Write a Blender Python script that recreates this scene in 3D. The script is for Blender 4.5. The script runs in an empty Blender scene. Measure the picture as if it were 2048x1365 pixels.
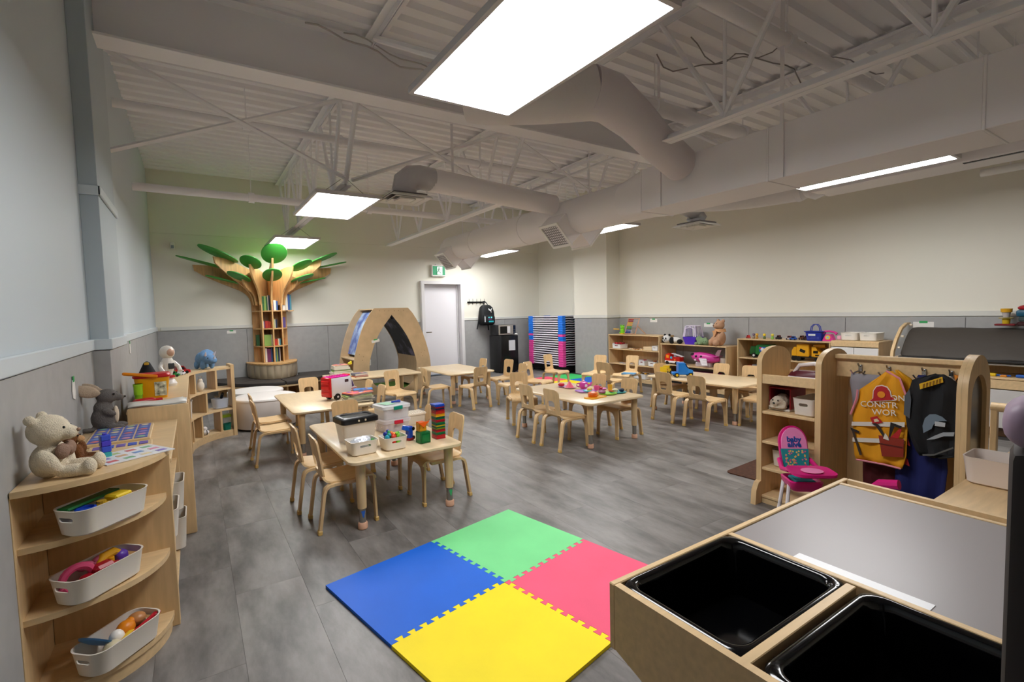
import bpy, bmesh, math, random
from mathutils import Vector, Matrix, Euler
S = bpy.context.scene
COL = S.collection
PI = math.pi
rnd = random.Random(7)

# ------------------------------------------------------------------ camera, world, lights, exposure
cam = bpy.data.objects.new('camera', bpy.data.cameras.new('camera'))
COL.objects.link(cam)
cam.data.sensor_width = 36.0
cam.data.lens = 36.0 * 975 / 2048
cam.data.clip_start = 0.02
yaw, pit, rol = [math.radians(a) for a in (33.1, -3.5, -1.43)]
f = Vector((math.sin(yaw) * math.cos(pit), math.cos(yaw) * math.cos(pit), math.sin(pit)))
r = Vector((math.cos(yaw), -math.sin(yaw), 0))
u = r.cross(f)
r2 = r * math.cos(rol) + u * math.sin(rol)
u2 = u * math.cos(rol) - r * math.sin(rol)
cam.matrix_world = Matrix(((r2.x, u2.x, -f.x, 0), (r2.y, u2.y, -f.y, 0), (r2.z, u2.z, -f.z, 1.4), (0, 0, 0, 1)))
S.camera = cam
w = bpy.data.worlds.new('world'); S.world = w; w.use_nodes = True
w.node_tree.nodes['Background'].inputs[0].default_value = (.55, .65, .8, 1)
w.node_tree.nodes['Background'].inputs[1].default_value = 0.3
S.view_settings.view_transform = 'Standard'
S.view_settings.look = 'None'
S.view_settings.gamma = 1.0
S.view_settings.use_curve_mapping = False
S.view_settings.exposure = -0.1
S.cycles.use_denoising = True
S.cycles.max_bounces = 9
S.cycles.diffuse_bounces = 6
S.cycles.caustics_reflective = False
S.cycles.caustics_refractive = False
PANEL_STRENGTH = 25.0

# ------------------------------------------------------------------ materials
def lin(c):
    return tuple((x / 12.92 if x <= .04045 else ((x + .055) / 1.055) ** 2.4) for x in c)
def rgb(h):
    return lin(tuple(int(h[i:i + 2], 16) / 255 for i in (0, 2, 4)))
MATS = {}
def mat(h, rough=.5, metal=0., noise=0., scale=8., trans=0., alpha=1., emit=0., bump=0., bscale=60., spec=.5, ior=1.45, grain=None):
    key = (h, rough, metal, noise, scale, trans, alpha, emit, bump, bscale, spec, grain)
    if key in MATS: return MATS[key]
    m = bpy.data.materials.new('mat_' + str(len(MATS))); m.use_nodes = True
    nt = m.node_tree; b = nt.nodes['Principled BSDF']; L = nt.links
    c = rgb(h) + (1,)
    b.inputs['Base Color'].default_value = c
    b.inputs['Roughness'].default_value = rough
    b.inputs['Metallic'].default_value = metal
    b.inputs['Transmission Weight'].default_value = trans
    b.inputs['Alpha'].default_value = alpha
    b.inputs['Specular IOR Level'].default_value = spec
    b.inputs['IOR'].default_value = ior
    if emit:
        b.inputs['Emission Color'].default_value = c
        b.inputs['Emission Strength'].default_value = emit
    if noise or grain or bump:
        tc = nt.nodes.new('ShaderNodeTexCoord')
        mp = nt.nodes.new('ShaderNodeMapping')
        L.new(tc.outputs['Object'], mp.inputs['Vector'])
        if grain: mp.inputs['Scale'].default_value = grain
    if noise:
        n = nt.nodes.new('ShaderNodeTexNoise'); n.inputs['Scale'].default_value = scale; n.inputs['Detail'].default_value = 5
        L.new(mp.outputs['Vector'], n.inputs['Vector'])
        rp = nt.nodes.new('ShaderNodeValToRGB')
        rp.color_ramp.elements[0].position = .3; rp.color_ramp.elements[1].position = .7
        rp.color_ramp.elements[0].color = tuple(x * (1 - noise) for x in c[:3]) + (1,)
        rp.color_ramp.elements[1].color = tuple(min(1, x * (1 + noise)) for x in c[:3]) + (1,)
        L.new(n.outputs['Fac'], rp.inputs['Fac']); L.new(rp.outputs['Color'], b.inputs['Base Color'])
    if bump:
        n2 = nt.nodes.new('ShaderNodeTexNoise'); n2.inputs['Scale'].default_value = bscale; n2.inputs['Detail'].default_value = 4
        L.new(tc.outputs['Object'], n2.inputs['Vector'])
        bp = nt.nodes.new('ShaderNodeBump'); bp.inputs['Strength'].default_value = bump; bp.inputs['Distance'].default_value = .01
        L.new(n2.outputs['Fac'], bp.inputs['Height']); L.new(bp.outputs['Normal'], b.inputs['Normal'])
    MATS[key] = m
    return m
def P(h, rough=.4, **k): return mat(h, rough, **k)
WOOD = mat('d6b88c', .38, noise=.09, scale=3.0, grain=(2, 14, 14))          # birch furniture
WOODV = mat('d2b386', .42, noise=.10, scale=3.0, grain=(14, 14, 1.5))
WOODT = mat('dcc5a0', .34, noise=.06, scale=2.5, grain=(14, 2, 14))         # pale table tops
PLY = mat('cfb28a', .4, noise=.10, scale=3.0, grain=(2, 12, 2))
EDGE = mat('c9a476', .5, noise=.08, scale=20)
TREEW = mat('d2a56c', .45, noise=.16, scale=3.0, grain=(10, 10, 1.2))
CAP = mat('d8b36a', .5)
WHITE = mat('e9e7e2', .45)
CEILW = mat('f2f0f2', .6, bump=.05, bscale=30)
DUCTW = mat('efebec', .55, bump=.12, bscale=14)
WALLC = mat('e6e3d6', .6, bump=.04, bscale=90)
WALLB = mat('c2ccd2', .55, bump=.04, bscale=90)  # left wall: cool daylight put into the base colour as a blue tint
PANELG = mat('a3a3a2', .55, noise=.05, scale=12, bump=.05, bscale=20)
TRIMW = mat('d6d6d0', .4)
BLACK = mat('0b0b0c', .35)
BINW = mat('e4ddd2', .35)
STEEL = mat('b8b8b8', .25, metal=1.)
CLEAR = mat('eef0f4', .12, trans=.0, alpha=.32)
def frosted(h, a=.5, rough=.25): return mat(h, rough, alpha=a)

# ------------------------------------------------------------------ mesh builder
def rr(w_, d_, rad, n=4):
    rad = min(rad, w_ / 2 - 1e-4, d_ / 2 - 1e-4); pts = []
    for cx, cy, a0 in ((w_ / 2 - rad, d_ / 2 - rad, 0), (-w_ / 2 + rad, d_ / 2 - rad, 90), (-w_ / 2 + rad, -d_ / 2 + rad, 180), (w_ / 2 - rad, -d_ / 2 + rad, 270)):
        for i in range(n + 1):
            a = math.radians(a0 + 90 * i / n); pts.append((cx + rad * math.cos(a), cy + rad * math.sin(a)))
    return pts
def ell(a, b, n=24, cx=0, cy=0, s=0, e=360, close=False):
    k = n if not close else n - 1
    return [(cx + a * math.cos(math.radians(s + (e - s) * i / k)), cy + b * math.sin(math.radians(s + (e - s) * i / k))) for i in range(n)]
class M:
    def __init__(s): s.b = bmesh.new(); s.mi = 0
    def _fin(s, verts, T=None):
        if T is not None: bmesh.ops.transform(s.b, matrix=T, verts=verts)
        return s
    def box(s, c, d, bev=.003, rot=(0, 0, 0), seg=1):
        v = bmesh.ops.create_cube(s.b, size=1)['verts']
        bmesh.ops.scale(s.b, vec=d, verts=v)
        if bev:
            bev = min(bev, min(d) * .45)
            es = list({e for x in v for e in x.link_edges})
            res = bmesh.ops.bevel(s.b, geom=es, offset=bev, segments=seg, affect='EDGES', profile=.5)
            v = list({x for fc in res['faces'] for x in fc.verts} | {x for x in v if x.is_valid})
            seen = set(v); st = list(v)
            while st:
                for e in st.pop().link_edges:
                    for x in e.verts:
                        if x not in seen: seen.add(x); st.append(x)
            v = list(seen)
        return s._fin(v, Matrix.Translation(c) @ Euler(rot).to_matrix().to_4x4())
    def cyl(s, p, q, r1, r2_=None, n=16, caps=True):
        p, q = Vector(p), Vector(q); d = q - p
        v = bmesh.ops.create_cone(s.b, cap_ends=caps, segments=n, radius1=r1, radius2=r1 if r2_ is None else r2_, depth=d.length)['verts']
        return s._fin(v, Matrix.Translation((p + q) / 2) @ d.to_track_quat('Z', 'Y').to_matrix().to_4x4())
    def sph(s, c, rad, rot=(0, 0, 0), n=16):
        if not hasattr(rad, '__len__'): rad = (rad,) * 3
        v = bmesh.ops.create_uvsphere(s.b, u_segments=n, v_segments=max(6, n * 2 // 3), radius=1)['verts']
        return s._fin(v, Matrix.Translation(c) @ Euler(rot).to_matrix().to_4x4() @ Matrix.Diagonal((*rad, 1)))
    def loops(s, Ls, cap0=True, cap1=True, closed=True):
        R = [[s.b.verts.new(p) for p in L] for L in Ls]
        n = len(R[0])
        for A, B in zip(R, R[1:]):
            for i in range(n if closed else n - 1):
                j = (i + 1) % n
                s.b.faces.new((A[i], A[j], B[j], B[i]))
        if cap0: s.b.faces.new(R[0][::-1])
        if cap1: s.b.faces.new(R[-1])
        return s
    def prism(s, pts, ax, a, b_, T=None):
        def m3(p, h): return {'x': (h, p[0], p[1]), 'y': (p[0], h, p[1]), 'z': (p[0], p[1], h)}[ax]
        k = len(s.b.verts); s.loops([[m3(p, a) for p in pts], [m3(p, b_) for p in pts]])
        s.b.verts.ensure_lookup_table(); return s._fin(s.b.verts[k:], T)
    def ring(s, outer, inner, ax, a, b_, T=None):
        def m3(p, h): return {'x': (h, p[0], p[1]), 'y': (p[0], h, p[1]), 'z': (p[0], p[1], h)}[ax]
        k = len(s.b.verts)
        s.loops([[m3(p, a) for p in outer], [m3(p, b_) for p in outer], [m3(p, b_) for p in inner], [m3(p, a) for p in inner], [m3(p, a) for p in outer]], False, False)
        s.b.verts.ensure_lookup_table(); s._fin(s.b.verts[k:], T)
        bmesh.ops.remove_doubles(s.b, verts=s.b.verts[k:], dist=1e-5); return s
    def tube(s, pts, rad, n=8, cyc=False):
        pts = [Vector(p) for p in pts]; Ls = []
        up = Vector((0, 0, 1)); N = len(pts)
        for i, p in enumerate(pts):
            a = pts[(i - 1) % N] if (cyc or i) else p; c = pts[(i + 1) % N] if (cyc or i < N - 1) else p
            t = (c - a).normalized()
            x = t.cross(up)
            if x.length < .05: x = t.cross(Vector((0, 1, 0)))
            x.normalize(); y = x.cross(t); rd = rad[i] if hasattr(rad, '__len__') else rad
            Ls.append([p + (x * math.cos(2 * PI * k / n) + y * math.sin(2 * PI * k / n)) * rd for k in range(n)])
        if cyc: return s.loops(Ls + [Ls[0]], False, False)
        return s.loops(Ls)
    def strip(s, prof, t, y0=0., T=None):      # sheet swept along (x, z, halfwidth) with thickness t
        k = len(s.b.verts); top = []; n = len(prof)
        for i, (x, z, hw) in enumerate(prof):
            a = prof[max(0, i - 1)]; c = prof[min(n - 1, i + 1)]
            tx, tz = c[0] - a[0], c[1] - a[1]; l = math.hypot(tx, tz); nx, nz = -tz / l * t / 2, tx / l * t / 2
            top.append([(x + nx, y0 - hw, z + nz), (x + nx, y0 + hw, z + nz), (x - nx, y0 + hw, z - nz), (x - nx, y0 - hw, z - nz)])
        s.loops(top); s.b.verts.ensure_lookup_table(); return s._fin(s.b.verts[k:], T)
    def lathe(s, prof, c=(0, 0, 0), n=24, sx=1, sy=1, cap=True):
        return s.loops([[(c[0] + rd * sx * math.cos(2 * PI * k / n), c[1] + rd * sy * math.sin(2 * PI * k / n), c[2] + z) for k in range(n)] for rd, z in prof], cap, cap)
    def tri(s, p, q, t): s.b.faces.new([s.b.verts.new(x) for x in (p, q, t)]); return s
    def quad(s, *p): s.b.faces.new([s.b.verts.new(x) for x in p]); return s
    def wheel(s, c, rad, wd, ax='y'):
        d = Vector({'x': (1, 0, 0), 'y': (0, 1, 0), 'z': (0, 0, 1)}[ax]) * wd / 2
        return s.cyl(Vector(c) - d, Vector(c) + d, rad, n=18)
    def rot(s, T):
        bmesh.ops.transform(s.b, matrix=T, verts=s.b.verts); return s
    def mesh(s, name, m, smooth=35):
        bm = s.b
        bmesh.ops.recalc_face_normals(bm, faces=bm.faces)
        me = bpy.data.meshes.new(name)
        if smooth:
            for fc in bm.faces: fc.smooth = True
            ca = math.radians(smooth)
            for e in bm.edges:
                if len(e.link_faces) == 2 and e.calc_face_angle(0) > ca: e.smooth = False
        bm.to_mesh(me); bm.free()
        for x in (m if isinstance(m, (list, tuple)) else [m]): me.materials.append(x)
        return me
    def o(s, name, m, parent=None, label=None, loc=None, rot=None, smooth=35):
        ob = bpy.data.objects.new(name, s.mesh(name, m, smooth)); COL.objects.link(ob)
        if parent is not None: ob.parent = parent
        if loc: ob.location = loc
        if rot: ob.rotation_euler = rot
        if label: ob['label'] = label
        return ob
def thing(name, label, cat, loc=(0, 0, 0), rz=0., group=None, tilt=None):
    o = bpy.data.objects.new(name, None); COL.objects.link(o); o.empty_display_size = .05
    o.location = loc; o.rotation_euler = tilt if tilt else (0, 0, math.radians(rz))
    o['label'] = label; o['category'] = cat
    if group: o['group'] = group
    return o
def tag(o, label, cat, group=None, kind=None):
    o['label'] = label; o['category'] = cat
    if group: o['group'] = group
    if kind: o['kind'] = kind
    return o
def struct(o, label, cat): return tag(o, label, cat, kind='structure')
def sempty(name, label, cat, loc=(0, 0, 0)):
    return struct(thing(name, label, cat, loc), label, cat)
def kids(o): return [c for c in bpy.data.objects if c.parent == o]
CHILD = {}
def dup(root, loc, rz=0., label=None, group=None, tilt=None):
    if root.name not in CHILD: CHILD[root.name] = [(c, kids(c)) for c in kids(root)]
    rr_ = root.copy(); COL.objects.link(rr_); rr_.location = loc
    rr_.rotation_euler = tilt if tilt else (0, 0, math.radians(rz))
    if label: rr_['label'] = label
    if group: rr_['group'] = group
    for c, g in CHILD[root.name]:
        c2 = c.copy(); COL.objects.link(c2); c2.parent = rr_
        for d in g:
            d2 = d.copy(); COL.objects.link(d2); d2.parent = c2
    return rr_
def inst(o, loc=None, parent=None, rot=None):
    c = o.copy(); COL.objects.link(c)
    if parent is not None: c.parent = parent
    if loc is not None: c.location = loc
    if rot is not None: c.rotation_euler = rot
    return c
def cut(ob, cutter):                                  # boolean, applied at once; the cutter is deleted
    me = cutter.mesh('c', WHITE); co = bpy.data.objects.new('c', me); COL.objects.link(co)
    md = ob.modifiers.new('b', 'BOOLEAN'); md.object = co; md.operation = 'DIFFERENCE'; md.solver = 'EXACT'
    dg = bpy.context.evaluated_depsgraph_get(); dg.update()
    mw = ob.parent; ob.parent = None
    dg.update()
    new = bpy.data.meshes.new_from_object(ob.evaluated_get(dg))
    ob.modifiers.clear(); ob.data = new; ob.parent = mw
    bpy.data.objects.remove(co)
    return ob
def text(body, size, m, parent, loc, rot, name='lettering', ext=.0008, align='CENTER', shear=0, bold=0):
    c = bpy.data.curves.new(name, 'FONT'); c.body = body; c.size = size; c.extrude = ext; c.align_x = align; c.align_y = 'CENTER'
    c.shear = shear; c.offset = bold; c.resolution_u = 3
    c.materials.append(m)
    o = bpy.data.objects.new(name, c); COL.objects.link(o); o.location = loc; o.rotation_euler = rot
    dg = bpy.context.evaluated_depsgraph_get(); dg.update()
    me = bpy.data.meshes.new_from_object(o.evaluated_get(dg)); bpy.data.objects.remove(o)
    o = bpy.data.objects.new(name, me); COL.objects.link(o); o.location = loc; o.rotation_euler = rot
    if parent is not None: o.parent = parent
    return o
def blob(name, m, parent, parts, vox=.006, fur=.0, label=None):   # plush body: ellipsoids fused into one skin
    mm = M()
    for p in parts: mm.sph(p[0], p[1], p[2] if len(p) > 2 else (0, 0, 0), 20)
    o = mm.o(name, m, parent, label)
    md = o.modifiers.new('r', 'REMESH'); md.mode = 'VOXEL'; md.voxel_size = vox; md.use_smooth_shade = True
    sm = o.modifiers.new('s', 'SMOOTH'); sm.iterations = 4
    if fur:
        t = bpy.data.textures.get('fur') or bpy.data.textures.new('fur', 'CLOUDS'); t.noise_scale = .012
        d = o.modifiers.new('d', 'DISPLACE'); d.texture = t; d.strength = fur; d.texture_coords = 'LOCAL'
    return o
def rand_ramp(base, amt):      # vinyl tile: tone differs from piece to piece, streaky mottling
    m = bpy.data.materials.new('vinyl_tile'); m.use_nodes = True; nt = m.node_tree; L = nt.links; b = nt.nodes['Principled BSDF']
    oi = nt.nodes.new('ShaderNodeObjectInfo'); tc = nt.nodes.new('ShaderNodeTexCoord')
    add = nt.nodes.new('ShaderNodeVectorMath'); add.operation = 'MULTIPLY_ADD'
    cb = nt.nodes.new('ShaderNodeCombineXYZ')
    for i in range(3): L.new(oi.outputs['Random'], cb.inputs[i])
    L.new(cb.outputs[0], add.inputs[0]); add.inputs[1].default_value = (40, 40, 40); L.new(tc.outputs['Object'], add.inputs[2])
    mp = nt.nodes.new('ShaderNodeMapping'); mp.inputs['Scale'].default_value = (3.2, 1.0, 1); L.new(add.outputs[0], mp.inputs['Vector'])
    n = nt.nodes.new('ShaderNodeTexNoise'); n.inputs['Scale'].default_value = 2.2; n.inputs['Detail'].default_value = 7; n.inputs['Roughness'].default_value = .62
    L.new(mp.outputs['Vector'], n.inputs['Vector'])
    rp = nt.nodes.new('ShaderNodeValToRGB'); e = rp.color_ramp.elements
    e[0].position = .3; e[1].position = .72
    e[0].color = tuple(x * (1 - amt) for x in base) + (1,); e[1].color = tuple(x * (1 + amt) for x in base) + (1,)
    L.new(n.outputs['Fac'], rp.inputs['Fac'])
    mx = nt.nodes.new('ShaderNodeMix'); mx.data_type = 'RGBA'; mx.blend_type = 'MULTIPLY'; mx.inputs[0].default_value = 1
    mr = nt.nodes.new('ShaderNodeMapRange'); mr.inputs[3].default_value = .9; mr.inputs[4].default_value = 1.08
    L.new(oi.outputs['Random'], mr.inputs[0]); L.new(rp.outputs['Color'], mx.inputs[6]); L.new(mr.outputs[0], mx.inputs[7])
    L.new(mx.outputs[2], b.inputs['Base Color'])
    rr_ = nt.nodes.new('ShaderNodeMapRange'); rr_.inputs[3].default_value = .32; rr_.inputs[4].default_value = .5
    L.new(n.outputs['Fac'], rr_.inputs[0]); L.new(rr_.outputs[0], b.inputs['Roughness'])
    return m
# ------------------------------------------------------------------ the room shell
X0, X1, Y0, Y1, ZC = -.52, 7.35, -2.2, 9.98, 3.87
fl = struct(M().box(((X0 + X1) / 2, (Y0 + Y1) / 2, -.06), (X1 - X0 + .4, Y1 - Y0 + .4, .112), 0).o('floor', mat('3a3836', .6)), 'dark grey vinyl tile floor of the classroom', 'floor')
TW, TL = .3125, .93
tile = None; VT = rand_ramp((.18, .168, .16), .58); nt_ = 0
for i in range(25):
    off = (i * .37) % 1 * TL
    y = Y1 - off + TL
    while y > Y0:
        a, b_ = max(y - TL, -1.3), min(y, Y1); y -= TL
        if b_ - a < .05 or nt_ >= 300: continue
        x = X0 + TW * (i + .5)
        if abs(b_ - a - TL) < .001 and tile is not None:
            inst(tile, (x, (a + b_) / 2, 0), fl)
        else:
            t = M().box((0, 0, -.003), (TW - .0006, b_ - a - .0006, .006), .0004).o('tile', VT, fl, loc=(x, (a + b_) / 2, 0))
            if abs(b_ - a - TL) < .001: tile = t
        nt_ += 1
# left wall with grey wainscot panels, rail and pilaster
wl = sempty('wall_left', 'left wall, cool daylight tinted into its pale colour above grey wainscot panels', 'wall')
XN = -.562
M().box((XN - .075, 1.05, 1.97), (.15, 6.8, 3.94), 0).box((X0 - .1, 7.25, 1.97), (.2, 5.7, 3.94), 0).o('plaster', WALLB, wl)
BKG = mat('4c4c4c', .7)
M().box((XN + .002, .95, .6), (.004, 6.3, 1.2), 0).box((X0 + .002, 7.5, .6), (.004, 4.86, 1.2), 0).o('panel_backing', BKG, wl)
ys = [-2.2, -.9, 1.5, 4.11]
for a, b_ in [(a, b_) for a, b_ in zip(ys, ys[1:])] + [(4.96, 6.41), (6.41, 7.6), (7.6, 8.8), (8.8, 9.97)]:
    M().box(((XN if b_ < 4.4 else X0) + .005, (a + b_) / 2, .605), (.01, b_ - a - .006, 1.21), .001).o('panel', PANELG, wl)
PX = .095
pl = sempty('trim_1', 'blue-grey pilaster on the left wall wrapped by a white rail', 'pilaster')
M().box((XN + PX / 2, 4.535, 2.55), (PX, .83, 2.66), .002).o('shaft', mat('b3bfc6', .55), pl)  # shaft carries the same daylight blue, put into its colour
M().box((XN + PX / 2, 4.535, .605), (PX + .002, .834, 1.21), .002).o('panel', PANELG, pl)
M().box((XN + PX / 2 + .008, 4.535, 1.25), (PX + .018, .86, .07), .004).o('rail', mat('ccd5da', .4), pl)
M().box((XN + PX / 2, 4.11, 2.24), (PX + .03, .02, .06), .004).box((XN + PX + .008, 4.535, 2.24), (.016, .87, .06), .004).o('ledge', mat('ccd5da', .4), pl)
t = sempty('trim_2', 'white rail along the left wall above the grey panels', 'rail')
M().box((XN + .012, .95, 1.25), (.024, 6.3, .07), .005).box((X0 + .012, 7.5, 1.25), (.024, 4.88, .07), .005).o('rail', mat('ccd5da', .4), t)
# far wall with the door opening
DX0, DX1, DH = 4.21, 5.12, 2.04
wf = sempty('wall_far', 'cream far wall behind the tree bookcase with grey wainscot', 'wall')
M().box(((X0 + DX0) / 2 - .1, Y1 + .1, 1.97), (DX0 - X0 + .2, .2, 3.94), 0).box(((DX1 + X1) / 2 + .1, Y1 + .1, 1.97), (X1 - DX1 + .2, .2, 3.94), 0).box(((DX0 + DX1) / 2, Y1 + .1, (DH + 3.94) / 2), (DX1 - DX0, .2, 3.94 - DH), 0).o('plaster', WALLC, wf)
M().box(((X0 + X1) / 2, Y1 - .012, 3.36), (X1 - X0, .024, 1.06), .003).o('bulkhead', WALLC, wf)
M().box((1.80, Y1 - .002, .6), (4.6, .004, 1.2), 0).box((6.26, Y1 - .002, .6), (2.1, .004, 1.2), 0).o('panel_backing', BKG, wf)
for a, b_ in [(X0 + .01, .8), (.8, 2.2), (2.2, 3.15), (3.15, 4.14), (5.19, 6.3), (6.3, 7.34)]:
    M().box(((a + b_) / 2, Y1 - .005, .605), (b_ - a - .006, .01, 1.21), .001).o('panel', PANELG, wf)
t = sempty('trim_3', 'white rail on the far wall running to the door frame', 'rail')
M().box((1.84, Y1 - .012, 1.245), (4.6, .024, .06), .005).box((6.27, Y1 - .012, 1.245), (2.14, .024, .06), .005).o('rail', TRIMW, t)
d = sempty('door_1', 'white flush door in a white frame on the far wall', 'door')
FR = mat('dcdada', .35)
M().box(((DX0 + DX1) / 2, Y1 + .13, DH / 2 + .01), (DX1 - DX0 - .06, .045, DH - .03), .003).o('leaf', mat('e2e0e4', .35), d)
M().box((DX0 - .02, Y1 + .02, DH / 2), (.075, .2, DH), .004).box((DX1 + .02, Y1 + .02, DH / 2), (.075, .2, DH), .004).box(((DX0 + DX1) / 2, Y1 + .02, DH + .03), (DX1 - DX0 + .115, .2, .07), .004).o('frame', FR, d)
M().box((DX1 - .035, Y1 + .09, DH / 2), (.02, .05, DH), .002).box(((DX0 + DX1) / 2, Y1 + .09, DH - .02), (DX1 - DX0, .05, .02), .002).o('stop', FR, d)
M().cyl((DX0 + .1, Y1 + .1, .98), (DX0 + .1, Y1 + .05, .98), .012).box((DX0 + .15, Y1 + .045, .98), (.12, .015, .02), .005).o('handle', STEEL, d)
# right wall and its column
wr = sempty('wall_right', 'cream right wall above grey wainscot panels', 'wall')
M().box((X1 + .075, (Y0 + Y1) / 2, 1.97), (.15, Y1 - Y0 + .3, 3.94), 0).o('plaster', WALLC, wr)
M().box((X1 - .002, 2.48, .6), (.004, 9.36, 1.2), 0).o('panel_backing', BKG, wr)
for a, b_ in [(-2.2, -.6), (-.6, .6), (.6, 1.82), (1.82, 3.04), (3.04, 4.4), (4.4, 5.64), (5.64, 7.2), (8.2, 9.97)]:
    M().box((X1 - .005, (a + b_) / 2, .605), (.01, b_ - a - .006, 1.21), .001).o('panel', PANELG, wr)
t = sempty('trim_4', 'white rail on the right wall over the toy shelves', 'rail')
M().box((X1 - .012, 2.48, 1.245), (.024, 9.36, .06), .005).box((X1 - .012, 9.08, 1.245), (.024, 1.76, .06), .005).o('rail', TRIMW, t)
cl = sempty('trim_5', 'boxed column standing out of the right wall beside the cots', 'column')
M().box((7.17, 7.69, 2.58), (.36, 1.0, 2.72), .003).o('plaster', WALLC, cl)
M().box((7.17, 7.69, .605), (.364, 1.004, 1.21), .003).o('panel', PANELG, cl)
M().box((7.165, 7.69, 1.245), (.39, 1.04, .06), .005).o('rail', TRIMW, cl)
wb = struct(M().box(((X0 + X1) / 2, Y0 - .075, 1.97), (X1 - X0 + .3, .15, 3.94), 0).o('wall_back', WALLC), 'plain wall behind the camera', 'wall')
# ribbed steel deck
prof = []; x = 0; pitch = .2
while x < Y1 - Y0:
    for dx, z in ((0, 0), (.075, 0), (.095, .045), (.18, .045)): prof.append((Y0 + x + dx, ZC + z - .03))
    x += pitch
prof = [p for p in prof if p[0] <= Y1 + .1]
bm = M(); bm.loops([[(X0 - .1, p[0], p[1]) for p in prof], [(X1 + .1, p[0], p[1]) for p in prof]], False, False, closed=False)
cd = bm.o('ceiling', CEILW, smooth=0); struct(cd, 'ribbed white steel roof deck', 'ceiling')
md = cd.modifiers.new('s', 'SOLIDIFY'); md.thickness = .02; md.offset = 1
# main beam
bmn = sempty('trim_6', 'deep white steel beam crossing the room under the deck', 'beam')
M().box((3.39, 4.5, 3.61), (7.94, .014, .5), 0).o('web', CEILW, bmn)
M().box((3.39, 4.5, 3.36), (7.94, .22, .02), .002).o('lower_flange', CEILW, bmn)
M().box((3.39, 4.5, 3.84), (7.94, .22, .02), .002).o('upper_flange', CEILW, bmn)
# open-web joists
def joist(i, x, ya, yb, la, lb, label):
    j = sempty('trim_%d' % i, label, 'joist')
    for s in (-1, 1):
        M().box((x + s * .038, (ya + yb) / 2, 3.815), (.066, yb - ya, .008), 0).box((x + s * .008, (ya + yb) / 2, 3.79), (.008, yb - ya, .06), 0).o('top_chord', CEILW, j)
        M().box((x + s * .034, (la + lb) / 2, 2.806), (.058, lb - la, .008), 0).box((x + s * .008, (la + lb) / 2, 2.832), (.008, lb - la, .055), 0).o('bottom_chord', CEILW, j)
    n = max(2, round((lb - la) / 1.2)); st = (lb - la) / n
    for k in range(n):
        yb_ = la + st * (k + .5)
        for q in (-.5, 0, .5):
            M().cyl((x, yb_, 2.84), (x, yb_ + q * st * .94, 3.79), .022 if q else .014, n=8).o('web_bar', CEILW, j)
    for p, q in ((la, ya), (lb, yb)):
        if abs(p - q) > .3: M().cyl((x, p, 2.83), (x, q + (.1 if q < p else -.1), 3.79), .028, n=8).o('web_bar', CEILW, j)
    return j
joist(7, 1.46, 4.62, 9.95, 5.45, 9.9, 'white open web joist over the two left rear light panels')
joist(8, 3.46, 4.62, 9.95, 5.45, 9.9, 'white open web joist beside the round branch duct')
joist(9, 5.46, 4.62, 9.95, 5.45, 9.9, 'white open web joist above the large round duct')
joist(10, 1.46, -2.1, 4.38, -2.1, 2.55, 'white open web joist over the big nearest light panel')
joist(11, 3.46, -2.1, 4.38, -2.1, 2.9, 'white open web joist hanging left of the box duct')
joist(12, 5.46, -2.1, 4.38, -2.1, 2.9, 'white open web joist above and right of the box duct')
k = 13
for yb_ in (5.33,):
    for xa, xb in ((X0 + .01, 1.42), (1.5, 3.42), (3.5, 5.42), (5.5, 7.34)):
        t = sempty('trim_%d' % k, 'crossed white angle braces, %s counted from the left wall' % {13: 'first', 14: 'second', 15: 'third', 16: 'fourth'}[k], 'brace'); k += 1
        t['group'] = 'joist bridging behind the beam'
        zl = 2.84; zh = 3.66
        M().cyl((xa, yb_ - .025, zh), (xb, yb_ - .025, zl), .022, n=4).o('brace', CEILW, t)
        M().cyl((xa, yb_ + .025, zl), (xb, yb_ + .025, zh), .022, n=4).o('brace', CEILW, t)
# pipes
def pipe(p, q, r_, label, coup=()):
    t = thing('sprinkler_pipe', label, 'pipe', p)
    d_ = Vector(q) - Vector(p)
    M().cyl((0, 0, 0), d_, r_, n=14).o('tube', CEILW, t)
    for c in coup:
        a = d_ * c; e = d_.normalized() * .035
        M().cyl(a - e, a + e, r_ * 1.35, n=14).o('coupling', CEILW, t)
        M().cyl(a, a + Vector((0, 0, 3.82 - p[2])), .006, n=6).o('hanger_rod', CEILW, t)
    return t
pipe((X0, 5.9, 3.43), (7.34, 5.9, 3.41), .042, 'white pipe crossing above the braces, higher of the two rear pipes', (.14, .26, .5, .75))
pipe((X0, 7.4, 3.0), (7.34, 7.4, 2.96), .05, 'thicker white pipe low under the joists near the far wall', (.16, .36, .6, .85))
pipe((2.4, 3.3, 3.35), (7.34, 3.3, 3.35), .07, 'fat white pipe above the nearest light, dipping toward the right', (.3, .6))
pipe((2.9, 2.1, 3.45), (7.34, 2.1, 3.45), .05, 'white pipe passing through the joist left of the box duct', (.25, .7))
for (xw, yw, zw) in ((.2, 4.36, 3.8),):
    t = tag(M().tube([(.9 + .1 * i, 4.36 + .01 * math.sin(i), 3.80 - .15 * math.sin(PI * i / 21) ** 2 + .02 * math.sin(i * 1.4)) for i in range(22)], .008).tube([(1.2 + .1 * i, 4.33 + .01 * math.sin(i), 3.79 - .11 * math.sin(PI * i / 16) ** 2 + .025 * math.sin(i * 1.1)) for i in range(17)], .006).o('cable_bundle', mat('bdb7b5', .5)), 'grey cables draped along the top of the steel beam', 'cable')
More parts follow.
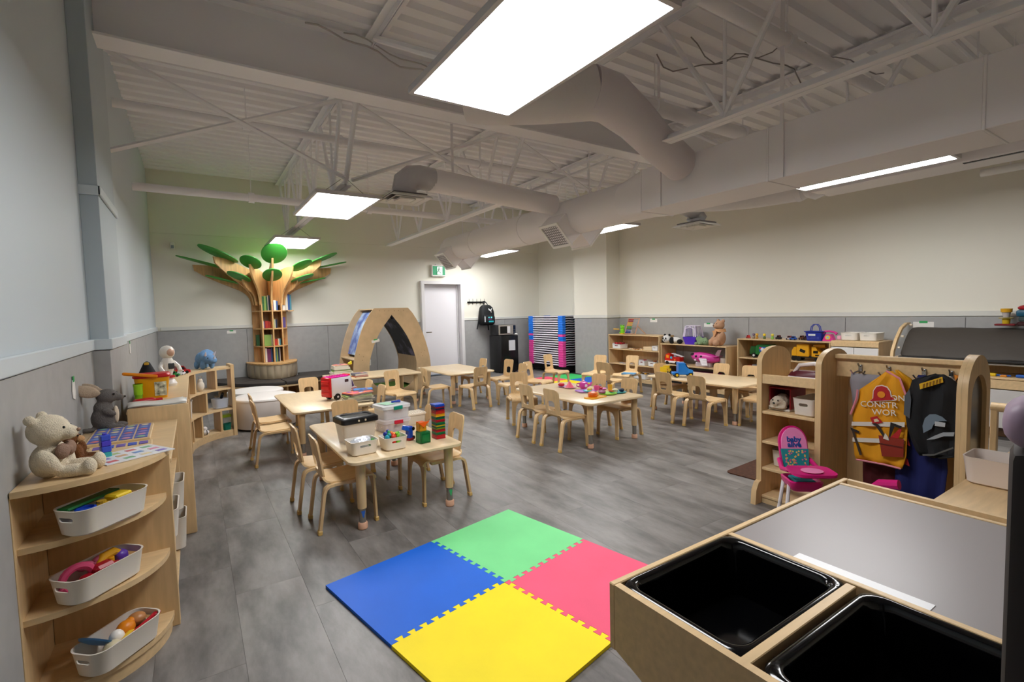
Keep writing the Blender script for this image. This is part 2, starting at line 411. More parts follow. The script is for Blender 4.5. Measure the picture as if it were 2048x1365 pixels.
tag(M().tube([(3.5 + .1 * i, 2.95 - .035 * i + .06 * math.sin(i * .9), 3.6 - .1 * math.sin(i * .52) - .03 * math.sin(i * 1.3)) for i in range(20)], .006).tube([(3.5 + .1 * i, 2.6 - .03 * i + .08 * math.sin(i * .6), 3.58 - .12 * math.sin(i * .4) + .03 * math.sin(i * 1.7)) for i in range(20)], .005).o('cable_bundle', mat('948d8b', .5)), 'loose dark cables looping between the joists at upper right', 'cable')

# ------------------------------------------------------------------ light panels (2 x 4 ft LED)
LP = mat('ffffff', .5, emit=PANEL_STRENGTH)
def light(x, y, label, z=2.6, rod=True):
    t = thing('ceiling_light', label, 'light', (x, y, z), 0, 'LED panel lights')
    M().ring(rr(.66, 1.28, .005, 1), rr(.612, 1.232, .003, 1), 'z', 0, .035).o('frame', mat('cfcaca', .4), t)
    M().box((0, 0, .008), (.616, 1.236, .006), 0).o('diffuser', LP, t)
    M().box((0, 0, .028), (.63, 1.25, .014), .002).box((0, .15, .06), (.16, .3, .05), .004).o('housing', mat('b9b4b2', .5), t)
    if rod:
        for sx in (-.25, .25):
            for sy in (-.45, .45):
                M().cyl((sx, sy, .03), (sx * .15, sy, .2), .003, n=5).o('hanger_wire', mat('8c8886', .5), t)
        M().tube([(.08, .4, .07), (.22, .42, .1), (.3, .42, .1), (.31, .42, .03)], .009).o('cable', mat('33302f', .5), t)
    return t
light(1.38, 1.95, 'big LED panel light nearest the camera')
light(1.39, 5.68, 'square-looking LED panel in the left row, middle one')
light(1.42, 8.75, 'LED panel right above the tree bookcase')
light(5.21, 2.07, 'LED panel seen as a long strip under the box duct at right')
light(5.21, 5.62, 'LED panel peeking out behind the boxy duct outlet')
light(5.21, 8.75, 'LED panel farthest back, near the door')

# ------------------------------------------------------------------ ducts
d = thing('supply_duct', 'long white air duct, boxy in front and round toward the far wall', 'duct', (0, 0, 0))
dx, dz, dw, dh = 4.2, 2.61, .5, .42
for a, b_ in ((-2.1, .93), (.93, 2.22), (2.22, 3.55)):
    M().box((dx, (a + b_) / 2, dz), (dw, b_ - a - .008, dh), .004).o('duct_section', DUCTW, d)
    M().box((dx, b_ - .004, dz), (dw + .012, .016, dh + .012), .003).o('joint', DUCTW, d)
n = 28
sq = [((dw / 2) * max(-1, min(1, 1.5 * math.cos(2 * PI * i / n))), (dh / 2) * max(-1, min(1, 1.5 * math.sin(2 * PI * i / n)))) for i in range(n)]
ci = [(.225 * math.cos(2 * PI * i / n), .225 * math.sin(2 * PI * i / n)) for i in range(n)]
M().loops([[(dx + p[0], 3.55, dz + p[1]) for p in sq], [(dx + p[0], 3.95, dz - .01 + p[1]) for p in ci]]).o('transition', DUCTW, d)
M().cyl((dx, 3.95, dz - .01), (dx, 8.5, dz - .01), .225, n=28).o('round_section', DUCTW, d)
for y in (5.9, 7.4, 8.47): M().cyl((dx, y, dz - .01), (dx, y + .03, dz - .01), .231, n=28).o('joint', DUCTW, d)
def outlet(y, s):
    a = math.radians(40)
    T = Matrix.Translation((dx, y, dz - .01)) @ Matrix.Rotation(s * (PI / 2 + .75), 4, 'Y')
    o = M().box((0, 0, .27), (.34, .36, .2), .004).rot(T).o('outlet', DUCTW, d)
    M().ring(rr(.36, .38, .004, 1), rr(.29, .31, .004, 1), 'z', .365, .385).rot(T).o('outlet_frame', WHITE, o)
    g = M()
    for i in range(9): g.box((-.14 + i * .035, 0, .372), (.006, .31, .012), 0)
    for i in range(9): g.box((0, -.14 + i * .035, .37), (.29, .006, .008), 0)
    g.rot(T).o('grille', mat('8f8987', .5), o)
outlet(4.95, -1); outlet(4.95, 1); outlet(8.2, -1); outlet(8.2, 1)
for y in (.75, 2.1, 3.3):
    M().box((dx - dw / 2 - .008, y, 3.1), (.006, .03, 1.4), 0).o('hanger_strap', DUCTW, d)
for y in (4.6, 6.6, 8.0):
    M().cyl((dx, y, dz + .2), (dx, y, 3.83), .008, n=6).o('hanger_rod', DUCTW, d)
b = thing('branch_duct', 'round white branch duct ending in a square ceiling diffuser at left', 'duct', (0, 0, 0))
M().cyl((2.15, 5.05, 2.875), (3.985, 5.05, 2.757), .125, n=24).o('round_section', DUCTW, b)
M().tube([(2.3, 5.05, 2.868), (2.15, 5.05, 2.875), (2.05, 5.06, 2.86), (1.99, 5.07, 2.81), (1.98, 5.08, 2.74), (1.98, 5.08, 2.68)], [.126, .13, .135, .135, .13, .13], 24).o('elbow', mat('c6c2c4', .35, bump=.3, bscale=30), b)
def diffuser(par, c, s=.46):
    m = M()
    for k in range(3):
        a, b_ = s * (1 - k * .3), s * (1 - k * .3) - .09
        m.loops([[(c[0] + p[0], c[1] + p[1], c[2] + z) for p in rr(q, q, .004, 1)] for q, z in ((a, 0), (a, .008), (b_, .035), (b_, .03), (a - .02, 0))], False, False)
    m.o('diffuser', WHITE, par)
    M().box((c[0], c[1], c[2] + .045), (s * .8, s * .8, .012), .002).o('diffuser_box', mat('6f6b6a', .6), par)
diffuser(b, (1.98, 5.08, 2.62))
M().box((2.55, 5.05, 3.2), (.03, .006, .64), 0).o('hanger_strap', DUCTW, b)
t = thing('flexible_duct', 'sagging round duct just beyond the big near light', 'duct', (0, 0, 0))
M().tube([(1.95, 3.5, 3.12), (2.05, 3.4, 3.09), (2.2, 3.25, 3.07), (2.35, 3.12, 3.06), (2.5, 3.0, 3.06), (2.7, 2.9, 3.08)], .2, 24).o('round_section', mat('ddd6d4', .5, bump=.35, bscale=22), t)
M().tube([(2.66, 2.91, 3.08), (2.85, 2.87, 3.06), (3.15, 2.9, 2.97), (3.5, 2.97, 2.86), (3.94, 3.05, 2.75)], [.2, .19, .17, .16, .16], 20).o('angled_section', mat('dcd4d6', .5, bump=.1), t)
t = thing('wall_side_duct', 'duct between the box duct and the right wall, crumpled foil in front', 'duct', (0, 0, 0))
M().tube([(4.44, 3.9, 2.66), (4.9, 3.85, 2.7), (5.2, 3.78, 2.72), (5.5, 3.62, 2.73), (5.72, 3.4, 2.74), (5.85, 3.15, 2.75), (5.9, 2.9, 2.75)], .17, 18).o('flexible_section', mat('d8d6d8', .35, bump=.6, bscale=18), t)
M().tube([(5.9, 2.95, 2.75), (5.9, 2.85, 2.75), (5.9, 2.78, 2.75), (5.9, 2.68, 2.75)], [.18, .15, .185, .16], 18).o('collar', mat('d8d6d8', .3, bump=.8, bscale=30), t)
M().box((5.87, 1.6, 2.75), (.40, 2.2, .3), .004).o('duct_section', DUCTW, t)
for x, y in ((6.1, .9), (5.8, 2.2)): M().box((x, y, 3.3), (.03, .006, .7), 0).o('hanger_strap', DUCTW, t)
t = thing('ceiling_diffuser', 'square air diffuser hanging on a crumpled foil boot near the right wall', 'vent', (0, 0, 0))
diffuser(t, (5.62, 4.1, 2.45), .44)
M().tube([(5.62, 4.1, 2.49), (5.62, 4.1, 2.56), (5.6, 4.1, 2.62), (5.5, 4.1, 2.68), (5.2, 4.1, 2.7), (4.7, 4.1, 2.68), (4.35, 4.1, 2.64)], [.12, .13, .1, .12, .09, .1, .09], 14).o('boot', mat('c6c6ca', .3, bump=.9, bscale=24), t)
t = thing('curtain_track', 'black bar hung from the ceiling at the upper right', 'track', (0, 0, 0))
M().box((5.75, .5, 2.62), (.04, 1.95, .05), .004).o('bar', BLACK, t)
for y in (1.4, -.3): M().cyl((5.75, y, 2.64), (5.75, y, 3.8), .008, n=6).o('hanger_rod', CEILW, t)
t = thing('rolled_screen', 'white rolled-up screen tube below the black bar at upper right', 'screen', (0, 0, 0))
M().cyl((6.36, 1.5, 2.6), (6.36, -.6, 2.6), .035, n=14).o('roll', WHITE, t)
for y in (1.3, -.4): M().cyl((6.36, y, 2.62), (6.36, y, 3.8), .006, n=6).o('hanger_rod', CEILW, t)
# wall bits
t = thing('exit_sign', 'green running figure exit sign in a white box above the door', 'sign', (4.58, 9.93, 2.33))
M().box((0, 0, 0), (.33, .07, .25), .006).o('housing', WHITE, t)
M().box((0, -.036, 0), (.29, .004, .19), 0).o('face', mat('0b8f5a', .4, emit=.35), t)
M().box((.02, -.04, 0), (.12, .004, .17), 0).o('doorway', mat('f4fff8', .4, emit=.6), t)
g = M().sph((-.0, -.044, .055), (.016, .003, .016), n=10)
for a, b_, w_ in (((.0, .035), (-.01, -.01), .02), ((-.01, -.01), (-.045, -.03), .013), ((-.045, -.03), (-.065, -.065), .012), ((-.005, -.01), (.03, -.04), .013), ((.03, -.04), (.035, -.075), .012), ((0, .03), (.035, .01), .01), ((0, .03), (-.035, .015), .01)):
    g.cyl((a[0], -.044, a[1]), (b_[0], -.044, b_[1]), w_ / 2, n=6)
g.o('running_figure', mat('0a7a4c', .5), t)
M().box((0, .03, .13), (.1, .04, .03), .003).o('mount', WHITE, t)
t = thing('motion_sensor', 'small white sensor high on the far wall near the left corner', 'sensor', (-.22, 9.94, 2.63))
M().box((0, 0, 0), (.06, .05, .11), .012, seg=3).o('housing', WHITE, t)
M().box((0, -.03, -.02), (.04, .012, .05), .005).o('lens', mat('9aa3ad', .2), t)
def wlabel(nm, loc, rz, w_, label):
    t = thing('wall_tag', label, 'tag', loc, rz)
    M().box((0, 0, 0), (w_, .002, w_ * .36), 0).o('paper', WHITE, t)
    M().box((0, -.002, w_ * .16), (w_ * .4, .002, w_ * .13), 0).o('tape', mat('35a35a', .5), t)
wlabel('a', (.56, Y1 - .013, 1.155), 0, .14, 'paper tag with green tape on the far wall left of the tree')
wlabel('b', (X1 - .013, 6.3, 1.155), -90, .17, 'paper tag with green tape right of the abacus')
wlabel('c', (X1 - .013, 5.12, 1.08), -90, .17, 'paper tag with green tape above the green plush toy')
wlabel('d', (X1 - .013, 2.2, 1.115), -90, .2, 'paper tag with green tape left of the dark changing mat')
def wcard(loc, label):
    t = thing('wall_card', label, 'tag', loc)
    M().prism([(-.03, 0), (.02, -.012), (.035, .03), (.03, .085), (-.02, .095), (-.035, .04)], 'x', 0, .003).o('paper', WHITE, t)
    M().box((.004, .0, .1), (.003, .03, .03), 0).o('tape', mat('35a35a', .5), t)
wcard((XN + .012, 3.42, 1.0), 'white card stuck with green tape on the left wall above the plush bear')
wcard((X0 + .012, 5.75, 1.10), 'white card stuck with green tape on the left wall beyond the pilaster')
# ------------------------------------------------------------------ tables
def table(sx, sy, x, y, label, stick=False):
    t = thing('activity_table', label, 'table', (x, y, 0), 0, 'pale birch activity tables')
    m = M(); L = rr(sx, sy, .06, 5)
    L2 = rr(sx - .012, sy - .012, .055, 5)
    m.loops([[(p[0], p[1], .446) for p in L2], [(p[0], p[1], .450) for p in L], [(p[0], p[1], .466) for p in L], [(p[0], p[1], .47) for p in L2]])
    m.o('tabletop', WOODT, t)
    for ax in (-1, 1):
        for ay in (-1, 1):
            cx, cy = ax * (sx / 2 - .085), ay * (sy / 2 - .085)
            l = M().cyl((cx, cy, .14), (cx, cy, .446), .029, .034, n=18).o('leg', WOODV, t)
            M().cyl((cx, cy, .035), (cx, cy, .145), .022, n=16).o('lower_tube', mat('a9a49c', .25, metal=.8), l)
            M().lathe([(.026, 0), (.031, .006), (.031, .04), (.027, .046)], (cx, cy, 0), 16).o('foot', mat('d9a98c', .5), l)
            if stick and ay < 0:
                M().loops([[(cx + q * .014, cy - .0225, z), (cx + q * .014 * .2, cy - .0232, z - .045)] for q, z in ((-1, .125), (1, .125))], False, False, closed=False).o('sticker', mat('2d62b8' if ax < 0 else '3fae6a', .4), l)
    for ay in (-1, 1):
        M().box((0, ay * (sy / 2 - .085), .437), (sx - .24, .03, .018), .003).o('apron_rail', EDGE, t)
    return t
table(.80, 1.34, 1.175, 3.75, 'table in front carrying clear boxes and the tower of magnetic tiles', True)
table(.80, 1.36, 1.16, 5.74, 'table with the red and white toy van')
table(1.36, .80, 2.32, 7.62, 'table set crosswise in front of the arched nook')
table(.80, 1.32, 3.59, 7.28, 'empty table in front of the white door')
table(.80, 1.34, 3.60, 4.22, 'table laid with colourful toy food and a pink teapot')
table(.80, 1.36, 5.57, 3.91, 'table with the blue and yellow toy trucks')

# ------------------------------------------------------------------ chairs
def make_chair(label):
    t = thing('child_chair', label, 'chair', (0, 0, 0), 0, 'small bentwood birch chairs')
    PW = mat('d8b788', .35, noise=.1, scale=3, grain=(12, 12, 2)); SW = mat('dcbc8d', .3, noise=.08, scale=3, grain=(2, 14, 14))
    M().strip([(-.150, .356, .11), (-.146, .342, .125), (-.135, .331, .14), (-.11, .323, .15), (-.03, .318, .155), (.08, .322, .158), (.135, .326, .158), (.16, .322, .158), (.174, .31, .158), (.178, .296, .158)], .012).o('seat', SW, t)
    n = 7; out = []; inn = []
    def arc(c, r_, a0, a1, k): return [(c[0] + r_ * math.cos(math.radians(a0 + (a1 - a0) * i / k)), c[1] + r_ * math.sin(math.radians(a0 + (a1 - a0) * i / k))) for i in range(k + 1)]
    out = arc((.08, .57), .04, 0, 90, n) + arc((-.08, .57), .04, 90, 180, n) + arc((-.09, .368), .02, 180, 270, n) + arc((.09, .368), .02, 270, 360, n)
    inn = arc((.024, .460), .032, 0, 90, n) + arc((-.024, .460), .032, 90, 180, n) + arc((-.034, .413), .022, 180, 270, n) + arc((.034, .413), .022, 270, 360, n)
    m = M().ring(out, inn, 'x', -.006, .006)
    for v in m.b.verts: v.co.x += -.151 - max(0, v.co.z - .345) * .16 + (v.co.y ** 2) * 1.1 - .004
    m.o('backrest', PW, t)
    for s in (-1, 1):
        pts = [(0, .318), (s * .158, .318), (s * .162, .27), (s * .163, .0), (s * .126, 0), (s * .118, .18), (s * .107, .235), (s * .085, .27), (s * .05, .284), (0, .287)]
        if s < 0: pts = pts[::-1]
        m = M().prism(pts, 'x', .160, .174)
        for v in m.b.verts: v.co.x += (.3 - v.co.z) * .03
        l = m.o('leg', PW, t)
        M().box((.176, s * .147, .014), (.023, .042, .03), .004).o('foot_cap', CAP, l)
        hw = .023
        l = M().strip([(.12, .309, hw), (-.09, .309, hw), (-.125, .304, hw), (-.146, .288, hw), (-.156, .26, hw * .95), (-.195, .0, hw * .8)], .018, s * .152).o('leg', PW, t)
        M().box((-.193, s * .152, .014), (.026, .042, .03), .004, (0, .1, 0)).o('foot_cap', CAP, l)
    return t
CH = [
 (.80, 3.39, 0, 'chair nearest the camera on the left side of the front table'),
 (.75, 3.82, 0, 'second chair along the left side of the front table'),
 (1.51, 3.41, 180, 'chair at the right side of the front table behind the tile tower'),
 (1.49, 3.85, 180, 'chair at the right of the front table, hidden behind the perforated box'),
 (1.13, 4.44, -92, 'chair at the far end of the front table behind the black lidded box'),
 (.63, 5.68, 0, 'chair beside the white ottoman, farther one left of the toy van table'),
 (.61, 5.22, 2, 'nearer chair left of the toy van table'),
 (1.20, 6.50, -90, 'chair at the far end of the toy van table, half hidden by the van'),
 (1.57, 5.88, 180, 'farther chair on the right side of the toy van table'),
 (1.56, 5.37, 180, 'nearer chair on the right side of the toy van table by the book pile'),
 (2.33, 6.46, -76, 'chair turned outward in front of the crosswise table by the arched nook'),
 (2.94, 6.60, -3, 'chair at the left side of the empty table by the door'),
 (3.42, 6.30, 97, 'chair with its back to the camera at the near end of the empty table'),
 (3.92, 7.20, 178, 'chair on the far right side of the empty table by the door'),
 (4.14, 6.72, 184, 'chair pulled out right of the empty table, before the black fridge'),
 (3.94, 6.04, 176, 'chair standing in the aisle, front legs toward the empty table'),
 (4.38, 6.03, -68, 'chair seen from behind in the aisle left of the toy food table'),
 (3.14, 3.86, 0, 'nearest chair on the left side of the toy food table'),
 (3.13, 4.29, 0, 'second chair on the left side of the toy food table'),
 (3.42, 5.05, -112, 'chair at the far end of the toy food table'),
 (3.90, 3.85, 180, 'nearest chair on the right side of the toy food table'),
 (3.92, 4.36, 180, 'second chair on the right side of the toy food table'),
 (5.33, 6.78, -76, 'chair facing right in front of the stacked cots on the far mat'),
 (5.66, 6.12, 196, 'sunlit chair near the column, left of the low toy shelf'),
 (5.24, 5.34, 8, 'chair seen from behind between the toy food table and the shelf'),
 (5.95, 5.68, 190, 'chair with a blue book lying on its seat'),
 (4.96, 3.97, 0, 'left chair of the pair in front of the truck table'),
 (4.96, 3.50, 0, 'right chair of the pair in front of the truck table'),
 (5.50, 4.45, -90, 'chair at the far end of the truck table behind the yellow truck'),
 (5.88, 4.02, 180, 'farther chair between the truck table and the toy shelves'),
 (5.90, 3.60, 182, 'nearer chair between the truck table and the toy shelves'),
 (5.42, 3.10, 96, 'chair at the near end of the truck table beside the arched shelf'),
]
chair0 = make_chair(CH[0][3]); chair0.location = CH[0][:2] + (0,)
for x, y, a, lb in CH[1:]: dup(chair0, (x, y, 0), a, lb)

# ------------------------------------------------------------------ foam floor mats
def mat_tile(par, x, y, a, h, edges, size=.93, zz=0.):
    n = 10; pts = []
    def edge(p, q, kind):
        p, q = Vector(p), Vector(q); d_ = q - p; nrm = Vector((d_.y, -d_.x)).normalized()
        if kind == 0: return [p]
        out = [p]; L = d_.length; st = L / (n * 2 + 1)
        e = d_.normalized()
        for i in range(n):
            c = p + e * (st * (2 * i + 1.5)); w1, w2, hh = st * .38, st * .62, .024 * kind
            out += [c - e * w1, c - e * w2 + nrm * hh, c + e * w2 + nrm * hh, c + e * w1]
        return out
    s2 = size / 2; C_ = [(-s2, -s2), (s2, -s2), (s2, s2), (-s2, s2)]
    for i in range(4): pts += edge(C_[i], C_[(i + 1) % 4], edges[i])
    m = M(); m.loops([[(p[0], p[1], .0) for p in pts], [(p[0], p[1], .016) for p in pts]])
    return m
def mat_set(x, y, a, cols, size, label):
    # teeth: +1 sticks out, -1 takes them; order bottom, right, top, left
    t = thing('foam_mat', label, 'mat', (x, y, 0.0), a)
    h = size / 2 + .001
    lay = [(-h, h, cols[0], (-1, 1, 0, 0)), (h, h, cols[1], (1, 0, 0, -1)), (h, -h, cols[2], (0, 0, -1, -1)), (-h, -h, cols[3], (0, 1, 1, 0))]
    for px, py, c, e in lay:
        m = mat_tile(t, 0, 0, 0, c, e, size)
        m.o('mat_tile', mat(c, .55, noise=.05, scale=4, bump=.04, bscale=300), t, loc=(px, py, .0))
    return t
mat_set(1.26, 2.06, 11, ('0062d4', '78dc8e', 'f0557a', 'f8e000'), .65, 'blue, green, pink and yellow puzzle mat in the near centre of the floor')
mat_set(6.17, 7.46, 1, ('f0506e', '3fcf6e', '0062d4', 'f8e000'), .65, 'small puzzle mat with green and pink squares in front of the cots')
t = thing('brown_rug', 'dark brown rug on the floor behind the arched shelf', 'rug', (4.35, 2.02, 0), 3)
M().loops([[(p[0], p[1], z) for p in rr(1.3, .85, .05, 4)] for z in (0, .008)]).o('pile', mat('4a2a18', .9, noise=.25, scale=40, bump=.5, bscale=200), t)

# ------------------------------------------------------------------ generic shelf unit: front faces -x at x=0, runs along y from 0 to -len
def unit(name, label, loc, ln, dep, ht, levels, rz=0, back=True, cat='shelf', mid=(), kick=.05, tk=.018, open_top=False):
    t = thing(name, label, cat, loc, rz)
    for y in (-tk / 2, -ln + tk / 2):
        M().box((dep / 2, y, ht / 2), (dep, tk, ht), .003).o('side_panel', WOODV, t)
    for z in levels:
        M().box((dep / 2 + .004, -ln / 2, z - tk / 2), (dep - .012, ln - 2 * tk - .001, tk), .002).o('shelf', WOOD, t)
    M().box((dep / 2, -ln / 2, ht + tk / 2), (dep + .006, ln + .004, tk), .003).o('top', WOOD, t)
    if back: M().box((dep - .006, -ln / 2, ht / 2 + .01), (.01, ln - 2 * tk - .002, ht - .03), 0).o('back_panel', WOODV, t)
    if kick: M().box((.02, -ln / 2, kick / 2), (.016, ln - 2 * tk - .002, kick), .002).o('kick_board', WOOD, t)
    for y in mid: M().box((dep / 2 + .004, -y, ht / 2), (dep - .014, tk, ht - .004), .002).o('divider', WOODV, t)
    return t
RX = 6.93
unit('toy_shelf', 'taller birch shelf with the abacus on top, beside the column', (RX, 7.1, 0), 1.27, .40, .875, (.07, .325, .615))
unit('toy_shelf', 'low birch shelf under the panda and the big teddy bear', (RX, 5.8, 0), 1.28, .40, .745, (.07, .40), back=False)
unit('toy_shelf', 'long birch shelf with small cars and the blue basket on top', (RX, 4.34, 0), 1.30, .40, .88, (.07, .325, .615))
cb = unit('storage_cabinet', 'birch cabinet with white doors under the two white bins', (RX, 3.03, 0), .53, .40, .90, (.07,), kick=.05)
M().box((-.004, -.265, .875), (.02, .53, .06), .002).o('front_rail', WOOD, cb)
for y in (-.133, -.397):
    dd = M().box((-.006, y, .445), (.018, .258, .78), .003).o('door', mat('dedcda', .4), cb)

# ------------------------------------------------------------------ left wall: quarter-round shelf
L1 = thing('corner_shelf', 'quarter-round birch corner shelf with three white bins at lower left', 'shelf', (XN + .014, 2.66, 0))
A, B = .425, .385
def qpts(a, b_, n=14): return [(0, 0)] + [(a * math.cos(math.radians(-90 * i / n)), b_ * math.sin(math.radians(-90 * i / n))) for i in range(n + 1)]
for z in (.075, .37, .625): M().prism(qpts(A - .02, B - .02), 'z', z - .022, z).o('shelf', WOOD, L1)
M().prism(qpts(A + .005, B + .005), 'z', .81, .832).o('top', WOOD, L1)
M().prism(qpts(A - .03, B - .03), 'z', 0, .05).o('kick_board', WOOD, L1)
M().box((-.009, -B / 2, .405), (.018, B, .81), .002).o('back_panel', WOODV, L1)
M().box((A / 2, .009, .405), (A, .018, .81), .002).o('side_panel', WOODV, L1)
# L2, L3
t = thing('toy_shelf', 'birch shelf against the left wall between the corner shelf and the pilaster', 'shelf', (XN + .014, 2.69, 0))
D2, N2 = .425, 1.05
for y in (.012, N2 - .012): M().box((D2 / 2, y, .375), (D2, .02, .75), .003).o('side_panel', WOODV, t)
for z in (.07, .3, .53): M().box((D2 / 2 - .005, N2 / 2, z - .01), (D2 - .012, N2 - .05, .018), .002).o('shelf', WOOD, t)
M().box((D2 / 2, N2 / 2, .76), (D2 + .01, N2 + .004, .02), .003).o('top', WOOD, t)
M().box((.006, N2 / 2, .38), (.01, N2 - .05, .7), 0).o('back_panel', WOODV, t)
t = thing('toy_shelf', 'birch cupboard on the left wall carrying the yellow bucket and astronaut', 'shelf', (-.37, 3.76, 0))
D3, N3 = .30, 2.28
M().box((D3 / 2 + .01, .012, .43), (D3 + .02, .024, .86), .01, seg=2).o('side_panel', WOODV, t)
M().box((D3 / 2, N3 - .012, .41), (D3, .02, .82), .003).o('side_panel', WOODV, t)
for y in (.7, 1.5): M().box((D3 / 2, y, .41), (D3 - .01, .018, .80), .002).o('divider', WOODV, t)
for z in (.07, .33, .58): M().box((D3 / 2 - .004, N3 / 2, z - .01), (D3 - .01, N3 - .05, .018), .002).o('shelf', WOOD, t)
M().box((D3 / 2, N3 / 2 + .01, .83), (D3 + .01, N3 - .02, .02), .003).o('top', WOOD, t)
M().box((.006, N3 / 2, .42), (.01, N3 - .05, .8), 0).o('back_panel', WOODV, t)
# L4 curved
L4 = thing('curved_shelf', 'curved open birch shelf in the left rear corner with the blue plush rhino', 'shelf', (0, 0, 0))
FC = [(-.075, 6.06), (-.055, 6.2), (-.01, 6.33), (.06, 6.45), (.15, 6.55), (.25, 6.62), (.36, 6.66)]
BC = [(-.36, 6.06), (-.33, 6.28), (-.26, 6.5), (-.14, 6.68), (.02, 6.82), (.19, 6.91), (.33, 6.95)]
BC = [(f_[0] + (b_[0] - f_[0]) * .82, f_[1] + (b_[1] - f_[1]) * .82) for f_, b_ in zip(FC, BC)]
for z in (.075, .335, .58): M().prism(FC + BC[::-1], 'z', z - .02, z).o('shelf', WOOD, L4)
M().prism(FC + BC[::-1], 'z', .80, .824).o('top', WOOD, L4)
M().prism(FC + [(p[0] - .01, p[1] + .02) for p in FC][::-1], 'z', 0, .055).o('kick_board', WOOD, L4)
def slab(i, z0, z1, f0=0., th=.02, fr=None):
    i0 = int(i); k = i - i0
    p = Vector(FC[i0]).lerp(Vector(FC[min(i0 + 1, 6)]), k); q = Vector(BC[i0]).lerp(Vector(BC[min(i0 + 1, 6)]), k)
    e = (q - p).normalized(); n_ = Vector((-e.y, e.x)) * th / 2
    p = p + e * .008
    return M().prism([tuple(p - n_), tuple(q - n_), tuple(q + n_), tuple(p + n_)], 'z', z0, z1)
for i, z0, z1 in ((.15, 0, .80), (2.0, .58, .80), (4.4, .58, .80), (3.3, .335, .56), (1.2, .075, .315), (2.6, .075, .315), (4.7, .075, .315)):
    slab(i, z0, z1).o('divider', WOODV, L4)
M().prism([(.34, 6.64), (.375, 6.645), (.345, 6.93), (.31, 6.92)], 'z', 0, .85).o('end_post', WOODV, L4)

# ------------------------------------------------------------------ ottomans
def ottoman(x, y, r_, h, label):
    t = thing('ottoman', label, 'ottoman', (x, y, 0), 0, 'white ottomans')
    M().lathe([(r_ - .03, 0), (r_ - .02, .02), (r_ - .02, .03)], n=40).o('base', BLACK, t)
    M().lathe([(r_ - .01, .025), (r_, .04), (r_, h - .05), (r_ - .006, h - .03)], n=48).o('side', mat('d9d2cd', .55, bump=.03), t)
    M().lathe([(r_ - .004, h - .032), (r_ + .003, h - .03), (r_ - .003, h - .012), (r_ - .03, h - .002), (r_ * .5, h + .006), (.01, h + .008)], n=48).o('cushion_top', mat('e3deda', .5, bump=.03), t)
ottoman(.73, 6.99, .37, .40, 'white round ottoman nearer the toy van table')
ottoman(.70, 7.86, .36, .37, 'white round ottoman behind, against the dark bench')

# ------------------------------------------------------------------ tree bookcase
TX, TY = 1.18, 9.97
T = thing('tree_bookcase', 'tree-shaped wooden bookcase with green disc leaves and a round bench at its foot', 'bookcase', (TX, TY, 0))
Ea, Eb = 1.0, 1.27
def half(a, b_, n=36, off=0): return [(a * math.cos(math.radians(180 + 180 * i / n)), b_ * math.sin(math.radians(180 + 180 * i / n))) for i in range(n + 1)]
def halfring(a, b_, t_, z0, z1, n=36):
    return M().prism(half(a, b_, n) + half(a - t_, b_ - t_, n)[::-1], 'z', z0, z1)
M().prism(half(Ea, Eb), 'z', .255, .28).o('bench_board', WOOD, T)
M().prism(half(Ea - .06, Eb - .06), 'z', 0, .05).o('bench_plinth', WOOD, T)
for a in (200, 225, 250, 275, 300, 325, 345):
    ca, sa = math.cos(math.radians(a)), math.sin(math.radians(a))
    m = M().box((0, 0, .152), (.5, .02, .204), .002); m.rot(Matrix.Translation((ca * (Ea - .3), sa * (Eb - .34), 0)) @ Matrix.Rotation(math.atan2(sa * Eb, ca * Ea), 4, 'Z')); m.o('bench_partition', WOODV, T)
halfring(Ea - .46, Eb - .5, .02, .05, .255).o('bench_back', mat('8a5f34', .6), T)
DK = mat('38322e', .55, bump=.05)
for s0, s1 in ((180, 226), (227, 272), (273, 318), (319, 360)):
    o_ = [(Ea * math.cos(math.radians(s0 + (s1 - s0) * i / 12)), Eb * math.sin(math.radians(s0 + (s1 - s0) * i / 12))) for i in range(13)]
    i_ = [(.44 * math.cos(math.radians(s0 + (s1 - s0) * i / 12)), .78 * math.sin(math.radians(s0 + (s1 - s0) * i / 12))) for i in range(13)]
    q = o_ + i_[::-1]; cx = sum(p[0] for p in q) / len(q); cy = sum(p[1] for p in q) / len(q)
    sh = [(cx + (p[0] - cx) * .985, cy + (p[1] - cy) * .985) for p in q]
    M().loops([[(p[0], p[1], .281) for p in sh], [(p[0], p[1], .29) for p in q], [(p[0], p[1], .325) for p in q], [(p[0], p[1], .337) for p in sh]]).o('seat_cushion', DK, T)
TAN = mat('b3a389', .5, bump=.04)
NC = 11
for i in range(NC):
    a0, a1 = 180 + 180 * i / NC, 180 + 180 * (i + 1) / NC
    ow = []
    for z, k in ((.335, .0), (.35, .6), (.42, 1), (.52, 1), (.565, .6), (.575, 0)):
        ow.append([((.40 + k * .02 * math.sin(PI * j / 6) ** .6) * math.cos(math.radians(a0 + (a1 - a0) * j / 6)), (.735 + k * .02 * math.sin(PI * j / 6) ** .6) * math.sin(math.radians(a0 + (a1 - a0) * j / 6)), z) for j in range(7)] + [(.34 * math.cos(math.radians(a1)), .66 * math.sin(math.radians(a1)), z), (.34 * math.cos(math.radians(a0)), .66 * math.sin(math.radians(a0)), z)])
    M().loops(ow).o('back_channel', TAN, T)
M().prism(half(.42, .76), 'z', .576, .60).o('trunk_base', TREEW, T)
for z in (.89, 1.205, 1.52): M().prism(half(.285, .44, 20), 'z', z - .02, z).o('tree_shelf', TREEW, T)
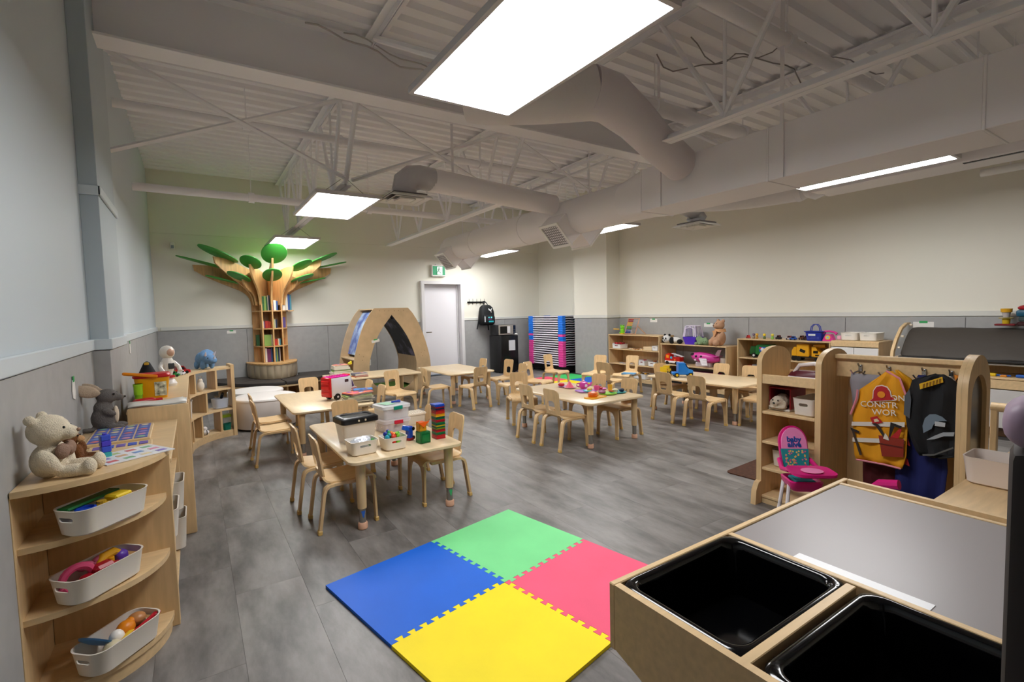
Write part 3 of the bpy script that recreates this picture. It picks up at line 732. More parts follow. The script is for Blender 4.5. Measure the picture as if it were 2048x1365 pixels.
# radial boards: trunk edge then sweeping branch
def bez(p0, p1, p2, p3, n=12):
    return [tuple((1 - t) ** 3 * Vector(p0) + 3 * (1 - t) ** 2 * t * Vector(p1) + 3 * (1 - t) * t ** 2 * Vector(p2) + t ** 3 * Vector(p3)) for t in [i / n for i in range(n + 1)]]
def rad_at(phi, a=.285, b_=.44): return 1 / math.sqrt((math.cos(phi) / a) ** 2 + (math.sin(phi) / b_) ** 2)
def board(phi_d, reach, ztip, zlow, trunk=False, th=.03, name='branch_board', zin=2.16):
    ph = math.radians(phi_d); R0 = rad_at(ph)
    low = bez((R0, 1.62), (R0 + .02, 1.95), (R0 + reach * .28, zlow - .08), (reach, ztip - .1))
    top = bez((reach + .02, ztip), (reach * .7, ztip + .0), (R0 + .25, zin + .12), (.04, zin))
    pts = ([(.02, .60), (R0, .60)] if trunk else [(.02, 1.6)]) + low + top
    m = M().prism(pts, 'y', -th / 2, th / 2, Matrix.Rotation(ph, 4, 'Z'))
    return m.o(name, TREEW, T)
board(183, 1.12, 2.32, 1.95, True); board(357, 1.10, 2.32, 1.95, True)
for fx in (-.158, 0, .158):
    yy = .44 * math.sqrt(1 - (fx / .285) ** 2)
    M().box((fx, -(yy + .02) / 2, 1.12), (.022, yy, 1.04), .002).o('trunk_fin', TREEW, T)
M().box((.325, -.16, 1.51), (.1, .26, .02), .002).o('tree_shelf', TREEW, T)
board(212, .98, 2.42, 2.02); board(328, .98, 2.42, 2.02)
board(243, .72, 2.30, 2.0); board(297, .72, 2.28, 2.0)
board(270, .80, 2.40, 2.05)
board(226, .62, 2.10, 1.86); board(314, .62, 2.10, 1.86)
M().box((0, -.012, 1.4), (.5, .02, 1.58), 0).o('back_panel', TREEW, T)
GR = mat('3f9b3a', .45)
GRD = mat('3a8f38', .45)
def leaf(c, yaw_, pitch, a, b_, th=.02):
    m = M().lathe([(.96, -th / 2), (1, -th / 2 + .004), (1, th / 2 - .004), (.96, th / 2)], n=32, sx=a, sy=b_)
    m.rot(Matrix.Translation(Vector(c) - Vector((TX, TY, 0))) @ Matrix.Rotation(math.radians(yaw_), 4, 'Z') @ Matrix.Rotation(math.radians(-pitch), 4, 'Y'))
    m.o('leaf', GR, T)
for c, yw, pt_, a, b_ in [
  ((.41, 9.45, 2.47), 205, 22, .33, .19), ((.27, 9.76, 2.325), 183, 15, .47, .14), ((.86, 9.28, 2.33), 243, 28, .20, .16),
  ((1.20, 9.08, 2.47), 270, 34, .26, .20), ((1.19, 9.36, 2.13), 270, 28, .20, .155), ((.69, 9.45, 2.10), 222, 20, .22, .14),
  ((.50, 9.80, 2.06), 183, 15, .30, .12), ((1.67, 9.36, 2.31), 300, 24, .22, .15), ((2.05, 9.45, 2.45), 335, 22, .28, .17),
  ((2.27, 9.78, 2.37), 357, 13, .30, .14), ((1.69, 9.46, 2.09), 318, 18, .22, .14), ((1.92, 9.80, 2.07), 357, 13, .25, .12)]:
    leaf(c, yw, pt_, a, b_)
# ------------------------------------------------------------------ arched nook
N = thing('reading_nook', 'arched plywood reading nook with a pointed opening beside the white door', 'nook', (0, 0, 0))
def catm(P_, n=5):
    out = []
    for i in range(len(P_) - 1):
        p0, p1, p2, p3 = [Vector(P_[max(0, min(len(P_) - 1, i + k))]) for k in (-1, 0, 1, 2)]
        for j in range(n):
            t = j / n
            out.append(tuple(.5 * ((2 * p1) + (p2 - p0) * t + (2 * p0 - 5 * p1 + 4 * p2 - p3) * t * t + (3 * p1 - p0 - 3 * p2 + p3) * t ** 3)))
    return out + [tuple(P_[-1])]
CXN = 2.955
ro = catm([(.30, 1.51), (.36, 1.46), (.50, 1.23), (.60, .97), (.68, .68), (.71, .45), (.70, .2), (.66, .0)], 4)
ri = catm([(.0, 1.39), (.06, 1.31), (.17, 1.17), (.30, .95), (.40, .68), (.435, .47), (.40, .25), (.30, .12), (.16, .055), (.0, .04)], 4)
outer = [(x, z) for x, z in ro] + [(-x, z) for x, z in ro[::-1]]
inner = [(x, z) for x, z in ri] + [(-x, z) for x, z in ri[::-1][1:-1]]
def resample(P_, n, start):
    P_ = [Vector(p) for p in P_]; P_.append(P_[0]); d_ = [0]
    for a, b_ in zip(P_, P_[1:]): d_.append(d_[-1] + (b_ - a).length)
    out = []
    for i in range(n):
        s_ = d_[-1] * ((i / n + start) % 1)
        for k in range(len(d_) - 1):
            if d_[k + 1] >= s_: break
        t = (s_ - d_[k]) / max(1e-9, d_[k + 1] - d_[k]); out.append(tuple(P_[k].lerp(P_[k + 1], t)))
    return out
def polar(P_, c, angs):
    P_ = [Vector(p) for p in P_]; out = []
    for a in angs:
        dv = Vector((math.cos(a), math.sin(a))); best = None
        for p, q in zip(P_, P_[1:] + P_[:1]):
            e = q - p; den = dv.x * e.y - dv.y * e.x
            if abs(den) < 1e-9: continue
            w_ = p - Vector(c); t = (w_.x * e.y - w_.y * e.x) / den; s_ = (w_.x * dv.y - w_.y * dv.x) / den
            if t > 0 and -1e-6 <= s_ <= 1 + 1e-6 and (best is None or t < best): best = t
        out.append(tuple(Vector(c) + dv * best))
    return out
cc = (0, .6)
angs = sorted(set([math.atan2(z - .6, x) % (2 * PI) for x, z in [(.30, 1.51), (-.30, 1.51), (.66, 0), (-.66, 0), (0, 1.39)]] + [2 * PI * i / 56 for i in range(56)]))
po, pi_ = polar(outer, cc, angs), polar(inner, cc, angs)
FY, BY = 8.42, 9.35
for y0, nm in ((FY, 'front_arch'), (BY, 'rear_arch')):
    M().ring([(CXN + p[0], p[1]) for p in po], [(CXN + p[0], p[1]) for p in pi_], 'y', y0, y0 + .022).o(nm, PLY, N)
M().box((CXN, (FY + BY) / 2 + .01, .055), (1.30, BY - FY - .03, .02), .002).o('floor_board', PLY, N)
M().box((CXN, (FY + BY) / 2 + .01, 1.495), (.6, BY - FY - .03, .02), .002).o('roof_board', PLY, N)
MID = (FY + BY) / 2 + .01; DN = BY - FY - .03
inn_path = [(x, z) for x, z in ri if .1 < z < 1.32]
for s in (-1, 1):
    mpts = [(x * .99 + .012, z) for x, z in inn_path]
    a = [p for p in mpts if p[1] >= .60]; b2 = [p for p in mpts if p[1] <= .66]
    M().prism([(CXN + s * p[0], p[1]) for p in a] + [(CXN + s * (p[0] + .012), p[1]) for p in a][::-1], 'y', FY + .024, BY - .002).o('mural_panel', None or mat('dfe6f0', .4) if s < 0 else mat('121022', .4), N)
    M().prism([(CXN + s * p[0], p[1]) for p in b2] + [(CXN + s * (p[0] + .012), p[1]) for p in b2][::-1], 'y', FY + .024, BY - .002).o('inner_side', PLY, N)
    M().box((CXN + s * .575, MID, .62), (.2, DN, .02), .002).o('side_shelf', PLY, N)
    M().prism([(CXN + s * .47, .0), (CXN + s * .49, .0), (CXN + s * .49, .61), (CXN + s * .47, .61)], 'y', FY + .024, BY - .002).o('side_board', PLY, N)
# picture panels: night sky inside right, blue sky outside left, meadow on the floor
def picture(name, quadpts, cols, n=7, seed=1):
    rg = random.Random(seed)
    o = M().quad(*quadpts).o(name, mat(cols[0], .45), N)
    return o
def outside(s, zs):
    q = [(x, z) for x, z in ro if zs[0] <= z <= zs[1]]
    return q
q = [p for p in catm([(.36, 1.46), (.50, 1.23), (.60, .97), (.68, .68)], 6) if p[1] > .64]
SKY = bpy.data.materials.new('sky_mural'); SKY.use_nodes = True
nt = SKY.node_tree; n_ = nt.nodes.new('ShaderNodeTexNoise'); n_.inputs['Scale'].default_value = 3.5; n_.inputs['Detail'].default_value = 5
tc_ = nt.nodes.new('ShaderNodeTexCoord'); nt.links.new(tc_.outputs['Object'], n_.inputs['Vector'])
rp = nt.nodes.new('ShaderNodeValToRGB'); rp.color_ramp.elements[0].color = rgb('4a63ad') + (1,); rp.color_ramp.elements[1].color = rgb('b9cfe8') + (1,)
rp.color_ramp.elements[0].position = .42; rp.color_ramp.elements[1].position = .62
nt.links.new(n_.outputs['Fac'], rp.inputs['Fac']); nt.links.new(rp.outputs['Color'], nt.nodes['Principled BSDF'].inputs['Base Color'])
NSKY = SKY.copy(); NSKY.name = 'night_mural'; r3 = [x for x in NSKY.node_tree.nodes if x.type == 'VALTORGB'][0]
r3.color_ramp.elements[0].color = rgb('0d0b16') + (1,); r3.color_ramp.elements[1].color = rgb('7d7596') + (1,); r3.color_ramp.elements[0].position = .5; r3.color_ramp.elements[1].position = .68
for s, mt in ((-1, SKY), (1, SKY)):
    M().prism([(CXN + s * (p[0] - .13), p[1]) for p in q] + [(CXN + s * (p[0] - .142), p[1]) for p in q][::-1], 'y', FY + .024, BY - .002).o('outer_side', mt, N)
for c in bpy.data.objects:
    if c.parent == N and c.name.startswith('mural_panel'):
        c.data.materials.clear(); c.data.materials.append(NSKY if sum(v.co.x for v in c.data.vertices) / len(c.data.vertices) > CXN else SKY)
gm = M().box((CXN + .1, MID, .068), (.75, DN - .02, .006), 0).o('meadow_mat', mat('5f8f2f', .7, noise=.2, scale=20), N)
M().prism(ell(.24, .2, 20, CXN - .22, MID - .1), 'z', .0712, .074).o('pond', mat('9cc0dc', .5), N)
M().prism(ell(.1, .09, 16, CXN - .12, FY + .1), 'z', .0742, .077).o('flower', mat('f0a9b4', .5), N)
M().prism(ell(.05, .04, 12, CXN - .2, MID + .1), 'z', .0742, .077).o('flower', mat('e8c65a', .5), N)
g = M()
for sx in (-1, 1):
    for x, z in ((.13, 1.46), (.05, 1.46), (.22, 1.465), (.55, .62), (.6, .72), (.53, .68)): g.cyl((CXN + sx * x, FY - .002, z), (CXN + sx * x, FY + .002, z), .006, n=8)
tg = g.o('screw_cap', mat('8a6a42', .5), N)
wt = M().box((CXN - .31, FY - .002, .94), (.14, .002, .05), 0, (0, -.2, 0)).o('paper_tag', WHITE, N)
M().box((CXN - .31, FY - .004, .965), (.07, .002, .02), 0, (0, -.2, 0)).o('tape', mat('35a35a', .5), wt)
t = thing('wall_outlet', 'white socket plate on the grey wall seen through the arched nook', 'outlet', (2.98, Y1 - .014, .42))
M().box((0, 0, 0), (.075, .006, .12), .002).o('plate', WHITE, t)
M().box((0, -.004, .025), (.03, .003, .03), .001).box((0, -.004, -.025), (.03, .003, .03), .001).o('socket', mat('b9b7b2', .5), t)

# ------------------------------------------------------------------ coat hooks, bag, fridge, microwave
t = thing('hook_rail', 'black rail of five coat hooks on the far wall right of the door', 'hook rail', (5.525, Y1 - .02, 1.63))
M().box((0, 0, 0), (.46, .014, .03), .003).o('rail', BLACK, t)
for i in range(5):
    x = -.2 + i * .1
    M().tube([(x, 0, .0), (x, -.03, -.02), (x, -.035, .03), (x, -.03, .075)], .006, 6).tube([(x, -.004, -.005), (x, -.02, -.05), (x, -.035, -.045)], .005, 6).o('hook', BLACK, t)
bg = thing('backpack', 'black backpack with a white leaping cat logo hanging from the hook rail', 'backpack', (5.71, Y1 - .16, 1.06))
BK = mat('0d0f12', .7, bump=.2, bscale=200)
def stack(prof, n=5):   # (w, d, z, yoff, rad)
    return [[(p[0], p[1] + yo, z) for p in rr(w_, d_, rd, n)] for w_, d_, z, yo, rd in prof]
M().loops(stack([(.30, .14, .03, 0, .05), (.36, .2, .06, 0, .07), (.38, .22, .2, 0, .08), (.36, .2, .34, 0, .08), (.31, .17, .44, .01, .07), (.22, .12, .485, .02, .05), (.16, .08, .5, .02, .03)])).o('body', BK, bg, smooth=60)
pk = M().loops(stack([(.27, .05, .06, -.11, .02), (.30, .07, .09, -.115, .03), (.30, .07, .22, -.115, .03), (.25, .05, .27, -.108, .02)])).o('front_pocket', mat('111417', .6, bump=.2, bscale=150), bg, smooth=60)
M().box((-.125, -.152, .17), (.02, .012, .13), .004).o('zip_strip', mat('dfe3e6', .4), pk)
M().box((-.02, -.153, .21), (.035, .004, .03), .004).box((.045, -.153, .21), (.035, .004, .03), .004).o('print', mat('6fe0e6', .5), pk)
M().box((.01, -.153, .17), (.10, .004, .025), .003).o('print', mat('5b3a6a', .5), pk)
M().box((.035, -.153, .115), (.13, .004, .035), .003).o('print', mat('2ba7b0', .5), pk)
cat_pts = [(-.045, .035), (-.03, .045), (-.015, .02), (.01, .012), (.03, .02), (.04, .045), (.048, .05), (.044, .02), (.03, .0), (.028, -.03), (.033, -.055), (.022, -.04), (.012, -.012), (-.012, -.006), (-.036, .005)]
M().prism([(p[0] + .04, p[1] + .375) for p in cat_pts], 'y', -.108, -.100).o('cat_logo', mat('f2f4f6', .4), bg)
M().tube([(-.05, .02, .485), (-.045, .05, .54), (-.02, .1, .585), (.02, .1, .585), (.045, .05, .54), (.05, .02, .485)], .01, 8).o('grab_loop', BK, bg)
M().box((-.2, .05, .06), (.03, .012, .24), .004, (0, .25, 0)).box((.06, .03, -.02), (.03, .012, .14), .004, (0, -.1, 0)).o('strap', BK, bg)
fr = thing('mini_fridge', 'black fridge with a paper sheet on its door, right of the white door', 'fridge', (5.97, 9.5, 0))
M().box((0, .03, .44), (.46, .46, .83), .008, seg=2).o('cabinet', mat('101012', .3), fr)
M().box((0, -.225, .45), (.46, .045, .80), .01, seg=2).o('door', mat('0c0c0e', .25), fr)
for sx in (-.18, .18):
    for sy in (-.15, .2): M().cyl((sx, sy, 0), (sx, sy, .03), .02, n=10).o('foot', BLACK, fr)
M().box((.06, -.2495, .63), (.17, .002, .23), 0).o('paper_sheet', mat('d9dce2', .5), fr)
mw = thing('microwave', 'silver microwave with a black window on top of the black fridge', 'microwave', (5.95, 9.5, .856))
M().box((0, .0, .125), (.46, .36, .23), .006, seg=2).o('case', mat('151516', .35), mw)
M().box((0, -.186, .125), (.45, .02, .22), .004).o('front_frame', mat('b9b2a8', .3, metal=.6), mw)
M().box((-.07, -.198, .125), (.25, .006, .16), .002).o('window', mat('141210', .1), mw)
M().box((.03, -.203, .13), (.08, .002, .15), 0).o('notice', mat('e4e4e6', .5), mw)
M().box((.185, -.198, .125), (.07, .006, .2), .002).o('control_panel', mat('101a2a', .2), mw)
for z in (.05, .085, .12): M().box((.185, -.203, z), (.05, .003, .02), .001).o('button', mat('3a4250', .4), mw)
M().cyl((.135, -.205, .04), (.135, -.205, .21), .008, n=8).o('handle', mat('c9c3b8', .3, metal=.6), mw)
t = thing('paper_towel_bundle', 'crumpled white tissue at the right end of the fridge top', 'tissue', (6.17, 9.3, .856))
M().sph((0, 0, .02), (.035, .03, .022), n=8).sph((.03, .0, .015), (.025, .02, .016), n=8).o('tissue', WHITE, t)
# ------------------------------------------------------------------ stack of cots
BLU, PNK = '1673e0', 'e2479c'
cols = [PNK] * 11 + [BLU] * 2 + [PNK] + [BLU] * 8
CW, CL_, CP = .56, 1.30, .0515
Cx, Cy = 7.02, 8.96
base = thing('cot_dolly', 'low black stand under the stack of blue and pink cots', 'stand', (Cx, Cy, 0))
M().box((0, 0, .09), (CW - .06, CL_ - .06, .10), .01).o('platform', BLACK, base)
for sx in (-1, 1):
    for sy in (-1, 1): M().cyl((sx * .2, sy * .55, 0), (sx * .2, sy * .55, .045), .022, n=10).o('foot', BLACK, base)
def cot(c, fab, label, loc, gr):
    t = thing('stacking_cot', label, 'cot', loc, 0, gr)
    for sx in (-1, 1):
        for sy in (-1, 1):
            M().loops([[(sx * (CW / 2 - .05) + p[0], sy * (CL_ / 2 - .085) + p[1], z) for p in rr(.1 - k, .17 - k, .02, 3)] for z, k in ((.0, .006), (.004, 0), (.044, 0), (.049, .006))]).o('corner_post', mat(c, .35), t)
    M().box((0, 0, .0245), (CW - .085, CL_ - .1, .034), .006).o('fabric', mat(fab, .8, bump=.2), t)
    for sx in (-1, 1): M().cyl((sx * (CW / 2 - .03), -CL_ / 2 + .16, .03), (sx * (CW / 2 - .03), CL_ / 2 - .16, .03), .0145, n=8).o('side_rod', mat('e6e2ec', .3), t)
    for sy in (-1, 1):
        M().tube([(-CW / 2 + .09, sy * (CL_ / 2 - .03), .03), (-.08, sy * (CL_ / 2 - .022), .036), (.02, sy * (CL_ / 2 - .02), .026), (.12, sy * (CL_ / 2 - .024), .034), (CW / 2 - .09, sy * (CL_ / 2 - .03), .03)], .010, 6).o('end_rod', mat('cfcbd6', .4), t)
    return t
pb = cot(BLU, '10263c', '', (0, 0, 0), ''); pp = cot(PNK, '3a0f28', '', (0, 0, 0), '')
used = set()
for i, c in enumerate(cols):
    loc = (Cx + rnd.uniform(-.004, .004), Cy + rnd.uniform(-.004, .004), .142 + i * CP)
    od = ['lowest', 'second', 'third', 'fourth', 'fifth', 'sixth', 'seventh', 'eighth', 'ninth', 'tenth', 'eleventh']
    if i < 11: lb, g_ = 'pink cot, %s counted from the bottom of the cot stack' % od[i], 'pink cots in the lower half of the stack'
    elif i < 13: lb, g_ = '%s blue cot just below the lone pink one in the stack' % ('lower' if i == 11 else 'upper'), 'two blue cots between pink ones'
    elif i == 13: lb, g_ = 'single pink cot sandwiched between blue ones in the stack', None
    elif i < 21: lb, g_ = 'blue cot, %s above the lone pink cot in the stack' % (['first'] + od[1:])[i - 14], 'blue cots in the upper part of the stack'
    else: lb, g_ = 'topmost blue cot of the stack by the column', None
    src = pb if c == BLU else pp
    if id(src) not in used: o = src; used.add(id(src)); o.location = loc; o['label'] = lb
    else: o = dup(src, loc, 0, lb)
    if g_: o['group'] = g_
    elif 'group' in o: del o['group']
# ------------------------------------------------------------------ bins
def open_bin(name, label, loc, L, W, H, c='e4ddd2', rz=0, rad=.04, t=.004, taper=.02, slots='x', group=None, a=1., cat='bin'):
    m = mat(c, .35) if a == 1 else frosted(c, a)
    th = thing(name, label, cat, loc, rz, group)
    mm = M()
    mm.loops([[(p[0], p[1], z) for p in rr(l_, w_, rd, 5)] for l_, w_, rd, z in (
        (L - taper - .02, W - taper - .02, rad, 0), (L - taper, W - taper, rad, .008), (L, W, rad, H - .004), (L + .004, W + .004, rad, H), (L - 2 * t, W - 2 * t, rad - t, H), (L - 2 * t - taper, W - 2 * t - taper, rad - t, .01))], True, True)
    o = mm.o('tub', m, th)
    if slots:
        cx = M()
        if 'x' in slots: cx.box((0, 0, H * .66), (L + .2, min(.09, W * .4), H * .17), .012, seg=2)
        if 'y' in slots: cx.box((0, 0, H * .66), (min(.09, L * .4), W + .2, H * .17), .012, seg=2)
        cut(o, cx)
        for p in o.data.polygons: p.use_smooth = False
        ca = o.data
        bm = bmesh.new(); bm.from_mesh(ca)
        for f_ in bm.faces: f_.smooth = True
        for e in bm.edges:
            if len(e.link_faces) == 2 and e.calc_face_angle(0) > .6: e.smooth = False
        bm.to_mesh(ca); bm.free()
    return th
def toy(name, label, cat, loc, m_, col, rz=0, group=None, tilt=None, rough=.35, part='body'):
    t = thing(name, label, cat, loc, rz, group, tilt)
    m_.o(part, col if not isinstance(col, str) else mat(col, rough), t)
    return t
# quarter shelf bins (bin long axis follows the curve diagonal)
BA = 47
open_bin('storage_bin', 'white bin with green and blue toys on the top tier of the corner shelf', (-.325, 2.405, .627), .285, .15, .10, rz=BA, rad=.05)
open_bin('storage_bin', 'white bin with pink and red toys on the middle tier of the corner shelf', (-.355, 2.42, .372), .285, .15, .10, rz=BA, rad=.05)
open_bin('storage_bin', 'white bin with toy food on the bottom tier of the corner shelf', (-.315, 2.43, .077), .285, .15, .10, rz=BA, rad=.05)
def at(bx, by, z0, dx, dy):   # a spot inside a corner-shelf bin
    a = math.radians(BA); dx *= .74; dy *= .8; return (bx + dx * math.cos(a) - dy * math.sin(a), by + dx * math.sin(a) + dy * math.cos(a), z0)
b1 = lambda dx, dy, z=0.0: at(-.325, 2.405, .638 + z, dx, dy)
b2 = lambda dx, dy, z=0.0: at(-.355, 2.42, .383 + z, dx, dy)
b3 = lambda dx, dy, z=0.0: at(-.315, 2.43, .088 + z, dx, dy)
toy('toy_tray', 'flat dark green plastic piece leaning in the top bin of the corner shelf', 'toy', b1(-.03, .045, .085), M().box((0, 0, 0), (.22, .05, .012), .005), '12602e', BA + 6)
t = toy('toy_cup', 'blue round toy lid in the top bin of the corner shelf', 'toy', b1(-.105, -.015, 0), M().lathe([(.03, 0), (.032, .078), (.026, .08), (.024, .07)], n=20), '1747b8')
toy('toy_block', 'yellow block at the right end of the top bin of the corner shelf', 'toy', b1(.06, -.02), M().box((0, 0, .045), (.07, .06, .09), .006), 'e8c92c', BA)
toy('toy_block', 'dark yellow toy piece in the middle of the top corner-shelf bin', 'toy', b1(-.03, -.02), M().box((0, 0, .037), (.06, .05, .074), .01).cyl((0, .0, .07), (0, 0, .084), .015, n=10), 'b8952a', BA + 15)
toy('toy_ring', 'pink ring toy standing in the middle bin of the corner shelf', 'toy', b2(-.10, .01, .062), M().tube([(math.cos(2 * PI * i / 20) * .046, 0, math.sin(2 * PI * i / 20) * .046) for i in range(20)], .014, 8, True), 'c8476f', BA - 20)
toy('toy_car', 'red toy car lying in the middle bin of the corner shelf', 'toy', b2(-.01, -.03), M().box((0, 0, .045), (.15, .06, .05), .018, seg=3).box((.0, 0, .075), (.07, .05, .03), .01), 'a01424', BA - 6)
toy('toy_figure', 'pink toy bow in the middle bin of the corner shelf', 'toy', b2(.0, .035), M().sph((-.03, 0, .085), (.03, .02, .016)).sph((.03, 0, .085), (.03, .02, .016)).cyl((0, 0, 0), (0, 0, .085), .012), 'c2617f', BA)
toy('toy_banana', 'yellow toy piece in the middle bin of the corner shelf', 'toy', b2(.07, .01), M().tube([(-.05, 0, .07), (-.02, .01, .09), (.02, .01, .092), (.05, 0, .075)], [.01, .018, .018, .008], 10).cyl((0, 0, 0), (0, 0, .08), .012), 'd9a020', BA)
toy('toy_block', 'purple toy piece at the far end of the middle corner-shelf bin', 'toy', b2(.125, .02), M().box((0, 0, .045), (.05, .06, .09), .02, seg=3), '5b3aa0', BA)
toy('toy_plate', 'blue toy plate leaning in the bottom bin of the corner shelf', 'toy', b3(-.095, .03, .075), M().lathe([(.03, 0), (.058, .006), (.062, .012), (.055, .012), (.03, .006)], n=24), '3f74a8', 0, None, (-.6, .5, 0))
toy('toy_egg', 'white toy egg in the bottom bin of the corner shelf', 'toy', b3(-.01, .0, .062), M().sph((0, 0, 0), (.026, .026, .03)).cyl((0, 0, -.062), (0, 0, -.02), .012), 'efebe4')
toy('toy_shell', 'cream ribbed toy ball in the bottom bin of the corner shelf', 'toy', b3(-.075, -.045, .055), M().sph((0, 0, 0), (.032, .032, .03)).cyl((0, 0, -.055), (0, 0, -.02), .012), 'd9cfae')
toy('toy_pepper', 'orange toy vegetable in the bottom bin of the corner shelf', 'toy', b3(.05, .01), M().sph((0, 0, .07), (.035, .03, .03)).cyl((0, 0, 0), (0, 0, .06), .012).sph((.03, .01, .075), (.025, .02, .02)), 'e0851c', BA)
toy('toy_pepper', 'small yellow toy piece beside the orange one in the bottom bin', 'toy', b3(.03, -.045), M().tube([(-.05, 0, .05), (0, .01, .06), (.05, 0, .05)], [.008, .014, .008], 8).cyl((0, 0, 0), (0, 0, .055), .01), 'e3b92f', BA)
toy('toy_bun', 'brown toy bun at the far end of the bottom corner-shelf bin', 'toy', b3(.125, .02), M().sph((0, 0, .075), (.033, .03, .024)).cyl((0, 0, 0), (0, 0, .06), .014), 'b98050')
toy('toy_spoon', 'red toy utensil in the bottom bin of the corner shelf', 'toy', b3(.085, -.045, .055), M().tube([(-.07, 0, 0), (0, 0, .01), (.06, 0, .02)], .008, 8).sph((.07, 0, .02), (.02, .014, .008)).cyl((0, 0, -.055), (0, 0, .0), .008), 'b81c2a', BA)

# ------------------------------------------------------------------ plush on the left
def eye(par, c, r_=.006, col='0a0a0a'): return M().sph(c, r_, n=10).o('eye', mat(col, .15), par)
t = thing('plush_bear', 'big cream plush bear with a brown bow on the corner shelf', 'plush toy', (-.475, 2.42, .832), -10); t.scale = (.82,) * 3
CR = mat('e6d9c0', .95, noise=.08, scale=30, bump=.7, bscale=220)
blob('body', CR, t, [((0, 0, .075), (.062, .068, .078)), ((.010, 0, .212), (.076, .076, .07)), ((.075, 0, .196), (.042, .038, .034)), ((.03, -.078, .085), (.034, .03, .062), (0, -.5, .2)), ((.03, .078, .085), (.034, .03, .062), (0, -.5, -.2)), ((.105, -.052, .03), (.075, .032, .03)), ((.105, .052, .03), (.075, .032, .03)), ((.165, -.054, .04), (.026, .032, .04)), ((.165, .054, .04), (.026, .032, .04)), ((-.03, -.056, .268), (.022, .02, .024)), ((-.03, .056, .268), (.022, .02, .024))], .007, .004)
eye(t, (.076, -.032, .224)); eye(t, (.076, .032, .224)); M().sph((.116, 0, .204), (.008, .012, .008), n=10).o('nose', mat('8a6a55', .5), t)
BW = mat('8f7362', .9, bump=.5, bscale=200)
blob('bow', BW, t, [((.066, -.035, .118), (.024, .038, .036)), ((.066, .035, .118), (.024, .038, .036)), ((.075, 0, .12), (.018, .016, .018))], .006, .003)
t = thing('plush_bear', 'small brown plush bear behind the cream bear', 'plush toy', (-.435, 2.585, .832), -5); t.scale = (.8,) * 3
blob('body', mat('7a4c28', .95, noise=.1, scale=30, bump=.7, bscale=220), t, [((0, 0, .05), (.045, .045, .05)), ((.0, 0, .13), (.036, .038, .034)), ((.06, -.04, .02), (.05, .022, .02)), ((.06, .04, .02), (.05, .022, .02)), ((.03, -.04, .07), (.02, .018, .035)), ((.03, .04, .07), (.02, .018, .035)), ((-.005, -.03, .16), (.013, .01, .013)), ((-.005, .03, .16), (.013, .01, .013))], .006, .003)
M().sph((.034, 0, .122), (.02, .022, .018)).o('muzzle', mat('b98f63', .9, bump=.5, bscale=200), t); eye(t, (.032, -.016, .142), .004); eye(t, (.032, .016, .142), .004)
t = thing('toy_blocks', 'small stack of purple and turquoise linking blocks beside the cream bear', 'toy', (-.335, 2.615, .832), 20)
for k, c in enumerate(('3aa6a8', '3b52c4', '4a3fc0', '3b52c4')):
    M().box((0, 0, .012 + k * .024), (.034, .034, .0235), .003).o('block', mat(c, .35), t)
M().cyl((0, 0, .096), (0, 0, .102), .008, n=8).o('stud', mat('4a3fc0', .35), t)
t = thing('plush_mouse', 'grey plush mouse with big cream ears sitting against the left wall', 'plush toy', (-.46, 3.62, .77), -3)
GY = mat('6a6562', .95, noise=.1, scale=30, bump=.6, bscale=220)
blob('body', GY, t, [((0, 0, .07), (.06, .058, .072)), ((.0, 0, .13), (.045, .045, .05)), ((.02, 0, .20), (.052, .046, .042)), ((.07, 0, .188), (.032, .022, .02)), ((.06, -.042, .02), (.045, .022, .02)), ((.06, .042, .02), (.045, .022, .02)), ((.035, -.05, .11), (.036, .018, .018), (0, .4, 0)), ((.035, .05, .11), (.036, .018, .018), (0, .4, 0)), ((-.07, -.03, .015), (.05, .015, .014))], .007, .002)
for s in (-1, 1): M().sph((-.062, s * .045, .238), (.062, .014, .034), (0, .35, s * -.25)).sph((-.03, s * .04, .225), (.03, .012, .02)).o('ear', mat('b8a48e', .9, bump=.4, bscale=200), t)
M().sph((.056, 0, .09), (.014, .026, .05)).o('belly', mat('cfc0aa', .9, bump=.4, bscale=200), t)
eye(t, (.058, -.036, .212), .006); eye(t, (.058, .036, .212), .006); M().sph((.102, 0, .19), .006, n=8).o('nose', mat('3a3030', .5), t)
# ------------------------------------------------------------------ flat things on the left shelves
t = thing('picture_puzzle', 'wooden alphabet puzzle board with a grid of purple picture tiles', 'puzzle', (-.36, 3.38, .771), 1)
M().box((0, 0, .008), (.27, .44, .016), .003).o('tray', WOOD, t)
pc = ['c86a6a', '7fae8a', 'd9c8a0', '8a78b8', 'c9a27a', '6f8fc0', 'd08aa0', 'a8b87a']
for i in range(4):
    for j in range(6):
        M().box((-.095 + i * .063, -.172 + j * .069, .0175), (.056, .062, .003), .001).o('puzzle_tile', mat('5360a8', .5), t)
        M().sph((-.095 + i * .063, -.172 + j * .069, .019), (.019, .02, .002), n=8).o('tile_picture', mat(pc[(i * 3 + j * 5) % 8], .5), t)
t = thing('number_board', 'board with blue and purple tile pieces, under the white sheets', 'puzzle', (-.33, 3.02, .771), 3)
M().box((0, 0, .006), (.25, .2, .012), .003).o('tray', WOOD, t)
for i in range(5): M().box((-.09 + i * .045, .04, .0135), (.036, .06, .003), .001).o('puzzle_tile', mat('3f58b8' if i % 2 else '6a55a8', .5), t)
t = thing('picture_sheet', 'white laminated picture sheet lying on the corner shelf edge', 'sheet', (-.255, 2.60, .8332), 30)
M().box((0, 0, .0015), (.25, .2, .003), 0).o('sheet', mat('e2e2e6', .25), t)
for i in range(4):
    for j in range(3): M().box((-.09 + i * .06, -.06 + j * .06, .0034), (.035, .028, .0008), 0).o('print', mat(pc[(i + 3 * j) % 8], .5), t)
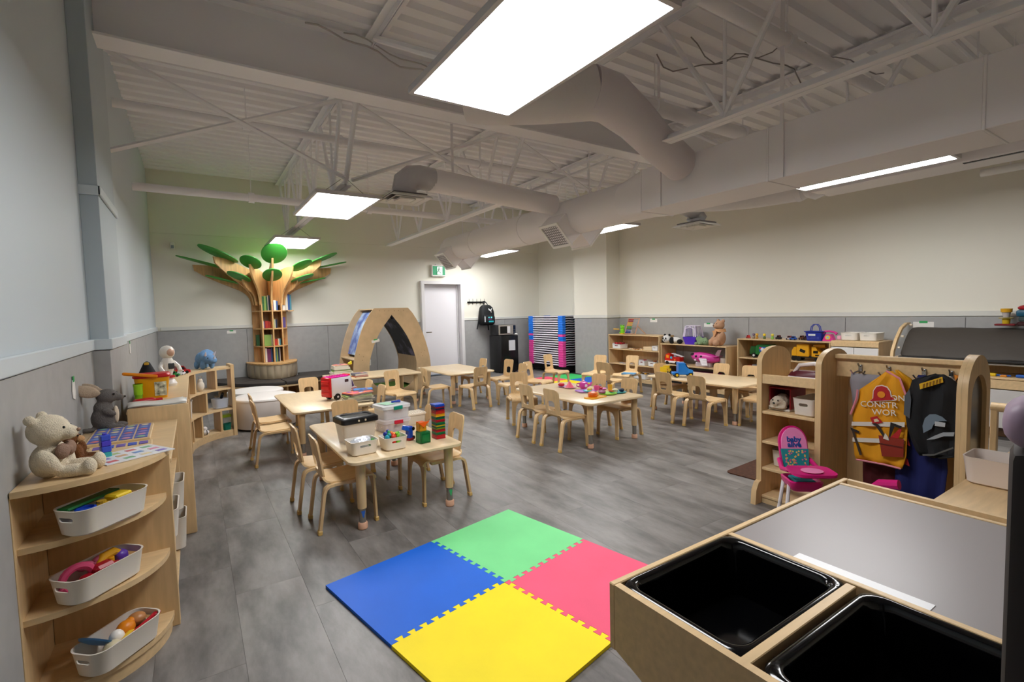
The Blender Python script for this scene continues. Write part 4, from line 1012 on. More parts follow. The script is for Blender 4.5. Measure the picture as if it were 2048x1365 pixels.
t = thing('picture_sheet', 'second white picture sheet slid under the first, toward the puzzle', 'sheet', (-.30, 2.86, .7713), 12)
M().box((0, 0, .0015), (.25, .17, .003), 0).o('sheet', mat('dedfe4', .25), t)
for i in range(3): M().box((-.07 + i * .07, 0, .0034), (.045, .035, .0008), 0).o('print', mat(pc[i * 2], .5), t)
t = thing('paper_sheets', 'pile of pale paper sheets on the end of the birch cupboard', 'paper', (-.215, 3.79, .8605), 0)
for k in range(3):
    m = M(); n = 8
    m.loops([[(-.15 + .3 * i / n, -.02, .0015 + k * .004 + .004 * math.sin(i * .9)) for i in range(n + 1)], [(-.15 + .3 * i / n, .2, .0015 + k * .004 + .004 * math.sin(i * .9 + .5)) for i in range(n + 1)]], False, False, False)
    o = m.o('sheet', mat('dcd9d2' if k else 'd2dbe2', .4), t, rot=(0, 0, .05 * k)); md = o.modifiers.new('s', 'SOLIDIFY'); md.thickness = .001
t = thing('toy_bucket', 'yellow toy bucket with red lid and orange handle on the left cupboard', 'bucket', (-.27, 4.36, .84), 0)
M().loops([[(p[0], p[1], z) for p in rr(l_, l_ * .8, .03, 4)] for l_, z in ((.17, 0), (.205, .15))]).o('tub', mat('e2a008', .35), t)
M().loops([[(p[0], p[1], z) for p in rr(l_, l_ * .82, .035, 4)] for l_, z in ((.212, .151), (.22, .155), (.22, .166), (.20, .178))]).o('lid', mat('c4161c', .35), t)
M().box((-.06, -.1, .178), (.2, .02, .022), .006, (0, .18, 0)).o('handle', mat('e88a14', .35), t)
M().box((.05, -.0765, .07), (.07, .004, .1), 0, (.08, 0, 0)).o('sticker', mat('c9d2b0', .4, noise=.8, scale=40), t)
M().box((-.07, -.0735, .06), (.03, .004, .06), 0, (.08, 0, 0)).o('sticker', mat('5f8a6a', .4, noise=.8, scale=50), t)
t = thing('toy_cup', 'lime green stacking tube beside the yellow bucket', 'toy', (-.345, 4.24, .84))
M().cyl((0, 0, .045), (0, 0, .12), .026, n=18).cyl((0, 0, .105), (0, 0, .12), .028, n=18).o('tube', mat('9bd321', .4), t)
M().cyl((0, 0, 0), (0, 0, .045), .022, n=18).o('base', mat('7fb81c', .4), t)
t = thing('toy_scoop', 'red plastic scoop lying in front of the yellow bucket', 'toy', (-.30, 4.05, .84), 20)
M().box((0, 0, .02), (.12, .07, .04), .016, seg=3).cyl((.06, 0, .02), (.1, 0, .02), .012, n=10).o('scoop', mat('b5161e', .35), t)
t = thing('toy_hat', 'small black felt hat with a yellow badge behind the bucket lid', 'toy', (-.31, 4.58, .84))
M().lathe([(.07, 0), (.07, .12), (.055, .16), (.02, .24), (.004, .25)], n=20).o('crown', mat('0c0c10', .8), t); M().box((.0, -.035, .235), (.03, .01, .02), .004).o('badge', mat('c8a838', .4), t)
t = thing('toy_astronaut', 'white and red toy astronaut standing beyond the yellow bucket', 'toy', (-.20, 5.05, .84), -55)
WP = mat('e4e0da', .35)
M().lathe([(.055, 0), (.06, .02), (.045, .05), (.028, .06), (.03, .1), (.045, .15), (.05, .2), (.03, .24)], n=20).o('body', WP, t)
M().sph((0, 0, .285), (.058, .056, .058)).o('helmet', mat('dcd6cc', .3), t)
M().sph((.026, 0, .285), (.04, .038, .038)).o('visor', mat('d0a890', .15), t)
for s in (-1, 1): M().tube([(0, s * .045, .2), (.02, s * .075, .16), (.05, s * .07, .12)], .017, 8).o('arm', WP, t)
M().lathe([(.0465, .07), (.048, .08), (.045, .09)], n=18).o('stripe', mat('c02028', .4), t)
M().box((.046, 0, .17), (.01, .05, .05), .004).o('chest_pack', mat('30343a', .4), t)
def car(name, label, loc, L, W, H, col, rz, col2=None, group=None, wr=None, cat='toy car', truck=False):
    t = thing(name, label, cat, loc, rz, group); wr = wr or H * .2
    M().prism([(-L / 2, wr * .6), (L / 2, wr * .6), (L / 2, H * .42), (L * .42, H * .52), (-L * .46, H * .55), (-L / 2, H * .45)], 'y', -W / 2, W / 2).o('body', mat(col, .3), t)
    M().prism([(-L * .34, H * .5), (L * .3, H * .5), (L * .14, H), (-L * .24, H)], 'y', -W * .42, W * .42).o('cabin', mat(col2 or col, .3), t)
    M().prism([(-L * .26, H * .58), (L * .2, H * .58), (L * .11, H * .9), (-L * .2, H * .9)], 'y', -W * .428, W * .428).o('window', mat('12161c', .15), t)
    for sx in (-.28, .28):
        for sy in (-1, 1): M().wheel((L * sx, sy * W * .44, wr), wr, W * .16).o('wheel', BLACK, t)
    return t
car('toy_car', 'red toy car on top of the curved shelf', (-.14, 6.22, .825), .16, .08, .085, 'b81820', 20, '8a1418')
car('toy_car', 'green toy car before the red one on the left cupboard', (-.20, 5.78, .841), .11, .06, .06, '1d8a3c', 30)
car('toy_car', 'small white police toy car beside the green one', (-.13, 5.93, .841), .10, .05, .045, 'd9dce0', 70)
toy('toy_figure', 'cream toy figure behind the green toy car', 'toy', (-.27, 5.93, .841), M().lathe([(.024, 0), (.026, .05), (.018, .07)], n=14).sph((0, 0, .09), .026), 'd8ccb4')
t = thing('plush_rhino', 'blue plush triceratops with pale horns on the curved shelf', 'plush toy', (.10, 6.62, .826), -62)
blob('body', mat('6f98c4', .95, noise=.1, scale=30, bump=.7, bscale=220), t, [((-.05, 0, .12), (.10, .075, .075)), ((.08, 0, .11), (.07, .062, .058)), ((.13, 0, .10), (.045, .046, .04)), ((.02, 0, .15), (.045, .085, .075)), ((-.1, -.05, .045), (.03, .03, .05)), ((-.1, .05, .045), (.03, .03, .05)), ((.02, -.05, .045), (.03, .03, .05)), ((.02, .05, .045), (.03, .03, .05)), ((-.16, 0, .1), (.05, .03, .03))], .008, .004)
for s in (-1, 1): M().cyl((.075, s * .045, .155), (.105, s * .055, .195), .014, .004, n=10).o('horn', mat('e4d8dc', .7), t); eye(t, (.118, s * .044, .128), .007)
M().cyl((.165, 0, .125), (.18, 0, .15), .012, .003, n=10).o('horn', mat('dfe2e8', .7), t)
# in the curved shelf
t = thing('drawstring_bag', 'cream cloth pouch in the upper tier of the curved shelf', 'bag', (.03, 6.52, .582), 20)
blob('body', mat('dcd4c6', .9, bump=.3, bscale=120), t, [((0, 0, .06), (.04, .036, .06)), ((0, 0, .12), (.026, .024, .025))], .006)
M().tube([(-.01, 0, .135), (-.02, 0, .17), (.02, 0, .17), (.012, 0, .135)], .004, 6).o('cord', mat('dcd4c6', .8), t)
t = open_bin('storage_bin', 'clear bin with blue things in the middle tier of the curved shelf', (.215, 6.70, .337), .17, .13, .12, 'dfe8f4', 20, slots='', a=.45)
toy('toy_plate', 'blue rings lying in the clear bin on the curved shelf', 'toy', (.215, 6.70, .349), M().lathe([(.04, 0), (.055, .005), (.055, .04), (.045, .05), (.03, .045)], n=20), '4a72b0')
toy('toy_strap', 'black strap hanging from the clear bin in the curved shelf', 'toy', (.24, 6.74, .46), M().box((0, 0, .02), (.03, .05, .07), .008, (.4, .3, 0)), '101214')
t = thing('storage_box', 'clear box with a lime green lid on the bottom tier of the curved shelf', 'box', (.265, 6.76, .077), 12)
M().loops([[(p[0], p[1], z) for p in rr(l_, l_ * 1.1, .015, 3)] for l_, z in ((.085, 0), (.095, .14))]).o('tub', frosted('d6dcd8', .4), t)
M().loops([[(p[0], p[1], z) for p in rr(l_, l_ * 1.1, .015, 3)] for l_, z in ((.10, .141), (.10, .165), (.09, .172))]).o('lid', mat('a8c832', .4), t)
t = open_bin('toy_tub', 'dark green tub at the right end of the curved shelf, bottom tier', (.265, 6.685, .077), .0001 + .11, .075, .075, '0c6a58', 15, rad=.02, slots='')
bpy.data.objects.remove([c for c in kids(t)][0]); M().loops([[(p[0], p[1], z) for p in rr(l_, .06, .02, 4)] for l_, z in ((.075, 0), (.085, .07), (.095, .072), (.095, .078), (.08, .078), (.075, .06))]).o('tub', mat('0c6a58', .4), t); t.location = (.27, 6.672, .077)
t = thing('toy_rattle', 'white toy dog with dark stripes in the lower tier of the curved shelf', 'toy', (.045, 6.52, .077), 10)
blob('body', mat('e2dedc', .6), t, [((0, 0, .03), (.045, .03, .03)), ((.0, 0, .075), (.026, .024, .024))], .006)
for x in (-.02, .015): M().lathe([(.0315, -.004), (.0325, 0), (.0315, .004)], n=16).rot(Matrix.Translation((x, 0, .03)) @ Matrix.Rotation(PI / 2, 4, 'Y')).o('stripe', mat('22242c', .5), t)
open_bin('storage_bin', 'white bin poking out of the left end of the curved shelf', (-.12, 6.24, .337), .13, .16, .19, rz=0, rad=.02, slots='')
for z, lb in ((.302, 'white bin with dark slots sticking out of the left shelf, upper one'), (.072, 'white bin in the bottom of the left shelf, lower one')):
    open_bin('storage_bin', lb, (-.255, 3.45, z), .32, .22, .19 if z < .2 else .17, rz=0, rad=.03)
open_bin('storage_bin', 'white bin in the near bay of the left shelf', (-.265, 3.05, .302), .3, .26, .15, rz=0, rad=.03)

# ------------------------------------------------------------------ books
BOOKC = ['2e6a3a', 'b8382c', '355a9a', 'e0c24a', 'd9d2c4', '7a3a6a', '4a8a9a', 'c8743a', '8fb05a', '5a4a8a', 'e8e4da', '1f2f4a']
def book(loc, th, d, h, c, label, rz=0, tilt=None, group=None):
    t = thing('book', label, 'book', loc, rz, group, tilt)
    m = mat(c, .4)
    M().box((0, 0, h / 2), (th, .002, h), 0).box((-th / 2 + .001, d / 2, h / 2), (.002, d, h), 0).box((th / 2 - .001, d / 2, h / 2), (.002, d, h), 0).o('cover', m, t)
    M().box((0, d / 2, h / 2), (th - .004, d - .008, h - .006), 0).o('pages', mat('e6e0d0', .7), t)
    return t
CN = {'2e6a3a': 'green', 'b8382c': 'red', '355a9a': 'blue', 'e0c24a': 'yellow', 'd9d2c4': 'cream', '7a3a6a': 'purple', '4a8a9a': 'teal', 'c8743a': 'orange', '8fb05a': 'light green', '5a4a8a': 'violet', 'e8e4da': 'white', '1f2f4a': 'navy'}
def shelf_books(x0, yf, z, specs, where):
    x = x0; seen = {}
    for i, (c, th, h) in enumerate(specs):
        lb = '%s book standing %s' % (CN[c], where)
        seen.setdefault(lb, []).append(book((x + th / 2, yf, z + .001), th, min(.16, Y1 - .045 - yf), h, c, lb)); x += th + .003
    for lb, L in seen.items():
        if len(L) > 1:
            for o in L: o['group'] = lb.replace('book', 'books', 1)
LV = (.60, .89, 1.205, 1.52)
shelf_books(TX - .142, 9.66, LV[3], [('2e6a3a', .03, .25), ('8fb05a', .03, .26), ('2e6a3a', .02, .24), ('d9d2c4', .012, .27), ('1f2f4a', .02, .27)], 'on the top tree shelf, left bay')
shelf_books(TX + .02, 9.68, LV[3], [('7a3a6a', .02, .16), ('e8e4da', .04, .18), ('355a9a', .025, .17)], 'on the top tree shelf, right bay')
shelf_books(TX + .195, 9.74, LV[3], [('e8e4da', .05, .30), ('d9d2c4', .04, .30), ('355a9a', .03, .29), ('4a8a9a', .025, .28)], 'at the right end of the top tree shelf')
shelf_books(TX - .145, 9.66, LV[2], [('d9d2c4', .015, .13), ('7a3a6a', .015, .12), ('b8382c', .05, .13), ('b8382c', .03, .12), ('c8743a', .02, .12)], 'on the second tree shelf, left bay')
shelf_books(TX + .02, 9.66, LV[2], [('8fb05a', .018, .17), ('d9d2c4', .015, .16), ('1f2f4a', .025, .15)], 'on the second tree shelf, right bay')
shelf_books(TX + .19, 9.78, LV[2], [('5a4a8a', .05, .19)], 'at the right edge of the second tree shelf')
shelf_books(TX - .245, 9.82, LV[1], [('2e6a3a', .05, .2)], 'at the left edge of the third tree shelf')
shelf_books(TX - .14, 9.62, LV[1], [('8fb05a', .11, .2), ('d9d2c4', .018, .2)], 'on the third tree shelf, left bay')
shelf_books(TX + .02, 9.64, LV[1], [('b8382c', .045, .12), ('c8743a', .015, .12), ('e8e4da', .015, .12), ('4a8a9a', .02, .12)], 'on the third tree shelf, right bay')
shelf_books(TX + .2, 9.82, LV[1], [('c8743a', .02, .12)], 'at the right edge of the third tree shelf')
shelf_books(TX - .14, 9.62, LV[0], [('e8e4da', .03, .25), ('7a3a6a', .06, .24), ('355a9a', .02, .25)], 'on the bottom tree shelf, left bay')
shelf_books(TX + .02, 9.62, LV[0], [('4a8a9a', .025, .26), ('8fb05a', .015, .25), ('1f2f4a', .025, .25), ('d9d2c4', .01, .25)], 'on the bottom tree shelf, right bay')
def flat_books(x, y, z, specs, where, grp):
    for i, (c, l_, w_, th, rz) in enumerate(specs):
        pos = 'topmost' if i == len(specs) - 1 else ('lowest' if i == 0 else ['second', 'third', 'fourth', 'fifth', 'sixth', 'seventh'][i - 1] + ' from the bottom')
        t = thing('book', '%s book lying %s in the pile %s' % (CN.get(c, 'colourful'), pos, where), 'book', (x + rnd.uniform(-.01, .01), y + rnd.uniform(-.01, .01), z), rz, grp)
        mc = mat(c, .4)
        M().box((0, 0, th - .001), (l_, w_, .002), 0).box((0, 0, .001), (l_, w_, .002), 0).box((-l_ / 2, 0, th / 2), (.002, w_, th), 0).o('cover', mc, t)
        M().box((.002, 0, th / 2), (l_ - .008, w_ - .008, th - .004), 0).o('pages', mat('e2dccb', .7), t)
        if CN.get(c) is None or i == len(specs) - 1:
            for q in range(5): M().box((rnd.uniform(-.3, .3) * l_, rnd.uniform(-.3, .3) * w_, th + .0005), (l_ * .22, w_ * .2, .001), 0, (0, 0, rnd.uniform(0, 3))).o('cover_print', mat(rnd.choice(['e8b23a', '6a48a0', 'd85a8a', 'e8e0d0', '3a78b8']), .5), t)
        z += th + .0006
flat_books(1.44, 5.29, .4705, [('e0d6b0', .27, .21, .012, 4), ('8a8a86', .28, .22, .014, -6), ('d9d2c4', .29, .2, .01, 8), ('8a8f84', .27, .2, .012, -4), ('c8c8a0', .28, .2, .014, 3), ('8fb05a', .27, .2, .014, 0), ('1f2f4a', .25, .19, .01, 12), ('e0705a', .26, .2, .012, 18)], 'beside the toy van', 'books in the pile beside the toy van')
flat_books(1.53, 5.39, .573, [('3a78b8', .2, .15, .01, -15)], 'beside the toy van, at its back', 'books in the pile beside the toy van')
flat_books(1.86, 7.70, .4705, [('e4dcc4', .28, .22, .02, 3), ('d9d2c4', .29, .21, .026, -4), ('e6e0d0', .3, .2, .024, 6), ('8fb05a', .26, .2, .02, -3), ('6a9a5a', .25, .2, .015, 2), ('e6e0d0', .24, .2, .03, 0), ('d9d2c4', .22, .2, .025, -2), ('e89a7a', .2, .17, .012, 5)], 'on the crosswise table', 'books in the pile on the crosswise table')
flat_books(2.06, 7.40, .4705, [('c8743a', .2, .17, .012, 10), ('b8382c', .2, .16, .012, -5), ('5a5f78', .2, .16, .03, 8)], 'left on the crosswise table', 'three books before the tall pile on the crosswise table')
toy('toy_duck', 'yellow squeeze toy on the book pile of the crosswise table', 'toy', (1.98, 7.62, .64), M().sph((0, 0, .02), (.035, .03, .02)).sph((.015, 0, .042), .018), 'f0dc2a')

# ------------------------------------------------------------------ toy van on its table
t = thing('toy_van', 'white toy ambulance van with red rear door and pink roof', 'toy van', (1.32, 5.62, .4705), 24)
VW = mat('e8e4ea', .35)
L_, W_, H_ = .36, .15, .25
M().box((-.01, 0, .145), (.26, W_, .2), .012, seg=2).o('body', VW, t)
M().prism([(.12, .045), (.2, .045), (.2, .11), (.17, .125), (.13, .225), (.12, .235)], 'y', -W_ / 2 + .004, W_ / 2 - .004).o('cab', VW, t)
M().prism([(.132, .12), (.163, .128), (.133, .2), (.132, .2)], 'y', -W_ / 2, W_ / 2).o('cab_window', mat('5a4a78', .15), t)
M().box((-.152, 0, .145), (.03, W_ + .004, .215), .01, seg=2).o('rear_door', frosted('d3141c', .9, .2), t)
for z in (.08, .14, .2): M().box((-.17, 0, z), (.012, W_ - .02, .035), .006).o('door_panel', mat('e02a2a', .2), t)
M().box((-.02, 0, .252), (.24, W_ - .01, .014), .005).o('roof', mat('e0189a', .35), t)
for i in range(6): M().box((-.11 + i * .035, 0, .262), (.012, W_ - .05, .008), .003).o('roof_rib', mat('c01084', .35), t)
M().box((.115, 0, .256), (.04, .1, .02), .006).o('siren', mat('d8202a', .2), t)
for s in (-1, 1):
    M().box((.06, s * (W_ / 2 + .001), .2), (.05, .004, .03), .003).o('side_window', mat('4a3038', .2), t)
    for z in (.1, .08): M().box((.16, s * (W_ / 2 - .003), z), (.07, .004, .009), .001).o('stripe', mat('b0203a', .4), t)
    for x in (-.07, .13):
        wv = M().wheel((x, s * (W_ / 2 - .005), .036), .036, .03).o('wheel', BLACK, t)
        M().wheel((x, s * (W_ / 2 + .008), .036), .012, .008).o('hub', mat('c8c4c8', .3), wv)
# ------------------------------------------------------------------ things on the front table
def lidded(name, label, loc, L, W, H, rz, lidc, tubc, taper=.03, lh=.03, a=.35, latch=None):
    t = thing(name, label, 'box', loc, rz)
    mm = M(); mm.loops([[(p[0], p[1], z) for p in rr(l_, w_, rd, 4)] for l_, w_, rd, z in ((L - taper, W - taper, .02, 0), (L, W, .025, H), (L - .006, W - .006, .022, H), (L - taper - .006, W - taper - .006, .018, .004))])
    mm.o('tub', frosted(tubc, a, .22), t)
    M().loops([[(p[0], p[1], z) for p in rr(l_, w_, .03, 4)] for l_, w_, z in ((L + .012, W + .012, H - .016), (L + .02, W + .02, H - .012), (L + .02, W + .02, H + lh * .6), (L - .01, W - .01, H + lh), (L - .05, W - .05, H + lh), (L - .06, W - .06, H + lh * .75))]).o('lid', lidc if not isinstance(lidc, str) else mat(lidc, .3), t)
    if latch:
        for s in (-1, 1): M().box((0, s * (W / 2 + .016), H - .006), (L * .34, .012, .03), .005, seg=2).o('latch', mat(latch, .35), t)
    return t
t = lidded('storage_box', 'clear storage box with a black lid at the left of the front table', (.965, 3.62, .4705), .26, .19, .165, 7, '131316', 'e0d8d0', .04, .03)
for s in (-1, 1):
    for x in (-.02, .03): M().box((x, s * .108, .17), (.012, .008, .014), .002).o('catch', mat('d9c9b0', .4), t)
t = lidded('storage_box', 'lower clear box with a red latch in the stack on the front table', (1.30, 3.80, .4705), .225, .2, .085, 8, frosted('e8e4ea', .45), 'e6e0e6', .012, .016, .35, 'c41c38')
t2 = lidded('storage_box', 'upper clear box with a green latch and papers on its lid', (1.30, 3.80, .574), .225, .2, .095, 8, frosted('eef0f2', .6), 'e6e6ea', .012, .016, .4, '0e8a72')
toy('sheet', 'pale green paper on top of the clear box with the green latch', 'paper', (1.26, 3.80, .6858), M().box((0, 0, .001), (.09, .12, .002), 0), 'a8d8b8', 20)
toy('toy_marker', 'blue marker pieces on top of the clear box', 'toy', (1.34, 3.80, .6858), M().cyl((-.04, 0, .008), (.04, .01, .008), .008, n=10).cyl((-.03, .02, .007), (.03, -.02, .007), .007, n=10), '1c3ea8', 15)
for lc, lb in (((1.27, 3.80, .478), 'pink and white bits inside the lower clear box'), ((1.32, 3.8, .582), 'pale bits inside the upper clear box')):
    g = M()
    for k in range(14): g.box((rnd.uniform(-.07, .07), rnd.uniform(-.06, .06), rnd.uniform(.01, .045)), (.03, .02, .015), .003, (rnd.random(), rnd.random(), rnd.random() * 3))
    o = g.o('toy_bits', mat('d8b8c0', .5), loc=lc); tag(o, lb, 'toys', kind='stuff')
t = thing('perforated_box', 'cream box with a perforated lid behind the magnetic tiles', 'box', (1.525, 3.92, .4705), 4)
M().loops([[(p[0], p[1], z) for p in rr(l_, l_ * .78, .015, 3)] for l_, z in ((.17, 0), (.18, .075))]).o('tub', frosted('e6dccb', .85), t)
M().loops([[(p[0], p[1], z) for p in rr(l_, l_ * .8, .015, 3)] for l_, z in ((.19, .076), (.19, .088), (.18, .092))]).o('lid', mat('e8dcc8', .4), t)
g = M()
for i in range(9):
    for j in range(6): g.box((-.076 + i * .019, -.055 + j * .022, .0922), (.008, .01, .001), 0)
o = g.o('lid_holes', mat('8a7458', .7), t); o['kind'] = 'stuff'
open_bin('storage_bin', 'white bin with a shiny plastic bag at the front corner of the table', (.905, 3.275, .4705), .185, .155, .095, rz=4, rad=.025, slots='y')
toy('plastic_bag', 'shiny clear plastic bag lying in the front white bin', 'bag', (.90, 3.28, .50), M().sph((0, 0, .045), (.075, .05, .035)).sph((.03, .0, .058), (.04, .045, .025)), mat('dfe4ee', .08, bump=1., bscale=45, metal=.3), 10)
toy('toy_block', 'green magnetic piece at the edge of the bin with the plastic bag', 'toy', (.975, 3.29, .50), M().box((0, 0, .03), (.02, .05, .05), .004), '3f9a3a', 15)
open_bin('storage_bin', 'white bin full of colourful animal toys on the front table', (1.115, 3.255, .4705), .165, .15, .09, rz=2, rad=.025, slots='y')
for i, (dx, dy, z, c, w_) in enumerate([(-.04, .02, .10, '1c2f8a', 'navy'), (-.025, .0, .095, '2a9a5a', 'green'), (0, -.02, .085, 'd8402a', 'red'), (.01, .01, .09, 'e88a1c', 'orange'), (.035, .0, .085, '7ac83a', 'lime'), (.04, .03, .08, '4aa838', 'leaf green'), (-.045, -.02, .085, '1f9ab0', 'turquoise')]):
    toy('toy_animal', '%s connecting toy piece in the right front white bin' % w_, 'toy', (1.115 + dx, 3.255 + dy, .482), M().cyl((0, 0, 0), (0, 0, z - .02), .014, n=8).sph((0, 0, z - .01), (.022, .016, .018), (0, 0, i), 10).sph((.014, .008, z + .008), .011, n=8), c, i * 50)
t = thing('toy_train', 'blue and black toy train car standing on end beside the green cube', 'toy', (1.285, 3.385, .4705), 20)
M().box((0, 0, .055), (.04, .045, .10), .006).o('body', mat('1440a8', .3), t)
M().box((-.03, 0, .095), (.05, .04, .035), .005, (0, .4, 0)).o('cab', mat('1a58c8', .3), t)
for z in (.02, .085):
    for s in (-1, 1): M().wheel((.022, s * .018, z), .014, .01).o('wheel', BLACK, t)
M().box((0, 0, .012), (.045, .05, .02), .003).o('base', mat('8a1420', .4), t)
def tiles(name, label, loc, s, h, c, rz, topc=None):
    t = thing(name, label, 'toy', loc, rz)
    return t
t = thing('tile_cube', 'translucent green magnetic tile cube on the front table', 'toy', (1.345, 3.27, .4705), 6)
for (c_, d_) in (((0, -.039, .04), (.076, .006, .076)), ((0, .039, .04), (.076, .006, .076)), ((-.039, 0, .04), (.006, .07, .076)), ((.039, 0, .04), (.006, .07, .076)), ((0, 0, .081), (.076, .076, .006)), ((0, 0, .003), (.066, .066, .006))):
    M().box(c_, d_, .002).o('tile', frosted('0f7a3c', .75, .15), t)
for s in (-1, 1):
    M().ring(rr(.07, .07, .006, 2), rr(.056, .056, .004, 2), 'y', -.044 * s, -.0425 * s).rot(Matrix.Translation((0, 0, .04))).o('tile_frame', mat('0a5a2c', .25), t)
t = thing('tile_tower', 'orange and yellow magnetic tile turret on the green cube', 'toy', (1.335, 3.275, .5555), 8)
for (c_, d_) in (((0, -.027, .03), (.05, .005, .058)), ((0, .027, .03), (.05, .005, .058)), ((-.027, 0, .03), (.005, .048, .058)), ((.027, 0, .03), (.005, .048, .058))):
    M().box(c_, d_, .002).o('tile', frosted('d89a18', .8, .15), t)
M().prism([(-.04, .066), (.05, .07), (.0, .03)], 'y', -.036, -.031).o('triangle_tile', frosted('f0641c', .9, .15), t)
M().box((0, 0, .063), (.056, .06, .005), .002).o('tile', frosted('e05a18', .85, .15), t)
t = thing('tile_stack', 'tall stack of magnetic tiles in layered rainbow colours on the front table', 'toy', (1.485, 3.31, .4705), 4)
sc = ['a81420', 'c02028', 'a81420', '145a30', '1a6a38', 'a81420', '8a1420', '6a7a1c', '145a30', 'b89a1c', '0f5a34', '1a6a38', '8a1420', 'a81420', '145a30', '0f4a3a', 'd8a018', 'c88a14', 'b8301c', 'a82018', '7a1024', '141c3a', '8a1420', '1c3ea8']
for i, c in enumerate(sc):
    M().box((rnd.uniform(-.001, .001), rnd.uniform(-.001, .001), .0052 + i * .0104), (.075, .075, .0098), .0016).o('tile', frosted(c, .96, .2), t)
M().box((-.004, 0, .0052 + 24 * .0104), (.08, .078, .0098), .0016).o('tile', mat('1f4fc0', .2), t)
# ------------------------------------------------------------------ toy food on table E
def dish(label, loc, r_, c, sx=1, rz=0, name='toy_plate'):
    return toy(name, label, 'toy dish', loc, M().lathe([(r_ * .6, 0), (r_ * .95, .008), (r_, .014), (r_ * .95, .014), (r_ * .6, .006)], n=24, sx=sx), c, rz)
ZT = .4705
dish('lilac toy plate under the strawberry on the toy food table', (3.70, 4.55, ZT), .075, 'c99ad0')
toy('toy_strawberry', 'red toy berry on the lilac plate', 'toy food', (3.68, 4.58, ZT + .008), M().sph((0, 0, .022), (.04, .04, .022)), 'c01428')
toy('toy_leaf', 'green leaf top beside the red toy berry', 'toy food', (3.72, 4.61, ZT + .008), M().sph((0, 0, .02), (.02, .02, .014)), '2a6a34')
dish('pale pink toy plate under the pink cone', (3.70, 4.44, ZT), .07, 'e8b0c4')
toy('toy_cone', 'pink pyramid-shaped toy cake on the pale pink plate', 'toy food', (3.71, 4.46, ZT + .008), M().cyl((0, 0, 0), (0, 0, .07), .05, .008, n=6), 'ee6f8a')
t = thing('toy_teapot', 'magenta toy teapot with a white band and handle', 'toy teapot', (3.80, 4.31, ZT), -35)
M().lathe([(.03, 0), (.05, .02), (.055, .045), (.045, .075), (.02, .085)], n=24).o('pot', mat('d445a8', .3), t)
M().tube([(.045, 0, .03), (.075, 0, .045), (.095, 0, .075)], [.016, .012, .009], 10).o('spout', mat('d445a8', .3), t)
M().tube([(-.048, 0, .065), (-.08, 0, .06), (-.085, 0, .035), (-.05, 0, .02)], .007, 8).o('handle', mat('c23898', .3), t)
M().sph((0, 0, .092), .012).o('lid_knob', mat('f0c0e0', .3), t)
M().sph((.02, -.048, .04), (.018, .008, .018)).o('flower_badge', mat('f4eaf4', .4), t)
t = thing('toy_tray', 'lilac toy tray with cups in the middle of the toy food table', 'toy dish', (3.68, 4.14, ZT), -10)
M().loops([[(p[0], p[1], z) for p in rr(l_, l_ * .8, .03, 5)] for l_, z in ((.2, 0), (.22, .014), (.205, .014), (.19, .006))]).o('tray', mat('b98ad8', .35), t)
toy('toy_saucer', 'turquoise saucer on the lilac tray', 'toy dish', (3.65, 4.08, ZT + .007), M().lathe([(.03, 0), (.05, .014), (.046, .016), (.02, .006)], n=20), '4ab8c8')
toy('toy_cheese', 'yellow toy cheese on the lilac tray', 'toy food', (3.70, 4.10, ZT + .007), M().box((0, 0, .016), (.05, .04, .03), .006), 'e8c840', 20)
toy('toy_cup', 'pink toy cup with an open side beside the lilac tray', 'toy dish', (3.77, 4.06, ZT + .0151), M().lathe([(.025, 0), (.034, .05), (.03, .05), (.022, .008)], n=18), 'e85a9a')
dish('pink toy plate with red fruit right of the teapot', (3.90, 4.14, ZT), .075, 'd878c0')
toy('toy_tomato', 'red toy fruit slices on the pink plate', 'toy food', (3.88, 4.14, ZT + .008), M().sph((-.02, 0, .014), (.03, .022, .014)).sph((.03, .02, .014), (.026, .02, .014)).sph((.01, -.03, .012), (.022, .016, .012)), 'b81428')
toy('toy_board', 'yellow toy cutting board at the front corner of the toy food table', 'toy dish', (3.50, 3.79, ZT), M().loops([[(p[0], p[1], z) for p in rr(.24, .13, .02, 4)] for z in (0, .01)]), 'e8a818', 8)
toy('toy_burger', 'orange toy burger stack on the yellow board', 'toy food', (3.48, 3.81, ZT + .0105), M().lathe([(.045, 0), (.05, .01), (.048, .025), (.052, .03), (.045, .045), (.02, .055)], n=18), 'e06a18')
toy('toy_bread', 'pale toy bread slice beside the burger', 'toy food', (3.56, 3.84, ZT + .0105), M().box((0, 0, .018), (.03, .05, .036), .006), 'e8c078', 20)
dish('lime green toy plate on the toy food table', (3.74, 3.85, ZT), .095, '8acb20', 1.1)
toy('toy_donut', 'purple toy donut on the lime green plate', 'toy food', (3.70, 3.90, ZT + .008), M().tube([(math.cos(2 * PI * i / 16) * .026, math.sin(2 * PI * i / 16) * .026, .015) for i in range(16)], .015, 8, True), 'a04878')
dish('teal toy plate at the right end of the toy food table', (3.89, 3.85, ZT), .095, '2aa0a8')
toy('toy_cup', 'yellow toy cup beyond the teal plate', 'toy dish', (3.94, 4.02, ZT), M().lathe([(.022, 0), (.028, .065), (.024, .065), (.018, .01)], n=16), 'e8b030')
toy('toy_sandwich', 'toy sandwich with red filling on the teal plate', 'toy food', (3.88, 3.88, ZT + .008), M().sph((0, 0, .022), (.036, .03, .016)).cyl((0, 0, 0), (0, 0, .012), .03, n=14), 'e8d8b0')
toy('toy_tomato', 'red toy slice under the sandwich on the teal plate', 'toy food', (3.845, 3.90, ZT + .008), M().cyl((0, 0, 0), (0, 0, .014), .028, n=14), 'b81c20')
toy('toy_aubergine', 'dark navy toy vegetable on the teal plate', 'toy food', (3.93, 3.83, ZT + .008), M().sph((0, 0, .02), (.034, .026, .02)), '12203c')
